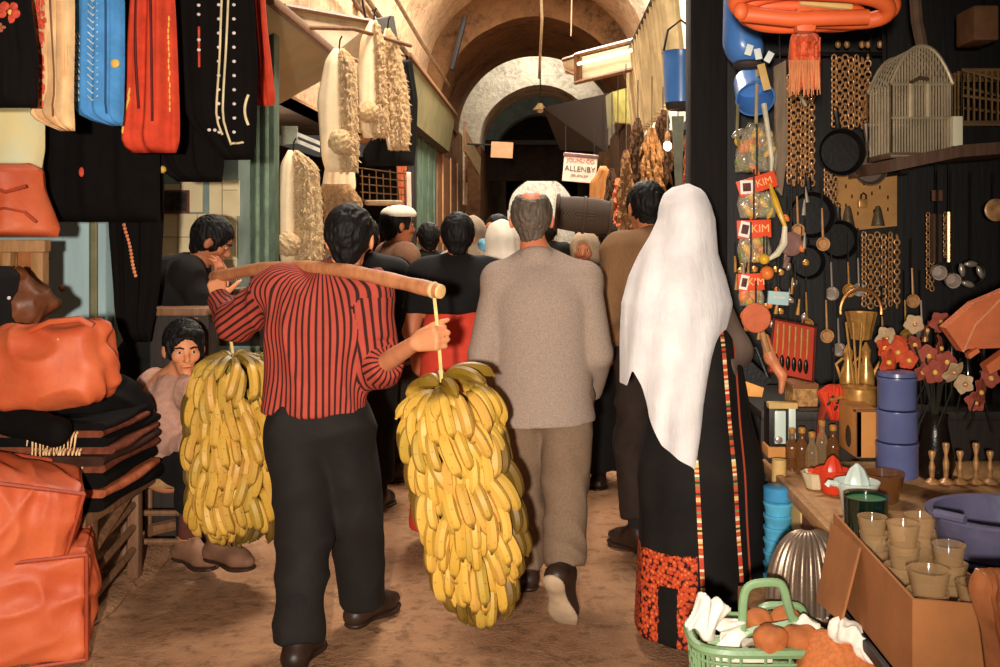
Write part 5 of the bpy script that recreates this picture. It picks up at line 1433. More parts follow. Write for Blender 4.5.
t = thing('leather_cushion', 'dark brown leather cushion standing on its corner at the left edge', 'cushion', P(22, 340, 4.2))
s = Sdf(); s.box(P(20, 305, 4.2), (.12, .05, .12), rotz(.3) @ roty(math.radians(40)), .03, .02).ell(P(20, 305, 4.16), (.10, .08, .10), None, .04); s.mesh('cover', .008, 1, wob(81, (9, 9, 9), .008, 5, 1, True), M('brown_leather', (110, 62, 38), rough=.45, var=.35), t, world=True)
t = thing('black_bag', 'black cloth bag hanging at the left edge beside the leather cushion', 'bag', P(2, 335, 4.1))
Drape([(266, -40, 10), (275, -40, 19), (325, -40, 16), (336, -40, 6)], 4.1, .12, .015, 2, 3).build('bag_body', blk, t)
MB().ball(P(9, 298, 4.03), .008).build('snap', pearl, t, True, True)
t = thing('wall_hook', 'small iron hook on the pale blue boards at left', 'hook', P(42, 260, 5.4))
MB().tube([P(36, 256, 5.42), P(38, 261, 5.36), P(46, 261, 5.34), P(49, 258, 5.36)], .008, 6).build('hook', iron, t, True, True)
t = thing('wall_stain_knob', 'rusty knob on the pale blue boards', 'knob', P(62, 288, 5.42)); t.name = 'door_knob'; t['label'] = 'small rusty knob on the pale blue boards at left'
MB().ball(P(62, 288, 5.43), (.014, .02, .02)).build('knob', M('rust', (140, 80, 44)), t, True, True)

# ---- the folded rugs on a bench
rug_b = fab('black_goat_hair', (12, 9, 8), var=.3); rug_r = fab('red_brown_kilim', (112, 58, 40), var=.3, scale=30); rug_o = fab('orange_brown_kilim', (158, 84, 52), var=.25, scale=30); rug_d = fab('dark_brown_kilim', (56, 34, 26), var=.3)
fr = M('cream_fringe', (222, 180, 130), rough=.95)
z = .46; rd = random.Random(3)
lay = [(.055, rug_b, 'black'), (.032, rug_o, 'orange-brown'), (.062, rug_b, 'black'), (.034, rug_r, 'red-brown'), (.040, rug_d, 'dark brown'), (.030, rug_r, 'red-brown'), (.040, rug_b, 'black'), (.030, rug_r, 'red-brown'), (.030, rug_b, 'black')]
ordw = ['bottom', 'second from the bottom', 'third from the bottom', 'fourth from the bottom', 'middle', 'fourth from the top', 'third from the top', 'second from the top', 'topmost flat one']
for k, (th, m, cn) in enumerate(lay):
    t = thing('folded_rug', f'{cn} folded rug, {ordw[k]} of the stack under the orange bag', 'rug', (-2.1, 4.05, z), 0, 'folded rugs stacked on the left bench')
    x1 = -1.70 + rd.uniform(-.02, .02); y0 = 3.84 + rd.uniform(-.01, .04); y1 = 4.30 + .018 * (8 - k) + rd.uniform(-.02, .02)
    mb = MB(); pr = []
    n = 10
    for i in range(n + 1): a = -PI / 2 + PI * i / n; pr.append((x1 + math.cos(a) * th * .55 - th * .3, z + th / 2 + math.sin(a) * th * .48))
    pts = [(-2.48, z + th * .98)] + [] ; prof = pr + [(-2.45, z + th * .98), (-2.45, z + th * .02)]
    vs = []; fs = []; NY = 24
    for j in range(NY + 1):
        y = y0 + (y1 - y0) * j / NY
        for (x, zz) in prof:
            vs.append((x + .010 * math.sin(y * 9 + k * 2) + .006 * noise.noise(Vector((y * 9, zz * 30, k))), y, zz + .010 * math.sin(y * 4.2 + .6) * (z - .4) + .004 * noise.noise(Vector((y * 7, x * 7, k)))))
    W = len(prof)
    for j in range(NY):
        for i in range(W): l = (i + 1) % W; fs.append((j * W + i, j * W + l, (j + 1) * W + l, (j + 1) * W + i))
    fs.append(tuple(range(W - 1, -1, -1))); fs.append(tuple(NY * W + i for i in range(W)))
    mb.add(vs, fs); mb.build('folded_cloth', m, t, True, True, sharp=60)
    if k in (3, 5, 7):
        mb = MB()
        for q in range(14):
            x = -1.98 + .014 * q + rd.uniform(-.004, .004); mb.tube([(x, y0, z + th * .6), (x, y0 - .015, z + th * .3), (x + rd.uniform(-.01, .01), y0 - .02, z - .05 + rd.uniform(-.03, .02))], [.004, .005, .002], 5)
        mb.build('fringe', fr, t, True, True)
    z += th
t = thing('rug_cover', 'soft black goat hair rug heaped over the top of the rug stack', 'rug', (-2.1, 4.05, z), 0, 'folded rugs stacked on the left bench')
t.name = 'folded_rug'
s = Sdf(); s.cone((-2.25, 3.90, z + .02), (-1.86, 4.24, z + .045), .07, .085, .04, (Vector((1, 0, 0)), 1.8)).cone((-2.2, 3.9, z + .03), (-1.83, 3.75, z - .02), .06, .05, .05).cone((-1.85, 4.1, z + .03), (-1.74, 4.28, z - .03), .07, .055, .05)
s.mesh('folded_cloth', .011, 2, wob(91, (6, 6, 6), .010, 6, 1, True), rug_b, t, world=True)
old_wood = M_wood('weathered_wood', (92, 62, 42), (140, 98, 66))
t = thing('wooden_bench', 'rough wooden bench with ladder legs under the stacked rugs', 'bench', (-2.1, 4.1, 0))
MB().box((-2.12, 4.18, .43), (.72, .70, .05), bev=.01).build('bench_top', old_wood, t, True, True)
for (x, y) in ((-1.82, 4.44), (-1.80, 3.95), (-2.4, 4.44), (-2.4, 3.95)): MB().box((x, y, .21), (.05, .05, .42), bev=.008).build('leg', old_wood, t, True, True)
for zz in (.10, .20, .30): MB().tube([(-1.80, 3.95, zz - .02), (-1.82, 4.44, zz + .04)], .016, 7).build('rung', old_wood, t, True, True)
MB().tube([(-1.79, 3.93, .27), (-1.81, 4.46, .44)], .020, 7).build('brace', old_wood, t, True, True)
t = thing('wooden_stool', 'low wooden stool with rungs and frayed rush seat under the boy', 'stool', P(172, 535, 4.75))
c = P(170, 0, 4.72).x
MB().box((c, 4.70, .40), (.36, .34, .045), bev=.015).build('seat', M('rush_seat', (150, 112, 72), scale=40, stretch=(1, 8, 1)), t, True, True)
for sx in (-1, 1):
    for sy in (-1, 1): MB().tube([(c + sx * .15, 4.70 + sy * .14, 0), (c + sx * .145, 4.70 + sy * .135, .40)], .018, 8).build('leg', old_wood, t, True, True)
for zz in (.13, .26): MB().tube([(c - .15, 4.56, zz), (c + .15, 4.56, zz)], .014, 7).build('rung', old_wood, t, True, True)
MB().tube([(c - .16, 4.55, .40), (c - .165, 4.53, .3), (c - .15, 4.54, .22)], [.014, .012, .006], 6).build('frayed_rush', fr, t, True, True)
MB().tube([P(150, 530, 4.78), P(192, 521, 4.95)], .03, 8).build('plank', old_wood, t, True, True)
# tray / ledge and red cloth by the pole's left end
t = thing('shop_ledge', 'dark ledge with a pale strip behind the pole at left', 'ledge', P(245, 292, 6.0))
a, b = P(222, 288, 6.0), P(268, 298, 6.0); MB().box(((a.x + b.x) / 2, 6.02, (a.z + b.z) / 2), (b.x - a.x, .2, a.z - b.z), bev=.01).build('shelf_board', M('grey_strip', (120, 116, 100), var=.4, scale=20), t, True, True)
a, b = P(222, 298, 6.0), P(262, 345, 6.0); MB().box(((a.x + b.x) / 2, 6.05, (a.z + b.z) / 2), (b.x - a.x, .2, a.z - b.z)).build('front_panel', dark_shop, t, True, True)
t = thing('wooden_counter', 'dark counter edge between the stooping man and the boy', 'counter', P(175, 335, 4.95))
a, b = P(150, 306, 4.9), P(212, 316, 4.9); MB().box(((a.x + b.x) / 2, 4.92, (a.z + b.z) / 2), (b.x - a.x, .2, .035), bev=.008).build('counter_top', mid_wood, t, True, True)
a, b = P(152, 318, 4.92), P(210, 560, 4.92); MB().box(((a.x + b.x) / 2, 4.96, (a.z + b.z) / 2 + .02), (b.x - a.x, .12, a.z - b.z)).build('front_panel', dark_wood, t, True, True)
a, b = P(192, 318, 4.85), P(196, 345, 4.85); MB().box(((a.x + b.x) / 2, 4.89, (a.z + b.z) / 2), (b.x - a.x, .02, a.z - b.z)).build('bracket', old_wood, t, True, True)
# ================================================================== THE RIGHT STALL
brass = M('brass', (204, 150, 78), rough=.28, metal=.45, spec=.8, var=.25, scale=20, bump=.1)
brass_d = M('tarnished_brass', (196, 144, 92), rough=.4, metal=.25, spec=.6, var=.35, scale=30, bump=.15)
tinm = M('tinned_metal', (176, 160, 146), rough=.3, metal=.5, spec=.8, var=.2, scale=8, bump=.05)
blackiron = M('black_iron', (20, 17, 16), rough=.4, var=.4, spec=.4)
bluep = M('blue_plastic', (72, 122, 190), rough=.3, var=.12, scale=4, bump=.05, spec=.5)
bluep2 = M('grey_blue_plastic', (96, 104, 150), rough=.3, var=.12, scale=4, bump=.05, spec=.5)
orp = M('orange_plastic', (222, 96, 44), rough=.55, var=.1, scale=6, bump=.05, spec=.5)
redp = M('red_plastic', (214, 62, 34), rough=.35, var=.1, bump=.05, spec=.5)
whp = M('pale_mint_plastic', (204, 216, 206), rough=.35, var=.06, bump=.03, spec=.5)
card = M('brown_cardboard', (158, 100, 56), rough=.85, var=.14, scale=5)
card_d = M('dark_kraft_board', (128, 82, 50), rough=.85, var=.2, scale=5)  # darker brown than the other cardboard
cream_p = M('cream_board', (206, 168, 104), rough=.8, var=.12)

def M_pane(name, c, a):
    n = NT(name); n.b.inputs['Base Color'].default_value = rgb(*c); n.b.inputs['Roughness'].default_value = .08; n.b.inputs['Specular IOR Level'].default_value = .9
    lw = n.n('ShaderNodeLayerWeight'); lw.inputs[0].default_value = .35
    n.l(n.math('ADD', n.math('MULTIPLY', lw.outputs['Facing'], .6), a), n.b.inputs['Alpha']); return n.m
glass = M_pane('clear_glass', (196, 158, 112), .16); amber = M_pane('brown_glass', (124, 78, 40), .45); dgreen = M('dark_green_glass', (10, 32, 22), rough=.12, spec=.7, coat=.6, bump=0)
def B(name, px0, py0, px1, py1, d, dep, mat, parent, bev=.004, rot=None, dy=0):
    a, b = P(px0, py0, d), P(px1, py1, d)
    return MB().box(((a.x + b.x) / 2, d + dep / 2 + dy, (a.z + b.z) / 2), (abs(b.x - a.x), dep, abs(a.z - b.z)), rot, bev).build(name, mat, parent, True, True)
def lathe_px(name, cx, rows, d, mat, parent=None, n=28, flute=0, nfl=0, world=True, top=True):
    """rows: (y pixel, half width in pixels) from the bottom up"""
    c = P(cx, rows[0][0], d); z0 = rows[0][0]
    prof = [(hw * d / F, (z0 - y) * d / F) for y, hw in rows]
    return MB().lathe(c, prof, n, None, True, top, 1, flute, nfl).build(name, mat, parent, True, world)

# the dark post and counter
t = thing('stall_post', 'broad black post rising between the bulb stall and the right stall', 'post', P(709, 0, 5.2)); t.location.z = 0
blackw = M('blackened_wood', (20, 14, 11), rough=.8, var=.5, scale=6, stretch=(6, 6, .5))
MB().box((P(709, 0, 5.2).x, 5.3, 1.6), (.19, .2, 3.2), bev=.01).build('post', blackw, t, True, True)
t = thing('display_counter', 'wooden counter of the right stall with goods set along it', 'counter', (1.5, 3.5, 0))
MB().box((1.62, 3.55, .585), (1.42, 1.15, .03), bev=.006).build('counter_top', tan_wood, t, True, True)
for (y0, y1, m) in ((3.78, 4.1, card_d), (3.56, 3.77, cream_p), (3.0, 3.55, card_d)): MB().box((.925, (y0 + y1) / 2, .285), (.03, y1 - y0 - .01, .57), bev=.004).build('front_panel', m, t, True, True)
MB().box((.905, 3.55, .585), (.03, 1.15, .045), bev=.008).build('edge_rail', tan_wood, t, True, True)
for y in (3.02, 4.08):
    for x in (.97, 2.28): MB().box((x, y, .285), (.05, .05, .57)).build('leg', dark_wood, t, True, True)
t = thing('display_shelf', 'raised dark shelf at the back of the right stall', 'shelf', (1.9, 4.5, 0))
MB().box((1.95, 4.52, .775), (2.1, .72, .04), bev=.006).build('shelf_board', dark_wood, t, True, True)
MB().box((1.95, 4.18, .40), (2.1, .03, .74)).build('front_panel', dark_wood, t, True, True)
for x in (.95, 2.95): MB().box((x, 4.84, .38), (.05, .05, .76)).build('leg', dark_wood, t, True, True)
t = thing('low_table', 'low dark table carrying the cardboard box at the lower right', 'table', (1.25, 2.4, 0))
MB().box((1.36, 2.42, .465), (1.06, 1.06, .03), bev=.006).build('table_top', dark_wood, t, True, True)
for x in (.88, 1.84):
    for y in (1.94, 2.9): MB().box((x, y, .225), (.05, .05, .45)).build('leg', dark_wood, t, True, True)
t = thing('hanging_rod', 'x', 'rod'); bpy.data.objects.remove(t)
tag(MB().tube([(.85, 4.4, 3.02), (3.2, 4.4, 3.02)], .02, 8).build('ceiling_rod', dark_wood), 'long rod under the right stall roof, above the hung goods', 'rod')

def hang(p, zt=3.0, r=.004, parent=None, name='cord', m=None):
    return MB().tube([p, Vector((p.x, p.y, zt))], r, 5).build(name, m or iron, parent, True, True)

# ---- hanging goods, top row
t = thing('plastic_pail', 'shiny blue plastic pail hanging beside the black post', 'pail', P(681, 102, 6.4))
lathe_px('pail_body', 681, [(104, 13), (103, 16), (98, 16.5), (60, 18), (54, 18.5), (52, 19)], 6.4, bluep, t)
lathe_px('base_rim', 681, [(110, 13), (108, 15), (104, 15.5), (103, 13)], 6.4, M('dark_rim', (60, 50, 46)), t)
MB().tube([P(663, 54, 6.4), P(668, 30, 6.4), P(681, 20, 6.4), P(694, 30, 6.4), P(699, 54, 6.4)], .008, 6).build('handle', iron, t, True, True)
t = thing('plastic_tub', 'tall blue plastic tub hanging sideways at the top beside the orange hangers', 'tub', P(745, 66, 4.2))
s = Sdf(); s.cone(P(744, -14, 4.25), P(742, 42, 4.25), .085, .082, .02).ell(P(746, 52, 4.25), (.075, .07, .065), None, .03); s.mesh('tub_body', .008, 2, None, bluep, t, world=True)
MB().lathe(P(748, 66, 4.22), [(.05, -.01), (.062, 0), (.062, .012), (.05, .02)], 24).build('rim', M('dark_rim', (60, 50, 46)), t, True, True)
t = thing('plastic_pail', 'blue plastic pail tilted open toward us below the blue tub', 'pail', P(754, 118, 4.3))
c = P(755, 106, 4.3); R = rotx(math.radians(58)) @ rotz(0)
MB().lathe(P(753, 92, 4.36), [(.062, -.10), (.070, -.09), (.082, .05), (.086, .06), (.078, .06), (.068, -.07), (.02, -.08)], 28, rotx(math.radians(128)), True, True).build('pail_body', bluep, t, True, True)
MB().tube([P(738, 104, 4.28), P(737, 130, 4.27), P(741, 165, 4.3)], .007, 6).build('handle', M('olive_wire', (120, 112, 80)), t, True, True)
for k, (x, y, a) in enumerate(((749, 50, .3), (758, 54, -.2), (769, 57, .5))):
    tt = thing('paper_tag', ['white paper tag leftmost on the blue tub', 'white paper tag in the middle on the blue tub', 'white paper tag rightmost on the blue tub'][k], 'tag', P(x, y, 4.1), 0, 'white tags on the blue tub')
    MB().box(P(x, y, 4.1), (.028, .006, .045), roty(a), .002).build('tag', M('white_tag', (226, 232, 226), var=.04), tt, True, True)
tt = thing('paper_tag', 'tan card tag dangling under the white tags', 'tag', P(764, 76, 4.1))
MB().box(P(764, 77, 4.1), (.032, .006, .11), roty(-.25), .002).build('tag', cream_p, tt, True, True); MB().tube([P(760, 64, 4.1), P(757, 58, 4.1)], .003, 5).build('string', iron, tt, True, True)

def rloop(cx, cy, hw, hh, d, tilt=0, n=40, p=.55):
    o = []
    for i in range(n):
        a = 2 * PI * i / n; ca, sa = math.cos(a), math.sin(a)
        x = math.copysign(abs(ca) ** p, ca) * hw; y = math.copysign(abs(sa) ** .9, sa) * hh
        o.append(P(cx + x * math.cos(tilt) - y * math.sin(tilt), cy + x * math.sin(tilt) + y * math.cos(tilt), d + .05 * math.sin(a)))
    return o
for k, (cx, cy, hw, hh, d, ti, lab) in enumerate(((812, 6, 76, 14, 3.10, .05, 'front orange plastic hanger of the bundle at the top right'), (820, 8, 74, 17, 3.18, -.06, 'orange plastic hanger behind the front one, its end at the right'), (803, 16, 60, 10, 3.22, .02, 'lowest orange plastic hanger, showing under the bundle at left'))):
    tt = thing('plastic_hanger', lab, 'hanger', P(cx, cy, d), 0, 'orange plastic hangers at the top right')
    MB().tube(rloop(cx, cy, hw, hh, d, ti), .026 - .003 * k, 12, closed=True).build('frame', orp, tt, True, True)
    if k == 0:
        MB().tube([P(740, 14, 3.08), P(790, 19, 3.06), P(868, 17, 3.06)], .024, 10).build('crossbar', orp, tt, True, True)
        MB().ball(P(741, 11, 3.06), (.024, .018, .028)).build('end_knob', orp, tt, True, True)
    if k == 1: MB().tube([P(800, 2, 3.14), P(852, 7, 3.12)], .012, 8).build('cream_bar', cream_p, tt, True, True)
    MB().tube([P(cx, cy - hh, d), P(cx, -60, d + .02), P(cx + 2, -95, d + .05)], .008, 6).build('hook', iron, tt, True, True)
t = thing('bristle_brush', 'large orange-red bristle brush hanging under the orange hangers', 'brush', P(805, 90, 3.2))
B('head', 796, 6, 818, 32, 3.05, .05, orp, t, .02)
Drape([(33, 792, 818), (40, 790, 820), (62, 788, 820), (84, 792, 820), (90, 796, 818)], 3.2, .10, .006, 7, 2, rough=.02, rf=60).build('bristles', M('orange_bristle', (204, 88, 52), rough=.6, var=.4, scale=14, stretch=(9, 1, .6), bump=.8, bscale=30), t, True) if False else Drape([(33, 792, 818), (40, 790, 820), (62, 788, 820), (84, 792, 820), (90, 796, 818)], 3.2, .10, .006, 7, 2, rough=.02, rf=60).build('bristles', M('orange_bristle', (204, 88, 52), rough=.6, var=.4, scale=14, stretch=(9, 1, .6), bump=.8, bscale=30), t)
mb = MB(); rd = random.Random(4)
for k in range(40): x = 791 + 28 * (k % 20) / 20 + rd.uniform(-1, 1); mb.tube([P(x, 60, 3.14), P(x + rd.uniform(-2, 2), 92 + rd.uniform(-5, 5), 3.12 + rd.uniform(-.02, .04))], [.003, .0015], 4)
mb.build('bristle_tips', M('pale_bristle', (206, 130, 84)), t, True, True)
t = thing('wooden_lath', 'upright greyish wooden lath left of the chains', 'lath', P(781, 190, 4.6))
MB().prism([P(775, 66, 4.6), P(786, 60, 4.6), P(788, 150, 4.6), P(782, 196, 4.6), P(777, 190, 4.6)], (0, .03, 0)).build('lath', M_wood('grey_wood', (98, 78, 58), (150, 124, 94)), t, False, True); hang(P(780, 64, 4.61), parent=t)
t = thing('plastic_strip', 'thin pale strip hanging across the chains below the brush', 'strip', P(797, 90, 4.4))
MB().tube([P(791, 78, 4.4), P(798, 92, 4.38), P(806, 106, 4.38)], [.004, .009, .007], 6).build('strip', M('pale_strip', (206, 190, 160)), t, True, True)

# chains: one strand, then copies
def chain_strand(name, nlink, L, wd, mat):
    mb = MB()
    for k in range(nlink):
        z = -L * k; a = 0 if k % 2 else PI / 2
        mb.tube([Vector((math.cos(q) * wd * math.cos(a + .6), math.cos(q) * wd * math.sin(a + .6), z + math.sin(q) * L * .62)) for q in [2 * PI * i / 10 for i in range(10)]], wd * .30, 5, closed=True)
    o = mb.build(name, mat); return o
def cluster(x0, x1, y0, y1, d, n, L, wd, label, group, slant=0.0, mat=None):
    nl = int((y1 - y0) * d / F / L) + 1
    base = None
    for k in range(n):
        x = x0 + (x1 - x0) * k / max(1, n - 1)
        if base is None: o = chain_strand('metal_chain', nl, L, wd, mat or brass_d); base = o
        else: o = base.copy(); COL.objects.link(o)
        o.location = P(x, y0 + (k % 2) * 2.5 + slant * k, d + .015 * (k % 3)); o.rotation_euler = (0, 0, .4 * k)
        tag(o, label, 'chain', group)
cluster(834, 868, 58, 128, 4.75, 7, .026, .014, 'brass chain strand in the wide sheet of chains left of the white label', 'brass chains left of the bird cage')
cluster(789, 812, 78, 182, 4.8, 6, .026, .013, 'brass chain strand in the narrow bunch right of the grey lath', 'brass chains beside the grey lath')
cluster(864, 897, 235, 308, 4.9, 6, .024, .013, 'brass chain strand hanging below the tan grater board', 'brass chains below the grater board')
cluster(826, 836, 150, 205, 4.85, 3, .024, .011, 'short brass chain strand between black pan and grater board', 'short chains beside the grater board')
tag(MB().tube([(1.1, 4.8, P(0, 54, 4.8).z), (1.62, 4.8, P(0, 54, 4.8).z)], .010, 6).build('iron_bar', blackiron), 'iron bar holding the brass chains', 'bar')
# small glints on a bar, modelled as brass knobs
for k, x in enumerate((838, 847, 862, 868, 880)):
    o = MB().lathe(P(x, 44, 4.85), [(.006, -.02), (.014, -.01), (.014, .008), (.005, .016)], 10).build('brass_knob', brass_d); tag(o, 'small brass knob in the row above the chains', 'bell', 'brass knobs in a row above the chains')
# pans
def pan(label, cx, cy, r, d, mat, hang_to, deep=.035, name='frying_pan', face=-1):
    t = thing(name, label, 'pan', P(cx, cy + r, d)); R_ = r * d / F
    A = rotx(PI / 2)
    MB().lathe(P(cx, cy, d), [(R_ * .80, -deep), (R_ * .84, -deep + .003), (R_ * .99, 0), (R_, .004), (R_ * .97, .004), (R_ * .8, -deep + .008), (.01, -deep + .008)][::1], 30, A, True, True).build('pan_bowl', mat, t, True, True)
    p = P(hang_to[0], hang_to[1], d + .01); q = P(cx + (hang_to[0] - cx) * r / max(1, math.hypot(hang_to[0] - cx, hang_to[1] - cy)), cy + (hang_to[1] - cy) * r / max(1, math.hypot(hang_to[0] - cx, hang_to[1] - cy)), d)
    MB().tube([q, q * .5 + p * .5, p], [.014, .012, .015], 8).build('handle', mat, t, True, True)
    MB().tube([p + Vector((.012 * math.cos(a), 0, .012 + .012 * math.sin(a))) for a in [2 * PI * i / 10 for i in range(10)]], .003, 5, closed=True).build('hanging_ring', iron, t, True, True)
    return t
pan('grey metal frying pan hanging in front of the tan grater board', 871, 168, 17, 4.55, M('dull_grey_pan', (118, 100, 90), rough=.4, metal=.5, var=.15), (866, 124))
pan('large black pan hanging left of the grater board', 842, 152, 24, 4.5, blackiron, (836, 112))
pan('black pan in the shade below the large black pan', 812, 215, 24, 4.7, blackiron, (808, 178))
pan('black pan hanging lowest over the copper basket', 840, 240, 20, 4.85, blackiron, (838, 208))
pan('black pan at the right of the toy packets', 808, 262, 18, 4.75, blackiron, (806, 232))
t = thing('grater_board', 'tan display board with padlock, hooks and two graters', 'display board', P(866, 230, 5.0))
MB().prism([P(838, 176, 4.98), P(862, 160, 4.98), P(897, 168, 4.98), P(897, 226, 4.98), P(838, 232, 4.98)], (0, .03, 0)).build('board', M('tan_board', (182, 132, 76), var=.12), t, False, True)
pl = B('padlock', 859, 199, 868, 208, 4.94, .03, brass, t, .006); MB().tube([P(861, 200, 4.95), P(861, 195, 4.95), P(863.5, 193, 4.95), P(866, 195, 4.95), P(866, 200, 4.95)], .005, 6).build('shackle', iron, pl if False else t, True, True)
for x in (848, 878): MB().lathe(P(x, 226, 4.93), [(.034, 0), (.030, .02), (.016, .085), (.008, .10)], 12).build('grater', M('grater_tin', (108, 92, 72), metal=.6, rough=.45, bump=.8, bscale=90), t, True, True)
for x, y in ((846, 185), (852, 195), (864, 182), (872, 192), (880, 186), (888, 196), (858, 212), (888, 208), (874, 210), (846, 204)): MB().tube([P(x, y, 4.975), P(x, y, 4.955), P(x, y + 3, 4.95)], .004, 5).build('hook', iron, t, True, True)
t = thing('wooden_paddle', 'brown wooden cleaver board hanging left of the white label', 'board', P(871, 125, 4.8))
MB().prism([P(868, 82, 4.8), P(874, 86, 4.8), P(881, 124, 4.8), P(862, 124, 4.8)], (0, .03, 0)).build('board', M('reddish_board', (140, 88, 56)), t, False, True); hang(P(871, 86, 4.81), parent=t)
t = thing('card_label', 'small white printed card label beside the bird cage', 'label', P(883, 112, 4.7))
B('label_card', 876, 87, 891, 112, 4.7, .01, M('white_card', (206, 196, 178), var=.06), t)
B('mark', 880, 92, 886, 97, 4.69, .008, iron, t, 0); hang(P(883, 88, 4.71), parent=t)
t = thing('red_box', 'small dull red packet hung above the white label', 'packet', P(888, 68, 4.8)); B('packet', 882, 63, 893, 72, 4.8, .05, M('dull_red', (120, 52, 44)), t); hang(P(888, 64, 4.82), parent=t)

# bird cages on their shelf
def cage(label, x0, x1, yt, yb, d, dep, nbar, seed, arch=True, mat=None):
    t = thing('bird_cage', label, 'bird cage', P((x0 + x1) / 2, yb, d))
    mat = mat or M('cage_wire', (190, 172, 142), rough=.4, metal=.4)
    a = P(x0, yb, d); b = P(x1, yb, d); W = b.x - a.x; zb = a.z; zt = P(0, yt, d).z; zs = zb + (zt - zb) * (.66 if arch else 1)
    def top(u): return zs + (zt - zs) * (1 - abs(2 * u - 1) ** 2.2) if arch else zt
    for yy in (d, d + dep):
        mb = MB()
        for k in range(nbar + 1): u = k / nbar; mb.tube([(a.x + W * u, yy, zb), (a.x + W * u, yy, top(u))], .0042, 5)
        mb.build('wire_front' if yy == d else 'wire_back', mat, t, True, True)
        MB().tube([(a.x + W * u, yy, top(u)) for u in [i / 16 for i in range(17)]], .008, 6).build('arch_rail', mat, t, True, True)
        for f in (.02, .36, .66): MB().tube([(a.x, yy, zb + (zs - zb) * f / .66 if not arch else zb + (zt - zb) * f), (b.x, yy, zb + (zt - zb) * f)], .0065, 6).build('cross_wire', mat, t, True, True)
    for sx in (a.x, b.x):
        mb = MB()
        for k in range(9): y = d + dep * k / 8; mb.tube([(sx, y, zb), (sx, y, zs)], .0042, 5)
        mb.build('wire_side', mat, t, True, True)
    mb = MB()
    for k in range(7): y = d + dep * k / 6; mb.tube([(a.x + W * u, y, top(u)) for u in [i / 12 for i in range(13)]], .0035, 4)
    mb.build('wire_roof', mat, t, True, True)
    MB().box(((a.x + b.x) / 2, d + dep / 2, zb + .012), (W + .01, dep + .01, .024), bev=.005).build('tray', M('cage_tray', (96, 72, 50), rough=.5), t, True, True)
    return t, a, b, zb, zt
t, a, b, zb, zt = cage('wire bird cage with arched top and small door, left on the shelf', 891, 953, 46, 158, 4.2, .30, 22, 1)
W = b.x - a.x
for u in (.30, .58): MB().tube([(a.x + W * u, 4.19, zb + .17), (a.x + W * u, 4.19, zb + .31)], .009, 6).build('door_post', M('cage_pale', (196, 176, 140)), t, True, True)
MB().tube([(a.x + W * .3, 4.188, zb + .315), (a.x + W * .45, 4.188, zb + .335), (a.x + W * .58, 4.188, zb + .33)], .009, 6).build('door_lintel', M('brown_cane', (80, 58, 40)), t, True, True)
B('feeder', 953, 116, 963, 146, 4.17, .08, M('white_plastic', (228, 220, 186), var=.05), t)
MB().tube([P(922, 46, 4.3), P(917, 22, 4.3), P(914, -20, 4.3), P(913, -60, 4.3)], .026, 8).build('hanging_strap', M('grey_strap', (98, 76, 58)), t, True, True)
cage('second bird cage at the right edge, behind the white feeder', 962, 1040, 70, 126, 4.35, .3, 13, 2, False, M('golden_cage_wire', (150, 116, 76), rough=.4, metal=.4))
t = thing('wall_shelf', 'rough plank shelf under the bird cages at right', 'shelf', P(950, 150, 4.2))
MB().prism([P(889, 160, 4.12), P(960, 145, 4.12), P(1050, 138, 4.12), P(1050, 150, 4.12), P(960, 157, 4.12), P(889, 172, 4.12)], (0, .55, 0)).build('plank', M_wood('dark_plank', (64, 42, 28), (100, 66, 42)), t, False, True)
MB().prism([P(962, 127, 4.3), P(1050, 127, 4.3), P(1050, 140, 4.3), P(962, 146, 4.3)], (0, .35, 0)).build('riser_block', blackw, t, False, True)
MB().box((P(905, 0, 4.6).x, 5.0, P(0, 168, 4.6).z), (.04, .8, .05)).build('bracket', blackw, t, True, True)
t = thing('brown_parcel', 'brown paper parcel stored above the bird cages', 'parcel', P(987, 38, 4.5)); B('parcel', 974, 5, 999, 40, 4.5, .2, M('brown_paper', (128, 88, 58)), t, .01)
hang(P(987, 6, 4.6), parent=t, name='string')
# dark recess with vertical brass rails
t = thing('brass_rail', 'x', 'rail'); bpy.data.objects.remove(t)
for k, (x, y0, y1) in enumerate(((936, 214, 262), (949, 212, 262))):
    o = MB().tube([P(x, y0, 4.9), P(x, y1, 4.9)], .014 if k else .03, 8).build('metal_rod', brass if k else M('brown_tube', (84, 60, 44))); tag(o, ['thick brown tube standing upright in the dark recess at right', 'thin bright brass rod beside the brown tube at right'][k], 'rod')
    MB().tube([P(x, y0 - 60, 4.93), P(x, y0 + 2, 4.9)], .004, 5).build('cord', iron, o, True, True)
cluster(928, 932, 215, 290, 4.95, 2, .022, .010, 'thin chain strand beside the brown tube', 'thin chains in the dark recess')
cluster(945, 947, 215, 255, 4.96, 2, .022, .009, 'thin chain strand beside the brass rod', 'thin chains by the brass rod')
for k, (x, y) in enumerate(((938, 272), (952, 280))):
    t = thing('metal_cup', ['pale round metal cup, left of the pair in the dark recess', 'pale round metal cup, right of the pair in the dark recess'][k], 'cup', P(x, y + 7, 4.4), 0, 'pale metal cups in the dark recess')
    MB().lathe(P(x, y, 4.4), [(.008, -.03), (.026, -.028), (.032, -.005), (.033, .02), (.029, .02), (.02, -.015)], 22, rotx(math.radians(100))).build('bowl', M('pale_enamel', (176, 158, 146), rough=.3, spec=.6), t, True, True)
    hang(P(x, y - 5, 4.41), P(x, 170, 4.4).z, parent=t)
t = thing('spoon_ring', 'ring of small metal spoons hanging beside the pale cups', 'spoons', P(973, 286, 4.4))
MB().tube([P(973 + 12 * math.cos(q), 273 + 12 * math.sin(q), 4.4) for q in [2 * PI * i / 24 for i in range(24)]], .006, 6, closed=True).build('ring', iron, t, True, True)
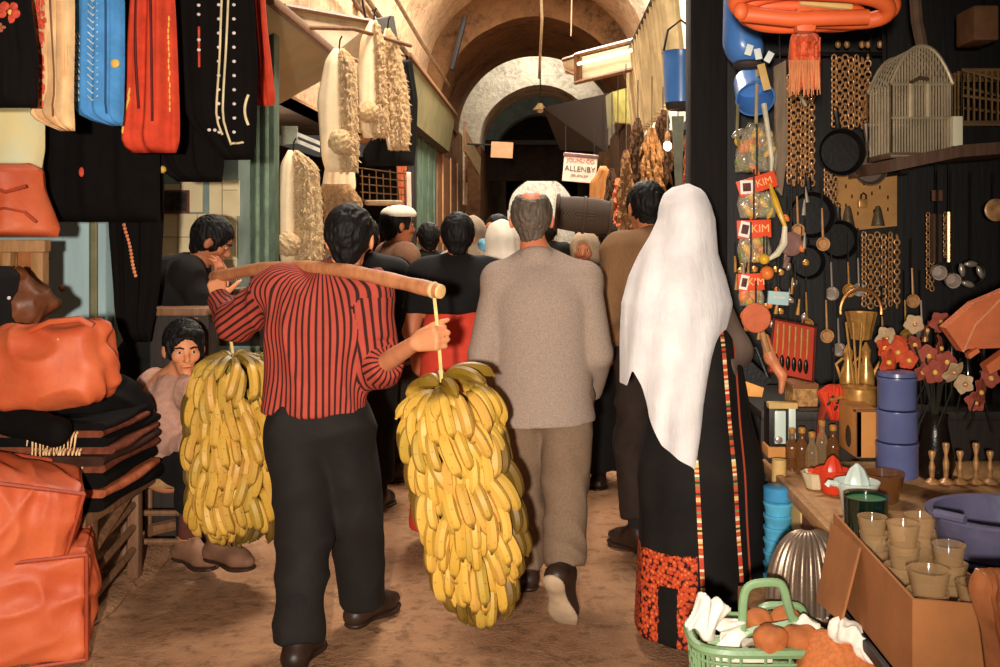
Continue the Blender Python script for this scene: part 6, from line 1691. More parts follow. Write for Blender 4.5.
for x, y, a_ in ((971, 264, 0), (980, 272, 1.2), (968, 284, .3), (962, 270, 1.4)): MB().ball(P(x, y, 4.38), (.03, .01, .014), 12, 8, roty(a_)).build('spoon_bowl', tinm, t, True, True)
hang(P(973, 262, 4.41), P(0, 170, 4.4).z, parent=t)
t = thing('brass_disc', 'round brass dish at the far right edge in the dark', 'dish', P(996, 210, 4.6)); MB().lathe(P(995, 210, 4.6), [(.05, 0), (.052, .01), (.04, .016), (.018, .012)], 22, rotx(PI / 2)).build('dish', brass_d, t, True, True); hang(P(995, 205, 4.61), P(0, 172, 4.6).z, parent=t)
t = thing('card_label', 'small dull brown label in the dark recess above the brass rod', 'label', P(937, 200, 4.9)); B('label_card', 932, 190, 943, 201, 4.9, .01, M('dull_brown_label', (110, 72, 56)), t); hang(P(937, 191, 4.91), P(0, 160, 4.9).z, parent=t)

# ---- toy packets
t0 = None
clear = NT('clear_bag_plastic'); clear.b.inputs['Base Color'].default_value = rgb(232, 220, 190); clear.b.inputs['Alpha'].default_value = .22; clear.b.inputs['Roughness'].default_value = .12; clear.b.inputs['Specular IOR Level'].default_value = .8
clear.bump(clear.noise(clear.coord('Object'), 22, 3), .8, .02); clear = clear.m
hred = M('header_card_red', (222, 74, 36), rough=.5, var=.05, bump=0); hwh = M('header_white', (236, 230, 220), var=.03, bump=0); hyl = M('header_letter', (248, 190, 120), var=.03, bump=0); pic = M('toy_picture', (120, 60, 40), var=.8, scale=60, bump=0, c2=(40, 40, 44))
yel = M('yellow_toy', (220, 170, 50), rough=.3); gre = M('olive_toy', (120, 124, 50), rough=.35); ora = M('orange_toy', (226, 120, 50), rough=.35)
for k, (cx, cy, w, h, rot, d, lab) in enumerate(((757, 184, 40, 16, -.30, 4.15, 'topmost toy packet with slanting red header card'), (754, 229, 34, 18, -.04, 4.12, 'middle toy packet with red header card above the mirror'), (751, 282, 26, 17, -.05, 4.10, 'lowest toy packet with red header card over the orange disc'))):
    t = thing('toy_packet', lab, 'toy packet', P(cx, cy + 40, d), 0, 'toy packets hanging in a column')
    c = P(cx, cy, d); R = roty(rot); W, Hh = w * d / F, h * d / F
    MB().box(c, (W, .012, Hh), R, .003).build('header_card', hred, t, True, True)
    MB().box(c + R @ Vector((-W * .28, -.008, 0)), (W * .32, .006, Hh * .85), R @ roty(.25), .001).build('picture_border', hwh, t, True, True)
    MB().box(c + R @ Vector((-W * .28, -.012, 0)), (W * .20, .006, Hh * .52), R @ roty(.25), .001).build('toy_picture', pic, t, True, True)
    text_mesh('lettering', 'KIM', Hh * .62, hyl, t, c + R @ Vector((W * .17, -.010, 0)), R @ UP, .002)
    hb_ = 34 if k < 2 else 24
    Drape([(cy + h * .4, cx - w * .42, cx + w * .42), (cy + hb_ * .6, cx - w * .5, cx + w * .52), (cy + hb_, cx - w * .42, cx + w * .45)], d + .03, .10, .012, 3, k, rough=.02, rf=25).build('clear_bag', clear, t, 20, 20)
    rd = random.Random(k + 2)
    for j in range(16):
        x = cx + rd.uniform(-.36, .36) * w; y = cy + rd.uniform(.5 * h, hb_ * .9)
        MB().ball(P(x, y, d + .03 + rd.uniform(-.02, .02)), (rd.uniform(.010, .02), .012, rd.uniform(.012, .03)), 10, 7, roty(rd.uniform(-1, 1))).build('toy_piece', [yel, gre, ora, brass, tinm][j % 5], t, True, True)
    hang(P(cx, cy - h * .4, d), P(0, cy - 60, d).z, parent=t)
t = thing('toy_bag', 'clear bag of yellow toys hanging above the topmost toy packet', 'toy bag', P(752, 170, 4.3))
Drape([(122, 748, 766), (134, 742, 774), (150, 736, 778), (172, 735, 776)], 4.3, .14, .015, 3, 2, rough=.02, rf=25).build('clear_bag', clear, t)
rd = random.Random(12)
for j in range(26): MB().ball(P(rd.uniform(738, 773), rd.uniform(132, 171), 4.3 + rd.uniform(-.03, .04)), (.016, .014, rd.uniform(.014, .034)), 10, 7, roty(rd.uniform(-1, 1))).build('toy_piece', [yel, ora, gre, yel, tinm][j % 5], t, True, True)
MB().tube([P(757, 70, 4.32), P(756, 124, 4.3)], .008, 6).build('cord', M('pale_cord', (170, 150, 110)), t, True, True)
t = thing('plastic_horn', 'pale curved plastic whip hanging right of the toy bag', 'toy', P(768, 150, 4.22)); MB().tube([P(764, 104, 4.25), P(768, 130, 4.22), P(772, 160, 4.2), P(771, 176, 4.2)], [.012, .010, .009, .005], 8).build('whip', M('pale_plastic', (216, 204, 176), rough=.3), t, True, True)
t = thing('plastic_sabre', 'yellow plastic toy sabre curving down right of the middle packet', 'toy', P(778, 232, 4.1)); MB().tube([P(770, 184, 4.12), P(775, 200, 4.1), P(781, 216, 4.08), P(785, 226, 4.08)], [.006, .014, .012, .008], 8).build('blade', yel, t, True, True); MB().tube([P(785, 226, 4.08), P(784, 244, 4.08), P(777, 254, 4.08), P(768, 260, 4.1)], [.010, .015, .014, .006], 8).build('sheath', M('pale_plastic', (216, 204, 176)), t, True, True)
t = thing('hand_mirror', 'round brown hand mirror right of the toy packets', 'mirror', P(791, 260, 4.3)); MB().lathe(P(791, 244, 4.3), [(.04, -.012), (.05, -.006), (.052, .006), (.045, .010), (.03, .008)], 26, rotx(PI / 2)).build('mirror_back', M('mauve_brown_plastic', (128, 92, 82), rough=.35), t, True, True); MB().tube([P(788, 257, 4.3), P(785, 268, 4.3)], .011, 7).build('handle', M('mauve_brown_plastic', (128, 92, 82)), t, True, True); hang(P(791, 234, 4.31), P(0, 178, 4.3).z, parent=t)
for k, (x, y, r, m, lab) in enumerate(((764, 259, 5.5, yel, 'yellow toy ball above the orange ball'), (767, 273, 7, ora, 'orange toy ball under the yellow ball'))):
    o = thing('toy_ball', lab, 'ball', P(x, y + r, 4.08)); MB().ball(P(x, y, 4.08), r * 4.08 / F, 20, 12).build('ball', m, o, True, True); hang(P(x, y - r, 4.09), P(0, 236, 4.1).z, parent=o)
t = thing('paddle_bat', 'dull orange round paddle bat right above the grey sleeve', 'bat', P(755, 334, 4.05)); MB().lathe(P(756, 318, 4.05), [(.056, -.008), (.060, -.004), (.060, .004), (.056, .008)], 30, rotx(PI / 2)).build('bat_face', M('dull_orange_rubber', (196, 96, 56), rough=.6), t, True, True); MB().tube([P(762, 332, 4.05), P(768, 352, 4.05)], .012, 8).build('handle', tan_wood, t, True, True); hang(P(756, 304, 4.06), P(0, 280, 4.1).z, parent=t)
t = thing('plastic_doll_bag', 'skin coloured plastic doll body hanging behind the grey sleeve', 'toy', P(772, 372, 4.15)); s = Sdf(); s.cone(P(765, 338, 4.15), P(771, 358, 4.15), .02, .026, .02).cone(P(771, 358, 4.15), P(782, 376, 4.13), .026, .02, .02).cone(P(783, 374, 4.13), P(781, 392, 4.12), .018, .012, .01); s.mesh('doll_body', .006, 2, None, M('doll_plastic', (206, 126, 84), rough=.4), t, world=True); t.name = 'toy_doll'
t = thing('booklet', 'light blue booklet propped among the toys', 'booklet', P(778, 306, 4.1)); MB().box(P(778, 298, 4.1), (.085, .02, .055), roty(.08), .003).build('cover', M('light_blue_card', (168, 196, 196), var=.06), t, True, True); MB().box(P(779, 297, 4.086), (.05, .008, .006), roty(.08)).build('picture', M('cream_card', (224, 204, 170)), t, True, True); hang(P(778, 292, 4.11), P(0, 258, 4.1).z, parent=t)
rd = random.Random(31)
for k in range(44):   # cheap metal trinkets on cards
    x = rd.uniform(734, 806); y = rd.uniform(190, 335) if k % 2 else rd.uniform(255, 335); d = 4.3 + rd.uniform(-.05, .15)
    o = thing('trinket', 'small shiny trinket among the toys by the veil', 'trinket', P(x, y, d), 0, 'shiny trinkets hanging among the toys')
    if k % 3 == 0: MB().tube([P(x, y - 8, d), P(x + rd.uniform(-3, 3), y + 8, d)], [.004, .009], 7).build('pendant', [tinm, brass, redp][k % 3 if k % 2 else 1], o, True, True)
    elif k % 3 == 1: MB().lathe(P(x, y, d), [(.004, -.016), (.014, -.01), (.016, .004), (.006, .014)], 12).build('pendant', brass, o, True, True)
    else: MB().ball(P(x, y, d), (.012, .01, .018), 10, 7, roty(rd.uniform(-1, 1))).build('pendant', ora if k % 2 else tinm, o, True, True)
    MB().tube([P(x, y - 7, d), P(x, y - 22, d + .01)], .002, 4).build('thread', iron, o, True, True)
rd = random.Random(19)
for k, (x, y, L_) in enumerate(((822, 208, 40), (831, 262, 34), (848, 262, 30), (797, 196, 38), (858, 258, 34), (806, 292, 36), (826, 300, 40), (838, 318, 34), (905, 300, 40), (912, 268, 36), (921, 300, 34), (882, 316, 30))):
    d = 4.62 + .05 * (k % 3); o = thing('ladle', 'long-handled metal ladle or skimmer hung among the dark pans', 'ladle', P(x, y + L_, d), 0, 'ladles and skimmers hung in the right stall')
    MB().tube([P(x, y, d), P(x + 1, y + L_ * .75, d)], [.004, .006], 6).build('handle', [brass_d, tinm, brass][k % 3], o, True, True)
    MB().lathe(P(x + 1, y + L_ * .75 + 6, d - .01), [(.006, -.016), (.024, -.012), (.032, .004), (.028, .004), (.018, -.006)], 18, rotx(PI / 2)).build('bowl', [brass_d, tinm, brass][k % 3], o, True, True)
    hang(P(x, y, d), P(x, y - 30, d).z, parent=o)
t = thing('cutlery_case', 'open red cutlery case with knives and spoons standing behind the counter', 'cutlery case', P(792, 380, 4.15))
MB().prism([P(775, 320, 4.15), P(815, 328, 4.2), P(812, 381, 4.2), P(769, 371, 4.15)], (0, .03, 0)).build('case_board', M('red_velvet', (190, 66, 44), rough=.9, var=.12), t, False, True)
MB().tube([P(774, 319, 4.14), P(816, 327, 4.19), P(813, 382, 4.19), P(768, 372, 4.14)], .007, 6, closed=True).build('case_rim', M('dark_red_rim', (84, 28, 22)), t, True, True)
for k in range(6):
    x = 778 + 6 * k; y = 323 + 1.2 * k
    q = MB().tube([P(x, y, 4.13), P(x - 1, y + 24, 4.13), P(x - 1.5, y + 30, 4.13)], [.006, .004, .004], 7).build('cutlery_handle', brass, t, True, True)
    MB().ball(P(x - 2, y + 38, 4.13), (.010, .005, .03), 10, 7).build('cutlery_head', M('black_cutlery', (40, 28, 24), rough=.3, metal=.5), q, True, True)
hang(P(795, 324, 4.2), P(0, 262, 4.2).z, parent=t)

# ---- on the raised shelf
t = thing('metal_basket', 'small copper wire basket with a tall round handle', 'basket', P(861, 318, 4.3))
MB().lathe(P(861, 340, 4.3), [(.03, 0), (.04, .004), (.05, .05), (.066, .12), (.062, .12), (.045, .05), (.02, .01)], 24, None, True, True, 1, .05, 12).build('basket_body', brass, t, True, True)
MB().tube([P(861 + 20.5 * math.cos(q), 311 - 22 * math.sin(q), 4.3) for q in [PI * i / 20 - .15 * (1 - i / 10) for i in range(21)]], .008, 8).build('handle', M('copper', (200, 140, 84), rough=.3, metal=.8), t, True, True)
hang(P(861, 290, 4.31), P(0, 240, 4.3).z, parent=t)
t = thing('brass_pot', 'low shining brass pot in front of the blue canister', 'pot', P(859, 406, 4.0))
lathe_px('pot_body', 859, [(407, 13), (406, 16), (398, 17), (388, 16.5), (387, 17.5), (386, 14)], 4.0, brass, t)
MB().tube([P(843, 397, 4.0), P(830, 400, 3.98)], .007, 7).build('handle', brass, t, True, True)
for k, (x, y0, y1, lab) in enumerate(((848, 342, 386, 'slender brass coffee pot, left of the pair behind the brass pot'), (866, 330, 384, 'slender brass coffee pot, right of the pair behind the brass pot'))):
    t = thing('coffee_pot', lab, 'coffee pot', P(x, y1, 4.25), 0, 'brass coffee pots on the raised shelf')
    lathe_px('pot_body', x, [(y1 + 6, 7), (y1, 8.5), (y1 - 12, 8), (y1 - 24, 4), (y1 - 30, 4.5), (y1 - 34, 5)], 4.25, brass, t); lathe_px('lid', x, [(y1 - 34, 5), (y1 - 38, 3), (y1 - 42, .8)], 4.25, brass, t)
    MB().tube([P(x + 7, y1 - 8, 4.25), P(x + 13, y1 - 20, 4.25), P(x + 16, y1 - 26, 4.25)], [.012, .007, .005], 7).build('spout', brass, t, True, True)
    MB().tube([P(x - 5, y1 - 28, 4.25), P(x - 12, y1 - 22, 4.25), P(x - 7, y1 - 6, 4.25)], .006, 6).build('handle', brass, t, True, True)
    MB().lathe(Vector((P(x, 0, 4.25).x, 4.25, .795)), [(.03, 0), (.035, .005), (.02, .02), (.012, P(0, y1 + 6, 4.25).z - .795)], 16).build('stand', brass_d, t, True, True)
t = thing('brass_skewers', 'bundle of tall thin brass skewers standing before the coffee pots', 'skewers', P(855, 420, 4.02))
for k, (x0, x1) in enumerate(((846, 856), (853, 858), (862, 857))): MB().tube([P(x0, 322, 4.08), P(x1, 404, 4.05)], .005, 6).build('skewer', brass, t, True, True)
t = thing('cardboard_carton', 'tan carton with a dark oval cut-out below the brass pot', 'carton', P(862, 462, 3.75))
B('carton_front', 856, 410, 879, 458, 3.75, .22, M('orange_tan_card', (206, 140, 74), var=.08), t); MB().prism([P(842, 408, 3.95), P(856, 410, 3.75), P(856, 458, 3.75), P(842, 448, 3.95)], (.02, .0, 0)).build('carton_side', card_d, t, False, True); MB().prism([P(842, 407, 3.97), P(856, 409.5, 3.74), P(880, 409.5, 3.74), P(872, 405, 3.97)], (0, 0, -.01)).build('carton_top', card_d, t, False, True)
MB().ball(P(849, 436, 3.845), (.008, .04, .045), 14, 8).build('oval_mark', M('dark_mark', (70, 50, 36)), t, True, True)
t = thing('stacked_canister', 'tall blue tiered plastic canister standing at the middle of the counter', 'canister', P(897, 476, 3.7))
for k, (y1, y0, w) in enumerate(((476, 441, 20.5), (440, 409, 20), (408, 376, 19))):
    lathe_px('tier', 897, [(y1, w - 1), (y1 - 2, w), (y0 + 5, w), (y0 + 3, w + .8), (y0 + .5, w + .5)], 3.7, bluep2, t)
lathe_px('lid', 897, [(375.5, 19), (372, 18.5), (371, 15)], 3.7, bluep2, t)
# artificial flowers
def flower(petal_m, r=.045):
    vs = MB()
    for k in range(5):
        a = 2 * PI * k / 5
        def f(u, v, a=a):
            w = math.sin(PI * min(1, v * .9 + .08)) ** .7; x = (u - .5) * 1.0 * w
            return Vector((math.cos(a) * v - math.sin(a) * x, -.22 * v * v + .30 * v ** 3 - .15 * abs(x), math.sin(a) * v + math.cos(a) * x)) * r
        vs.grid(f, 6, 6, r * .03)
    return vs
pk = M('dusty_pink_petals', (160, 78, 62), rough=.8, var=.2, scale=30); rdp = M('orange_red_petals', (206, 82, 48), rough=.8, var=.15, scale=30); whf = M('cream_petals', (196, 166, 128), rough=.8, var=.12, scale=30); leafm = M('dark_leaf', (30, 30, 18), rough=.6)
rd = random.Random(77)
fl = [('r', 888, 362, 3.75), ('r', 897, 352, 3.8), ('r', 908, 360, 3.75), ('r', 900, 345, 3.85), ('r', 884, 348, 3.85), ('p', 922, 372, 3.8), ('p', 914, 345, 3.95), ('p', 928, 356, 3.9), ('p', 940, 348, 3.85), ('p', 934, 372, 3.75), ('p', 926, 330, 4.0), ('p', 940, 322, 3.95), ('p', 946, 362, 3.8), ('w', 953, 372, 3.65), ('w', 964, 384, 3.62), ('p', 980, 392, 3.7), ('p', 990, 378, 3.75), ('w', 914, 324, 4.05), ('w', 886, 338, 4.0), ('p', 975, 402, 3.75)]
base = {}
LB = {'r': ('orange-red artificial flower above the blue canister', 'orange-red flowers above the blue canister'), 'p': ('dusty pink artificial flower right of the blue canister', 'dusty pink flowers right of the canister')}
for i, (k, x, y, d) in enumerate(fl):
    t = thing('artificial_flower', 'x', 'flower', P(x, y, d))
    if k == 'w': tag(t, {953: 'cream artificial flower, upper of the two in front of the pink ones', 964: 'cream artificial flower, lower of the two in front of the pink ones', 914: 'small cream flower among the topmost pink flowers', 886: 'small cream flower above the orange-red flowers'}[x])
    else: tag(t, LB[k][0], None, LB[k][1])
    if k not in base: base[k] = flower({'r': rdp, 'p': pk, 'w': whf}[k]).build('petals', {'r': rdp, 'p': pk, 'w': whf}[k], None)
    o = base[k] if base[k].parent is None else base[k].copy()
    if o.name not in COL.objects: COL.objects.link(o)
    o.parent = t; sc = rd.uniform(.85, 1.25) * (1.0 if y > 330 else .8); o.scale = (sc, sc, sc); o.rotation_euler = (rd.uniform(-.6, .5), rd.uniform(0, 6), rd.uniform(-.6, .6))
    MB().ball((0, -.012, 0), .010, 8, 6).build('flower_centre', gold if k != 'w' else brass_d, t)
    MB().tube([(0, .01, 0), (rd.uniform(-.02, .02), .04, -.08), (rd.uniform(-.04, .04), .06, -.22 if y < 380 else -.12)], .003, 5).build('stem', leafm, t)
t = thing('flower_vase', 'dark vase holding the artificial flowers behind the canister', 'vase', (P(935, 0, 3.85).x, 3.85, .6))
MB().lathe((P(935, 0, 3.85).x, 3.85, .601), [(.06, 0), (.075, .05), (.05, .18), (.045, .22), (.05, .24)], 24).build('vase', M('dark_vase', (30, 22, 18), rough=.25), t, True, True)
for k in range(7): a = rd.uniform(-1, 1); MB().tube([(P(935, 0, 3.85).x, 3.85, .8), (P(935 + 12 * a, 0, 3.85).x, 3.86, .95), (P(935 + 40 * a, 0, 3.9).x, 3.9, 1.05 + rd.uniform(-.05, .06))], .005, 5).build('stem', leafm, t, True, True)
# orange packets at the right edge
t = thing('orange_packet', 'large flat orange paper packet jutting in at the right edge', 'packet', P(980, 350, 3.4))
MB().prism([P(946, 328, 3.4), P(975, 303, 3.4), P(1030, 280, 3.4), P(1030, 345, 3.4), P(1000, 348, 3.4), P(968, 349, 3.4), P(963, 352, 3.4)], (.0, .06, .0)).build('packet', M('orange_paper', (206, 110, 66), rough=.6, var=.14), t, False, True)
MB().tube([P(963, 352, 3.39), P(975, 325, 3.39), P(1000, 300, 3.39)], .004, 5).build('fold_edge', M('pale_orange_edge', (226, 150, 104)), t, True, True)
MB().prism([P(968, 354, 3.38), P(978, 348, 3.38), P(980, 352, 3.38), P(970, 359, 3.38)], (0, .03, 0)).build('flap', M('orange_paper', (206, 110, 66)), t, False, True)
MB().tube([P(1015, 300, 3.43), P(1012, 200, 3.43)], .004, 5).build('string', iron, t, True, True)
t = thing('orange_packet', 'small orange packet below the large one at the right edge', 'packet', P(990, 372, 3.35)); MB().prism([P(986, 366, 3.35), P(1015, 345, 3.35), P(1015, 362, 3.35), P(990, 374, 3.35)], (0, .05, 0)).build('packet', M('orange_paper', (206, 110, 66)), t, False, True); MB().tube([P(1008, 350, 3.38), P(1012, 335, 3.42)], .004, 5).build('string', iron, t, True, True)
t = thing('red_scarf', 'bright red cloth with black pattern hanging beside the tan carton', 'scarf', P(832, 422, 4.0))
Drape([(384, 828, 840), (392, 816, 843), (400, 820, 842), (412, 826, 842), (421, 830, 839)], 4.02, .05, .012, 2, 4).build('cloth', M('red_print_cloth', (214, 66, 36), rough=.8, var=.1), t)
for q in ((832, 398), (836, 408), (829, 403), (838, 402)): MB().ball(P(q[0], q[1], 3.985), (.006, .004, .012), 8, 6, roty(.6)).build('printed_mark', blackiron, t, True, True)
Drape([(398, 822, 832), (415, 818, 826), (440, 816, 822)], 4.03, .04, .006, 1, 4).build('cloth_tail', M('dark_red_cloth', (150, 56, 36)), t)
hang(P(834, 386, 4.02), P(0, 340, 4.0).z, parent=t)
t = thing('radio', 'small black and white radio standing behind the glass jars', 'radio', P(781, 446, 4.25))
B('case', 769, 405, 797, 447, 4.05, .10, M('dark_radio_case', (30, 26, 24), rough=.5), t, .008); B('front_panel', 775, 411, 786, 444, 4.035, .03, whp, t); B('side_panel', 789, 408, 796, 440, 4.035, .03, whp, t); B('top_bar', 769, 403, 798, 409, 4.03, .05, cream_p, t)
MB().lathe(P(779, 440, 4.03), [(.014, -.006), (.014, .006), (.008, .008)], 16, rotx(PI / 2)).build('knob', tinm, t, True, True)
B('base_board', 768, 447, 798, 458, 4.05, .12, M('orange_tan_card', (206, 140, 74)), t)
t = thing('basket_stack', 'tan patterned box below the red cutlery case', 'box', P(804, 420, 4.1)); B('box', 793, 388, 818, 425, 4.28, .15, M('tan_pattern', (176, 128, 76), var=.5, scale=40), t); B('lid', 792, 384, 819, 389, 4.27, .17, card_d, t); t.name = 'patterned_box'
lz = .795
MB().box((P(806, 0, 4.35).x, 4.35, (lz + P(0, 425, 4.28).z) / 2), (.1, .1, max(.01, P(0, 425, 4.28).z - lz))).build('foot', card_d, t, True, True) if P(0, 425, 4.28).z > lz + .01 else None
# bottles and jars in front
for k, (x, d, h, m, lab) in enumerate(((792, 3.98, .15, amber, 'brown glass bottle nearest the black radio'), (802, 3.9, .17, amber, 'brown glass bottle, second from the radio'), (812, 3.86, .16, glass, 'clear glass bottle, third from the radio'), (822, 3.95, .19, glass, 'tall clear glass bottle behind the red juicer'), (833, 3.9, .18, amber, 'brown glass bottle beside the tan carton'))):
    X = P(x, 0, d).x; t = thing('glass_bottle', lab, 'bottle', (X, d, .6), 0, 'glass bottles along the counter')
    MB().lathe((X, d, .601), [(.022, 0), (.026, .004), (.026, h * .55), (.018, h * .72), (.011, h * .80), (.011, h * .93)], 20).build('bottle_body', m, t, True, True)
    MB().lathe((X, d, .601 + h * .93), [(.013, 0), (.014, .003), (.014, .018), (.010, .022)], 16).build('stopper', brass, t, True, True)
X = P(826, 0, 3.62).x
def juicer(label, cx, yb, d, m, hw, handle):
    X = P(cx, 0, d).x; t = thing('citrus_juicer', label, 'juicer', (X, d, .6)); r = hw * d / F
    MB().lathe((X, d, .601), [(r * .62, 0), (r * .68, .005), (r * .80, r * .9), (r, r * 1.25), (r * 1.02, r * 1.35), (r * .92, r * 1.35), (r * .5, r * 1.15)], 28).build('cup', m, t, True, True)
    MB().lathe((X, d, .601 + r * 1.15), [(r * .55, 0), (r * .52, r * .3), (r * .32, r * .75), (.004, r * 1.0)], 24, None, True, True, 1, .08, 8).build('reamer', m, t, True, True)
    MB().tube([(X - r * .95, d - .01, .601 + r * 1.25), (X - r * 1.35, d - .02, .601 + r * 1.35), (X - r * 1.45, d - .02, .601 + r * 1.2)], .010, 8).build('handle', m, t, True, True)
    return t
juicer('bright red plastic citrus juicer behind the white one', 833, 497, 3.62, redp, 17, 1)
juicer('white plastic citrus juicer with reamer dome on the counter', 857, 507, 3.38, whp, 22, 1)
t = thing('glass_bowl', 'crumpled clear glass dish left of the red juicer', 'dish', (P(815, 0, 3.7).x, 3.68, .6)); MB().lathe((P(815, 0, 3.68).x, 3.68, .601), [(.03, 0), (.035, .005), (.05, .06), (.047, .06), (.03, .01)], 24, None, True, True, 1, .06, 9).build('bowl', M('frosted_glass', (214, 196, 158), rough=.25, spec=.7), t, True, True)
t = thing('glass_bowl', 'wide brown glass bowl behind the white juicer', 'bowl', (P(882, 0, 3.5).x, 3.5, .6)); MB().lathe((P(882, 0, 3.5).x, 3.5, .601), [(.05, 0), (.055, .005), (.075, .09), (.078, .10), (.072, .10), (.05, .015)], 28).build('bowl', amber, t, True, True)
X = P(866, 0, 2.96).x; t = thing('glass_cup', 'dark green glass cup at the counter edge above the cardboard box', 'cup', (X, 3.06, .6))
X = P(866, 0, 3.06).x
MB().lathe((X, 3.06, .601), [(.060, 0), (.064, .004), (.067, .13), (.067, .135), (.062, .135), (.058, .02)], 30).build('cup_body', dgreen, t, True, True); MB().lathe((X, 3.06, .601 + .122), [(.061, 0), (.061, .004)], 30).build('rim', M('green_rim', (70, 120, 84), rough=.3), t, True, True)
MB().lathe((X, 3.06, .601), [(.058, .004), (.058, .12)], 24).build('liquid', M('black_green', (8, 20, 14), rough=.2), t, True, True)
# cardboard box and the glassware in it
t = thing('cardboard_box', 'open brown cardboard box full of glassware at the lower right', 'box', (1.0, 2.6, .48))
x0, x1, y0, y1, zb, zt = .845, 1.10, 2.30, 2.93, .481, .70
th = .008
MB().prism([(x0, y0, zb), (x0, y1, zb), (x0, y1, zt + .02), (x0, y0, zt)], (th, 0, 0)).build('side_panel', card, t, False, True)
MB().prism([(x1, y0, zb), (x1, y1, zb), (x1, y1, zt - .06), (x1, y0, zt - .02)], (-th, 0, 0)).build('side_panel', card, t, False, True)
MB().prism([(x0 + th, y0 + .001, zb), (x1 - th, y0 + .001, zb), (x1 - th, y0 + .001, zt - .02), (x0 + th, y0 + .001, zt)], (0, th, 0)).build('front_panel', card, t, False, True)
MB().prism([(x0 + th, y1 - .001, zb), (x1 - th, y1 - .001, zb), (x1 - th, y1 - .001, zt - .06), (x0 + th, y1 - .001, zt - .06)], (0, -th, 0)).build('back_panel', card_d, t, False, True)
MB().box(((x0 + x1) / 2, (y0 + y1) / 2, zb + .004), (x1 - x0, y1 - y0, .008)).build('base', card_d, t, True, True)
MB().prism([(x0, y1, zt - .01), (x0, y1 - .26, zt + .0), (x0 - .05, y1 - .26, zt - .20), (x0 - .045, y1, zt - .24)], (-.006, 0, .003)).build('flap', card, t, False, True)
for k, (x, y, r, h, m) in enumerate(((.93, 2.42, .05, .24, 'bowl'), (.93, 2.60, .042, .30, 'tall'), (1.02, 2.52, .04, .27, 'tall'), (.92, 2.80, .04, .26, 'tall'), (1.03, 2.74, .042, .28, 'tall'), (1.03, 2.38, .045, .22, 'bowl'))):
    lab = ['stack of thick glass bowls nearest in the cardboard box', 'stack of clear tumblers in the middle of the cardboard box', 'stack of clear tumblers right of centre in the cardboard box', 'stack of clear tumblers at the back left of the cardboard box', 'stack of clear tumblers at the back right of the cardboard box', 'stack of glass bowls at the near right of the cardboard box'][k]
    t = thing('glass_stack', lab, 'glasses', (x, y, zb), 0, 'glassware in the cardboard box')
    n = 4 if m == 'bowl' else 5
    for j in range(n):
        z = zb + .01 + j * (h - .08) / (n - 1)
        MB().lathe((x + .004 * math.sin(j * 2 + k), y, z), [(r * .65, 0), (r * .7, .003), (r, .075), (r * 1.02, .078), (r * .94, .078), (r * .6, .008)], 22).build('tumbler' if m == 'tall' else 'bowl', glass, t, True, True)
t = thing('card_packet', 'small white packet tucked beside the green cup', 'packet', (.905, 2.90, .6)); MB().box((.905 + .06, 2.88, .62), (.035, .03, .06), bev=.003).build('packet', whp, t, True, True); MB().box((.965, 2.88, .535), (.03, .03, .11)).build('base', card, t, True, True)
# oval tubs
for k, (z0, h, r, m, lab) in enumerate(((.481, .09, .155, M('olive_grey_plastic', (122, 104, 84), rough=.4), 'lowest grey oval tub in the stack at the right edge'), (.573, .03, .165, M('pale_green_plastic', (116, 150, 116), rough=.4), 'thin pale green tray in the stack of tubs at the right edge'), (.605, .06, .160, bluep2, 'middle grey-blue tub in the stack at the right edge'), (.667, .11, .175, M('mauve_blue_plastic', (96, 92, 118), rough=.35), 'topmost wide grey-blue tub at the right edge'))):
    X = P(1006, 0, 2.75).x
    t = thing('plastic_tub', lab, 'tub', (X, 2.75, z0), 0, 'stacked plastic tubs at the right edge')
    MB().lathe((X, 2.75, z0), [(r * .85, 0), (r * .88, .004), (r * .98, h - .01), (r * 1.06, h - .008), (r * 1.06, h), (r * .95, h), (r * .8, .012)], 36, None, True, True, 1.15).build('tub_body', m, t, True, True)
    if k == 3: MB().tube([(X - r * 1.2, 2.70, z0 + h), (X - r * 1.3, 2.66, z0 + h + .02), (X - r * 1.0, 2.60, z0 + h + .02)], .012, 8).build('lug_handle', m, t, True, True)
t = thing('plastic_bag', 'brown plastic bag bulging at the lower right corner', 'bag', P(1005, 667, 2.2)); Drape([(568, 975, 1040), (590, 968, 1045), (630, 982, 1045), (690, 990, 1045)], 2.16, .10, .02, 4, 6, rough=.02, rf=12).build('bag', M('glossy_brown_film', (150, 88, 52), rough=.25, spec=.6, var=.25), t)
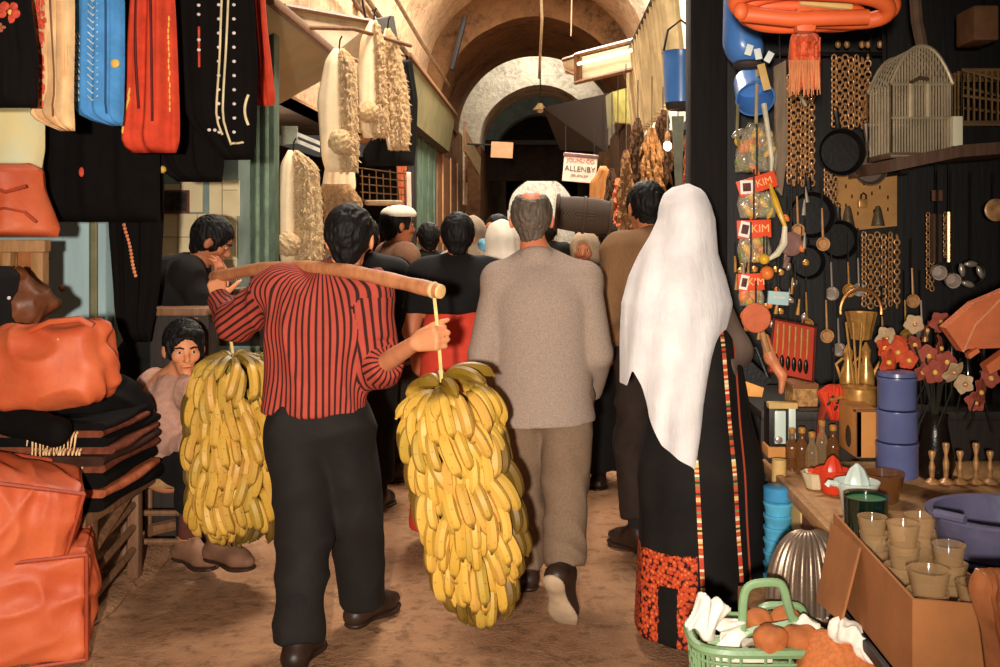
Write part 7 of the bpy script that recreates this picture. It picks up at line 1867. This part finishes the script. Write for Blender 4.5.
# dark bottles on the shaded shelf at the right
for k, x in enumerate((925, 938, 952, 968, 984)):
    d = 4.35; X = P(x, 0, d).x; h = .27 + .04 * (k % 3); t = thing('dark_bottle', ['first dark bottle beside the blue canister on the shaded shelf', 'second dark bottle along the shaded shelf', 'third and middle dark bottle on the shaded shelf', 'fourth dark bottle on the shaded shelf', 'last dark bottle on the shaded shelf at the right edge'][k], 'bottle', (X, d, .795), 0, 'dark bottles on the shaded shelf')
    MB().lathe((X, d, .796), [(.03, 0), (.034, .005), (.034, h * .55), (.014, h * .75), (.013, h)], 18).build('bottle_body', M('black_brown_glass', (18, 13, 10), rough=.12, spec=.7, bump=0), t, True, True); MB().lathe((X, d, .796 + h), [(.015, 0), (.015, .02), (.01, .024)], 14).build('cap', brass, t, True, True)
for k, x in enumerate((932, 946, 960, 976, 990)):
    d = 3.75; X = P(x, 0, d).x; h = .12 + .03 * (k % 2); t = thing('brass_candlestick', ['brass candlestick nearest the blue canister', 'second brass candlestick from the canister', 'middle brass candlestick right of the canister', 'fourth brass candlestick from the canister', 'brass candlestick at the right edge behind the tubs'][k], 'candlestick', (X, d, .6), 0, 'small brass candlesticks behind the tubs')
    MB().lathe((X, d, .601), [(.03, 0), (.03, .006), (.008, .02), (.012, h * .5), (.006, h * .7), (.014, h * .95), (.012, h)], 16).build('stick', brass_d, t, True, True)
# the fluted metal mould on a crate, blue tub roll
t = thing('wooden_crate', 'small crate under the fluted metal mould', 'crate', (.77, 3.22, 0))
for zz in (.06, .17, .28): MB().box((.79, 3.10, zz), (.28, .016, .09), bev=.004).build('slat', tan_wood, t, True, True)
MB().box((.79, 3.23, .34), (.28, .28, .02)).build('top', tan_wood, t, True, True)
for x in (.66, .92): MB().box((x, 3.24, .165), (.02, .26, .33)).build('side', tan_wood, t, True, True)
t = thing('fluted_mould', 'shiny fluted metal shell mould leaning against the cardboard box', 'mould', P(812, 606, 3.05))
def shell(u, v):
    a = PI * (u * 1.0); fl_ = 1 + .045 * math.cos(a * 26)
    rr = (.018 + .118 * math.sin(v * PI / 2) ** .8) * fl_
    return P(808, 606, 3.06) + Vector((-math.cos(a) * rr * (1.0 - .1 * v) , -math.sin(a) * rr * .75, .232 * (1 - v ** 1.6)))
MB().grid(shell, 150, 16, .004).build('fluted_shell', M('worn_tin_mould', (128, 108, 92), rough=.35, metal=.6, spec=.7), t, True, True)
MB().tube([shell(i / 40, 1.0) for i in range(41)], .006, 6).build('rim', tinm, t, True, True)
t = thing('tub_stack', 'stack of light blue plastic tubs beside the black dress', 'tubs', (P(781, 0, 3.95).x, 3.95, 0)); X = P(778, 0, 3.72).x
t.location = (X, 3.72, 0)
MB().lathe((X, 3.72, 0), sum([[(.046, .045 * k), (.052, .045 * k + .032), (.055, .045 * k + .036), (.055, .045 * k + .044)] for k in range(12)], []) + [(.04, .545)], 24).build('tubs', M('cyan_plastic', (84, 166, 202), rough=.3), t, True, True)
MB().lathe((X, 3.72, .545), [(.05, 0), (.054, .004), (.054, .05), (.045, .055)], 24).build('lid', M('deeper_cyan_plastic', (60, 134, 180), rough=.3), t, True, True)
t = thing('roll_of_paper', 'tan paper roll leaning behind the light blue tubs', 'roll', (P(779, 0, 3.85).x, 3.85, 0)); MB().tube([(P(777, 0, 3.85).x, 3.86, 0), (P(781, 0, 3.85).x, 3.88, .66)], .028, 14).build('roll', cream_p, t, True, True)

# ---- the green shopping basket with bread and papers
green = M('sage_green_plastic', (122, 152, 108), rough=.4, var=.1, spec=.45)
gx, gy = P(757, 0, 2.8).x, 2.8
t = thing('shopping_basket', 'sage green plastic lattice shopping basket at the bottom edge', 'basket', (gx, gy, 0))
def ring(z, hx, hy, r, nm):
    pts = [Vector((gx + math.copysign(abs(math.cos(a)) ** .55, math.cos(a)) * hx, gy + .02 + math.copysign(abs(math.sin(a)) ** .55, math.sin(a)) * hy, z)) for a in [2 * PI * i / 40 for i in range(40)]]
    MB().tube(pts, r, 7, closed=True).build(nm, green, t, True, True); return pts
rt = ring(.41, .185, .13, .014, 'rim'); rb = ring(.02, .155, .10, .010, 'base_rim')
mb = MB()
for i in range(40): mb.tube([rt[i], rb[i]], .0045, 5)
for k in range(1, 12): mb.tube([a * (1 - k / 12) + b * (k / 12) for a, b in zip(rt, rb)], .0045, 5, closed=True)
mb.build('lattice', green, t, True, True)
MB().grid(lambda u, v: Vector((gx - .15 + .30 * u, gy - .08 + .2 * v, .018)), 4, 4, (0, 0, -.01)).build('base', green, t, True, True)
def handle(dy, sc=1.0):
    d = gy + dy
    pts = [P(x, y, gy) + Vector((0, dy, 0)) for x, y in ((706, 640), (722, 637), (735, 632), (740, 622), (741, 600), (744, 586), (753, 580), (774, 579), (781, 585), (785, 600), (790, 614), (800, 620), (816, 626), (824, 634), (826, 645))]
    MB().tube(cr_path(pts), .0125, 8, flat=(Vector((0, 1, 0)), .7)).build('handle', green, t, True, True)
    MB().tube([P(736, 632, gy) + Vector((0, dy, 0)), P(752, 626, gy) + Vector((0, dy, 0)), P(775, 622, gy) + Vector((0, dy, 0)), P(795, 618, gy) + Vector((0, dy, 0))], .011, 8).build('handle_bar', green, t, True, True)
    MB().tube([P(778, 622, gy) + Vector((0, dy, 0)), P(772, 638, gy) + Vector((0, dy, 0)), P(770, 650, gy) + Vector((0, dy, 0))], .010, 8).build('handle_stay', green, t, True, True)
def cr_path(p):
    q = [p[0]] + p + [p[-1]]; o = []
    for i in range(len(p) - 1): o += cr(q[i], q[i + 1], q[i + 2], q[i + 3], 4)
    return o + [p[-1]]
handle(-.03)
MB().tube([P(757 + 24 + 24 * math.copysign(abs(math.cos(q)) ** .5, math.cos(q)), 628 - 23 * math.copysign(abs(math.sin(q)) ** .5, math.sin(q)), gy + .09) for q in [2 * PI * i / 32 for i in range(32)]], .011, 8, closed=True).build('handle', green, t, True, True)
bread = M('bread_crust', (178, 102, 54), rough=.75, var=.25, scale=14)
rd = random.Random(9)
for k, (x, y, d, r, lab) in enumerate(((757, 624, 2.82, .045, 'round bread roll under the basket handle'), (786, 622, 2.86, .05, 'round bread roll at the right of the basket'), (770, 640, 2.72, .05, 'bread roll low in the middle of the basket'), (800, 640, 2.74, .055, 'bread roll low at the right of the basket'))):
    o = thing('bread_roll', lab, 'bread', P(x, y, d) - Vector((0, 0, r)), 0, 'bread rolls in the green basket'); s = Sdf(); s.ell(P(x, y, d), (r, r * .9, r * .85), None, .02); s.mesh('crust', .006, 2, wob(k, (20, 20, 20), .006), bread, o, world=True)
paper = M('white_paper', (232, 224, 210), rough=.8, var=.06)
for k, (x, y, d, sx, lab) in enumerate(((707, 617, 2.72, .042, 'crumpled white paper sticking up at the basket\'s left corner'), (730, 637, 2.76, .040, 'crumpled white paper bag in the left of the basket'), (806, 634, 2.76, .036, 'white plastic wrapping in the right of the basket'))):
    o = thing('paper_bag', lab, 'paper', P(x, y, d)); s = Sdf(); s.box(P(x, y, d), (sx, sx * .35, sx * 1.15), roty(.5 - .6 * k) @ rotz(.4), .004, .01); s.mesh('paper', .005, 0, wob(k + 20, (13, 13, 13), .013, 4, 1.2, True), paper, o, world=True)
o = thing('newspaper', 'folded sheet of newspaper down in the basket behind the lattice', 'newspaper', P(735, 660, 2.78)); MB().box((gx - .06, gy, .25), (.16, .12, .28), roty(.1), .01).build('sheets', M('newsprint', (214, 206, 186), var=.1, scale=80), o, True, True)
o = thing('bread_sack', 'orange-brown net sack of bread at the bottom right of the basket', 'sack', P(845, 660, 2.7)); o.location.z = 0
s = Sdf(); s.ell((P(842, 0, 2.7).x, 2.70, .345), (.13, .11, .13), None, .05).cone((P(838, 0, 2.78).x, 2.70, .02), (P(838, 0, 2.78).x, 2.70, .28), .12, .12, .05).cone((P(800, 0, 2.6).x, 2.60, .30), (P(850, 0, 2.6).x, 2.62, .33), .06, .06, .05); s.box((.8, 2.7, -.1), (.4, .4, .1), None, .004, .004, '-'); s.mesh('sack', .009, 1, wob(44, (9, 9, 9), .010), M('orange_net', (190, 108, 58), rough=.8, var=.18, scale=90, bump=.6, bscale=110), o, world=True)
o = thing('paper_bag', 'white crumpled plastic bag on top of the bread sack', 'paper', P(850, 640, 2.66)); s = Sdf(); s.cone(P(838, 628, 2.68), P(872, 654, 2.62), .022, .020, .03).ell(P(852, 634, 2.66), (.036, .03, .018), None, .03); s.mesh('bag', .006, 1, wob(48, (20, 20, 20), .012, 6, 1.4, True), paper, o, world=True)

# ---- goods of the bulb stall further in, at the right
straw = M('dried_straw', (140, 100, 62), rough=.95, var=.5, scale=30, stretch=(3, 3, .5), bump=.8); straw2 = M('dark_dried_goods', (84, 58, 38), rough=.95, var=.6, scale=30, stretch=(3, 3, .5), bump=.8)
for k, (x0, x1, y0, y1, d, m, lab) in enumerate(((618, 634, 150, 262, 7.4, straw, 'string of dried brown goods left of the tan sweater'), (628, 648, 118, 200, 8.2, straw2, 'dark string of dried goods above the tan sweater man'), (640, 664, 128, 186, 8.0, straw, 'broad bunch of dried goods left of the bulb'), (652, 674, 110, 178, 8.6, straw2, 'dark bunch of dried goods behind the bulb'), (684, 700, 128, 192, 6.6, M('red_brown_peppers', (176, 90, 54), rough=.6, var=.5, scale=18), 'string of red-brown peppers below the blue pail'), (604, 620, 168, 240, 8.8, straw2, 'dark strings hanging beside the orange sack'), (612, 624, 178, 236, 8.0, M('orange_cloth', (206, 110, 70)), 'narrow orange hanging right of the orange sack'))):
    t = thing('dried_goods_string', lab, 'dried goods', P((x0 + x1) / 2, y1, d), 0, 'goods hanging at the bulb stall')
    rd = random.Random(k + 60); mb = MB()
    mb.tube([P((x0 + x1) / 2, y0, d), P((x0 + x1) / 2, y1 - 6, d)], .02, 6)
    for q in range(150):
        v = rd.random(); x = (x0 + x1) / 2 + (x1 - x0) * .42 * rd.uniform(-1, 1) * (.35 + .65 * min(1, v * 3)); y = y0 + (y1 - y0) * v * .93; dd = d + rd.uniform(-.1, .06); L_ = rd.uniform(9, 17)
        e = rd.uniform(-4, 4); mb.tube([P(x, y, dd), P(x + e * .4, y + L_ * .5, dd - .03), P(x + e, y + L_, dd - .01)], [.008, .015, .004], 5)
    o_ = mb.build('bunch', m, t, True, True); o_['kind'] = 'stuff'
    hang(P((x0 + x1) / 2, y0 + 2, d), 2.78, parent=t)
t = thing('cloth_sack', 'orange-tan cloth sack hanging right of the white shop sign', 'sack', P(601, 206, 9.5)); Drape([(166, 600, 606), (174, 596, 612), (182, 590, 614), (205, 589, 613), (208, 592, 610)], 9.5, .2, .01, 3, 2).build('sack', M('orange_tan_cloth', (190, 128, 70), var=.15), t); hang(P(603, 168, 9.5), 2.78, parent=t)
t = thing('grey_board', 'upright grey-green strip of board under the blue pail', 'board', P(677, 190, 6.9)); MB().prism([P(672, 116, 6.9), P(684, 116, 6.9), P(682, 186, 6.9), P(676, 192, 6.9)], (0, .03, 0)).build('strip', M('grey_green_board2', (110, 112, 92)), t, False, True); hang(P(678, 118, 6.91), 2.78, parent=t)
t = thing('light_bulb', 'bare glowing light bulb hanging left of the blue pail', 'bulb', P(668, 145, 7.2))
c = P(667.5, 146, 7.2); MB().ball(c, (.03, .03, .036), 16, 12).build('bulb_glass', M_emit('glowing_bulb', (255, 232, 190), 6.0), t, True, True); MB().lathe(c + Vector((0, 0, .03)), [(.018, 0), (.02, .01), (.018, .06), (.008, .075)], 14).build('socket', brass_d, t, True, True); MB().tube([c + Vector((0, 0, .1)), c + Vector((.004, 0, .4)), Vector((c.x, 7.2, 2.78))], .006, 5).build('flex', M('pale_cord', (170, 150, 110)), t, True, True)
MB
# ================================================================== CAMERA, LIGHT
cam = bpy.data.cameras.new('camera'); co = bpy.data.objects.new('camera', cam); COL.objects.link(co)
co.location = (0, 0, CAMZ); co.rotation_euler = (PI / 2, 0, 0)
cam.sensor_width = 36; cam.lens = 36.0 * F / 1000; cam.clip_start = .05; cam.clip_end = 200
cam.shift_x = -(VX - 500) / 1000.0; cam.shift_y = (VY - 333.5) / 1000.0
SC.camera = co
def lamp(name, kind, loc, energy, color=(1, 1, 1), size=.1, target=None, **k):
    l = bpy.data.lights.new(name, kind); l.energy = energy; l.color = color
    if kind == 'AREA': l.size = size; l.shape = 'RECTANGLE'; l.size_y = k.pop('size_y', size)
    elif kind == 'SPOT': l.shadow_soft_size = size; l.spot_size = k.pop('angle'); l.spot_blend = k.pop('blend', 1)
    else: l.shadow_soft_size = size
    o = bpy.data.objects.new(name, l); COL.objects.link(o); o.location = loc
    if target is not None: o.rotation_euler = (Vector(target) - Vector(loc)).to_track_quat('-Z', 'Y').to_euler()
    return o
warm = (1, .86, .68)
# the photographer's flash, left of the lens and a little above it
lamp('flash', 'SPOT', (-.16, -.6, 1.57), 1230, (1, .905, .78), .05, (-.75, 4.0, 1.25), angle=math.radians(80), blend=1.0)
# daylight falling through the opening in the near vault and between the arches
lamp('skylight', 'AREA', (XC, 14, 6.9), 1350, (1, .93, .82), 1.8, (XC + .0, 14, 0), size_y=6.5)
lamp('added_skylight_near', 'AREA', (XC, 6.1, 6.7), 430, (1, .92, .80), 1.2, (-1.2, 7.6, 1.5), size_y=1.2)  # near opening added to throw daylight onto the sheepskins
lamp('skylight_gap', 'AREA', (XC, 25.6, 6.6), 115, (1, .95, .85), 2.4, (XC, 25.6, 0), size_y=2.0)
lamp('daylight_end', 'AREA', (0, 50, 7.5), 800, (1, .97, .9), 5, (0, 54, 2), size_y=3)
lamp('sun_patch', 'SPOT', (-.9, 13.6, 7.3), 5200, (1, .95, .84), .08, (1.12, 11.1, 3.35), angle=math.radians(22), blend=.3)
lamp('shop_bulb', 'POINT', P(667, 140, 7.5), 18, (1, .72, .42), .04)
lamp('left_shop_light', 'POINT', (-2.9, 10.5, 2.3), 60, (1, .75, .5), .2)
lamp('right_shop_light', 'POINT', (1.6, 9.0, 2.5), 45, (1, .72, .45), .2)
w = bpy.data.worlds.new('sky'); SC.world = w; w.use_nodes = True
bg = w.node_tree.nodes['Background']; bg.inputs[0].default_value = (1.0, .88, .74, 1); bg.inputs[1].default_value = .07
vs = SC.view_settings; vs.view_transform = 'Standard'; vs.look = 'None'; vs.gamma = 1; vs.exposure = 0; vs.use_curve_mapping = False
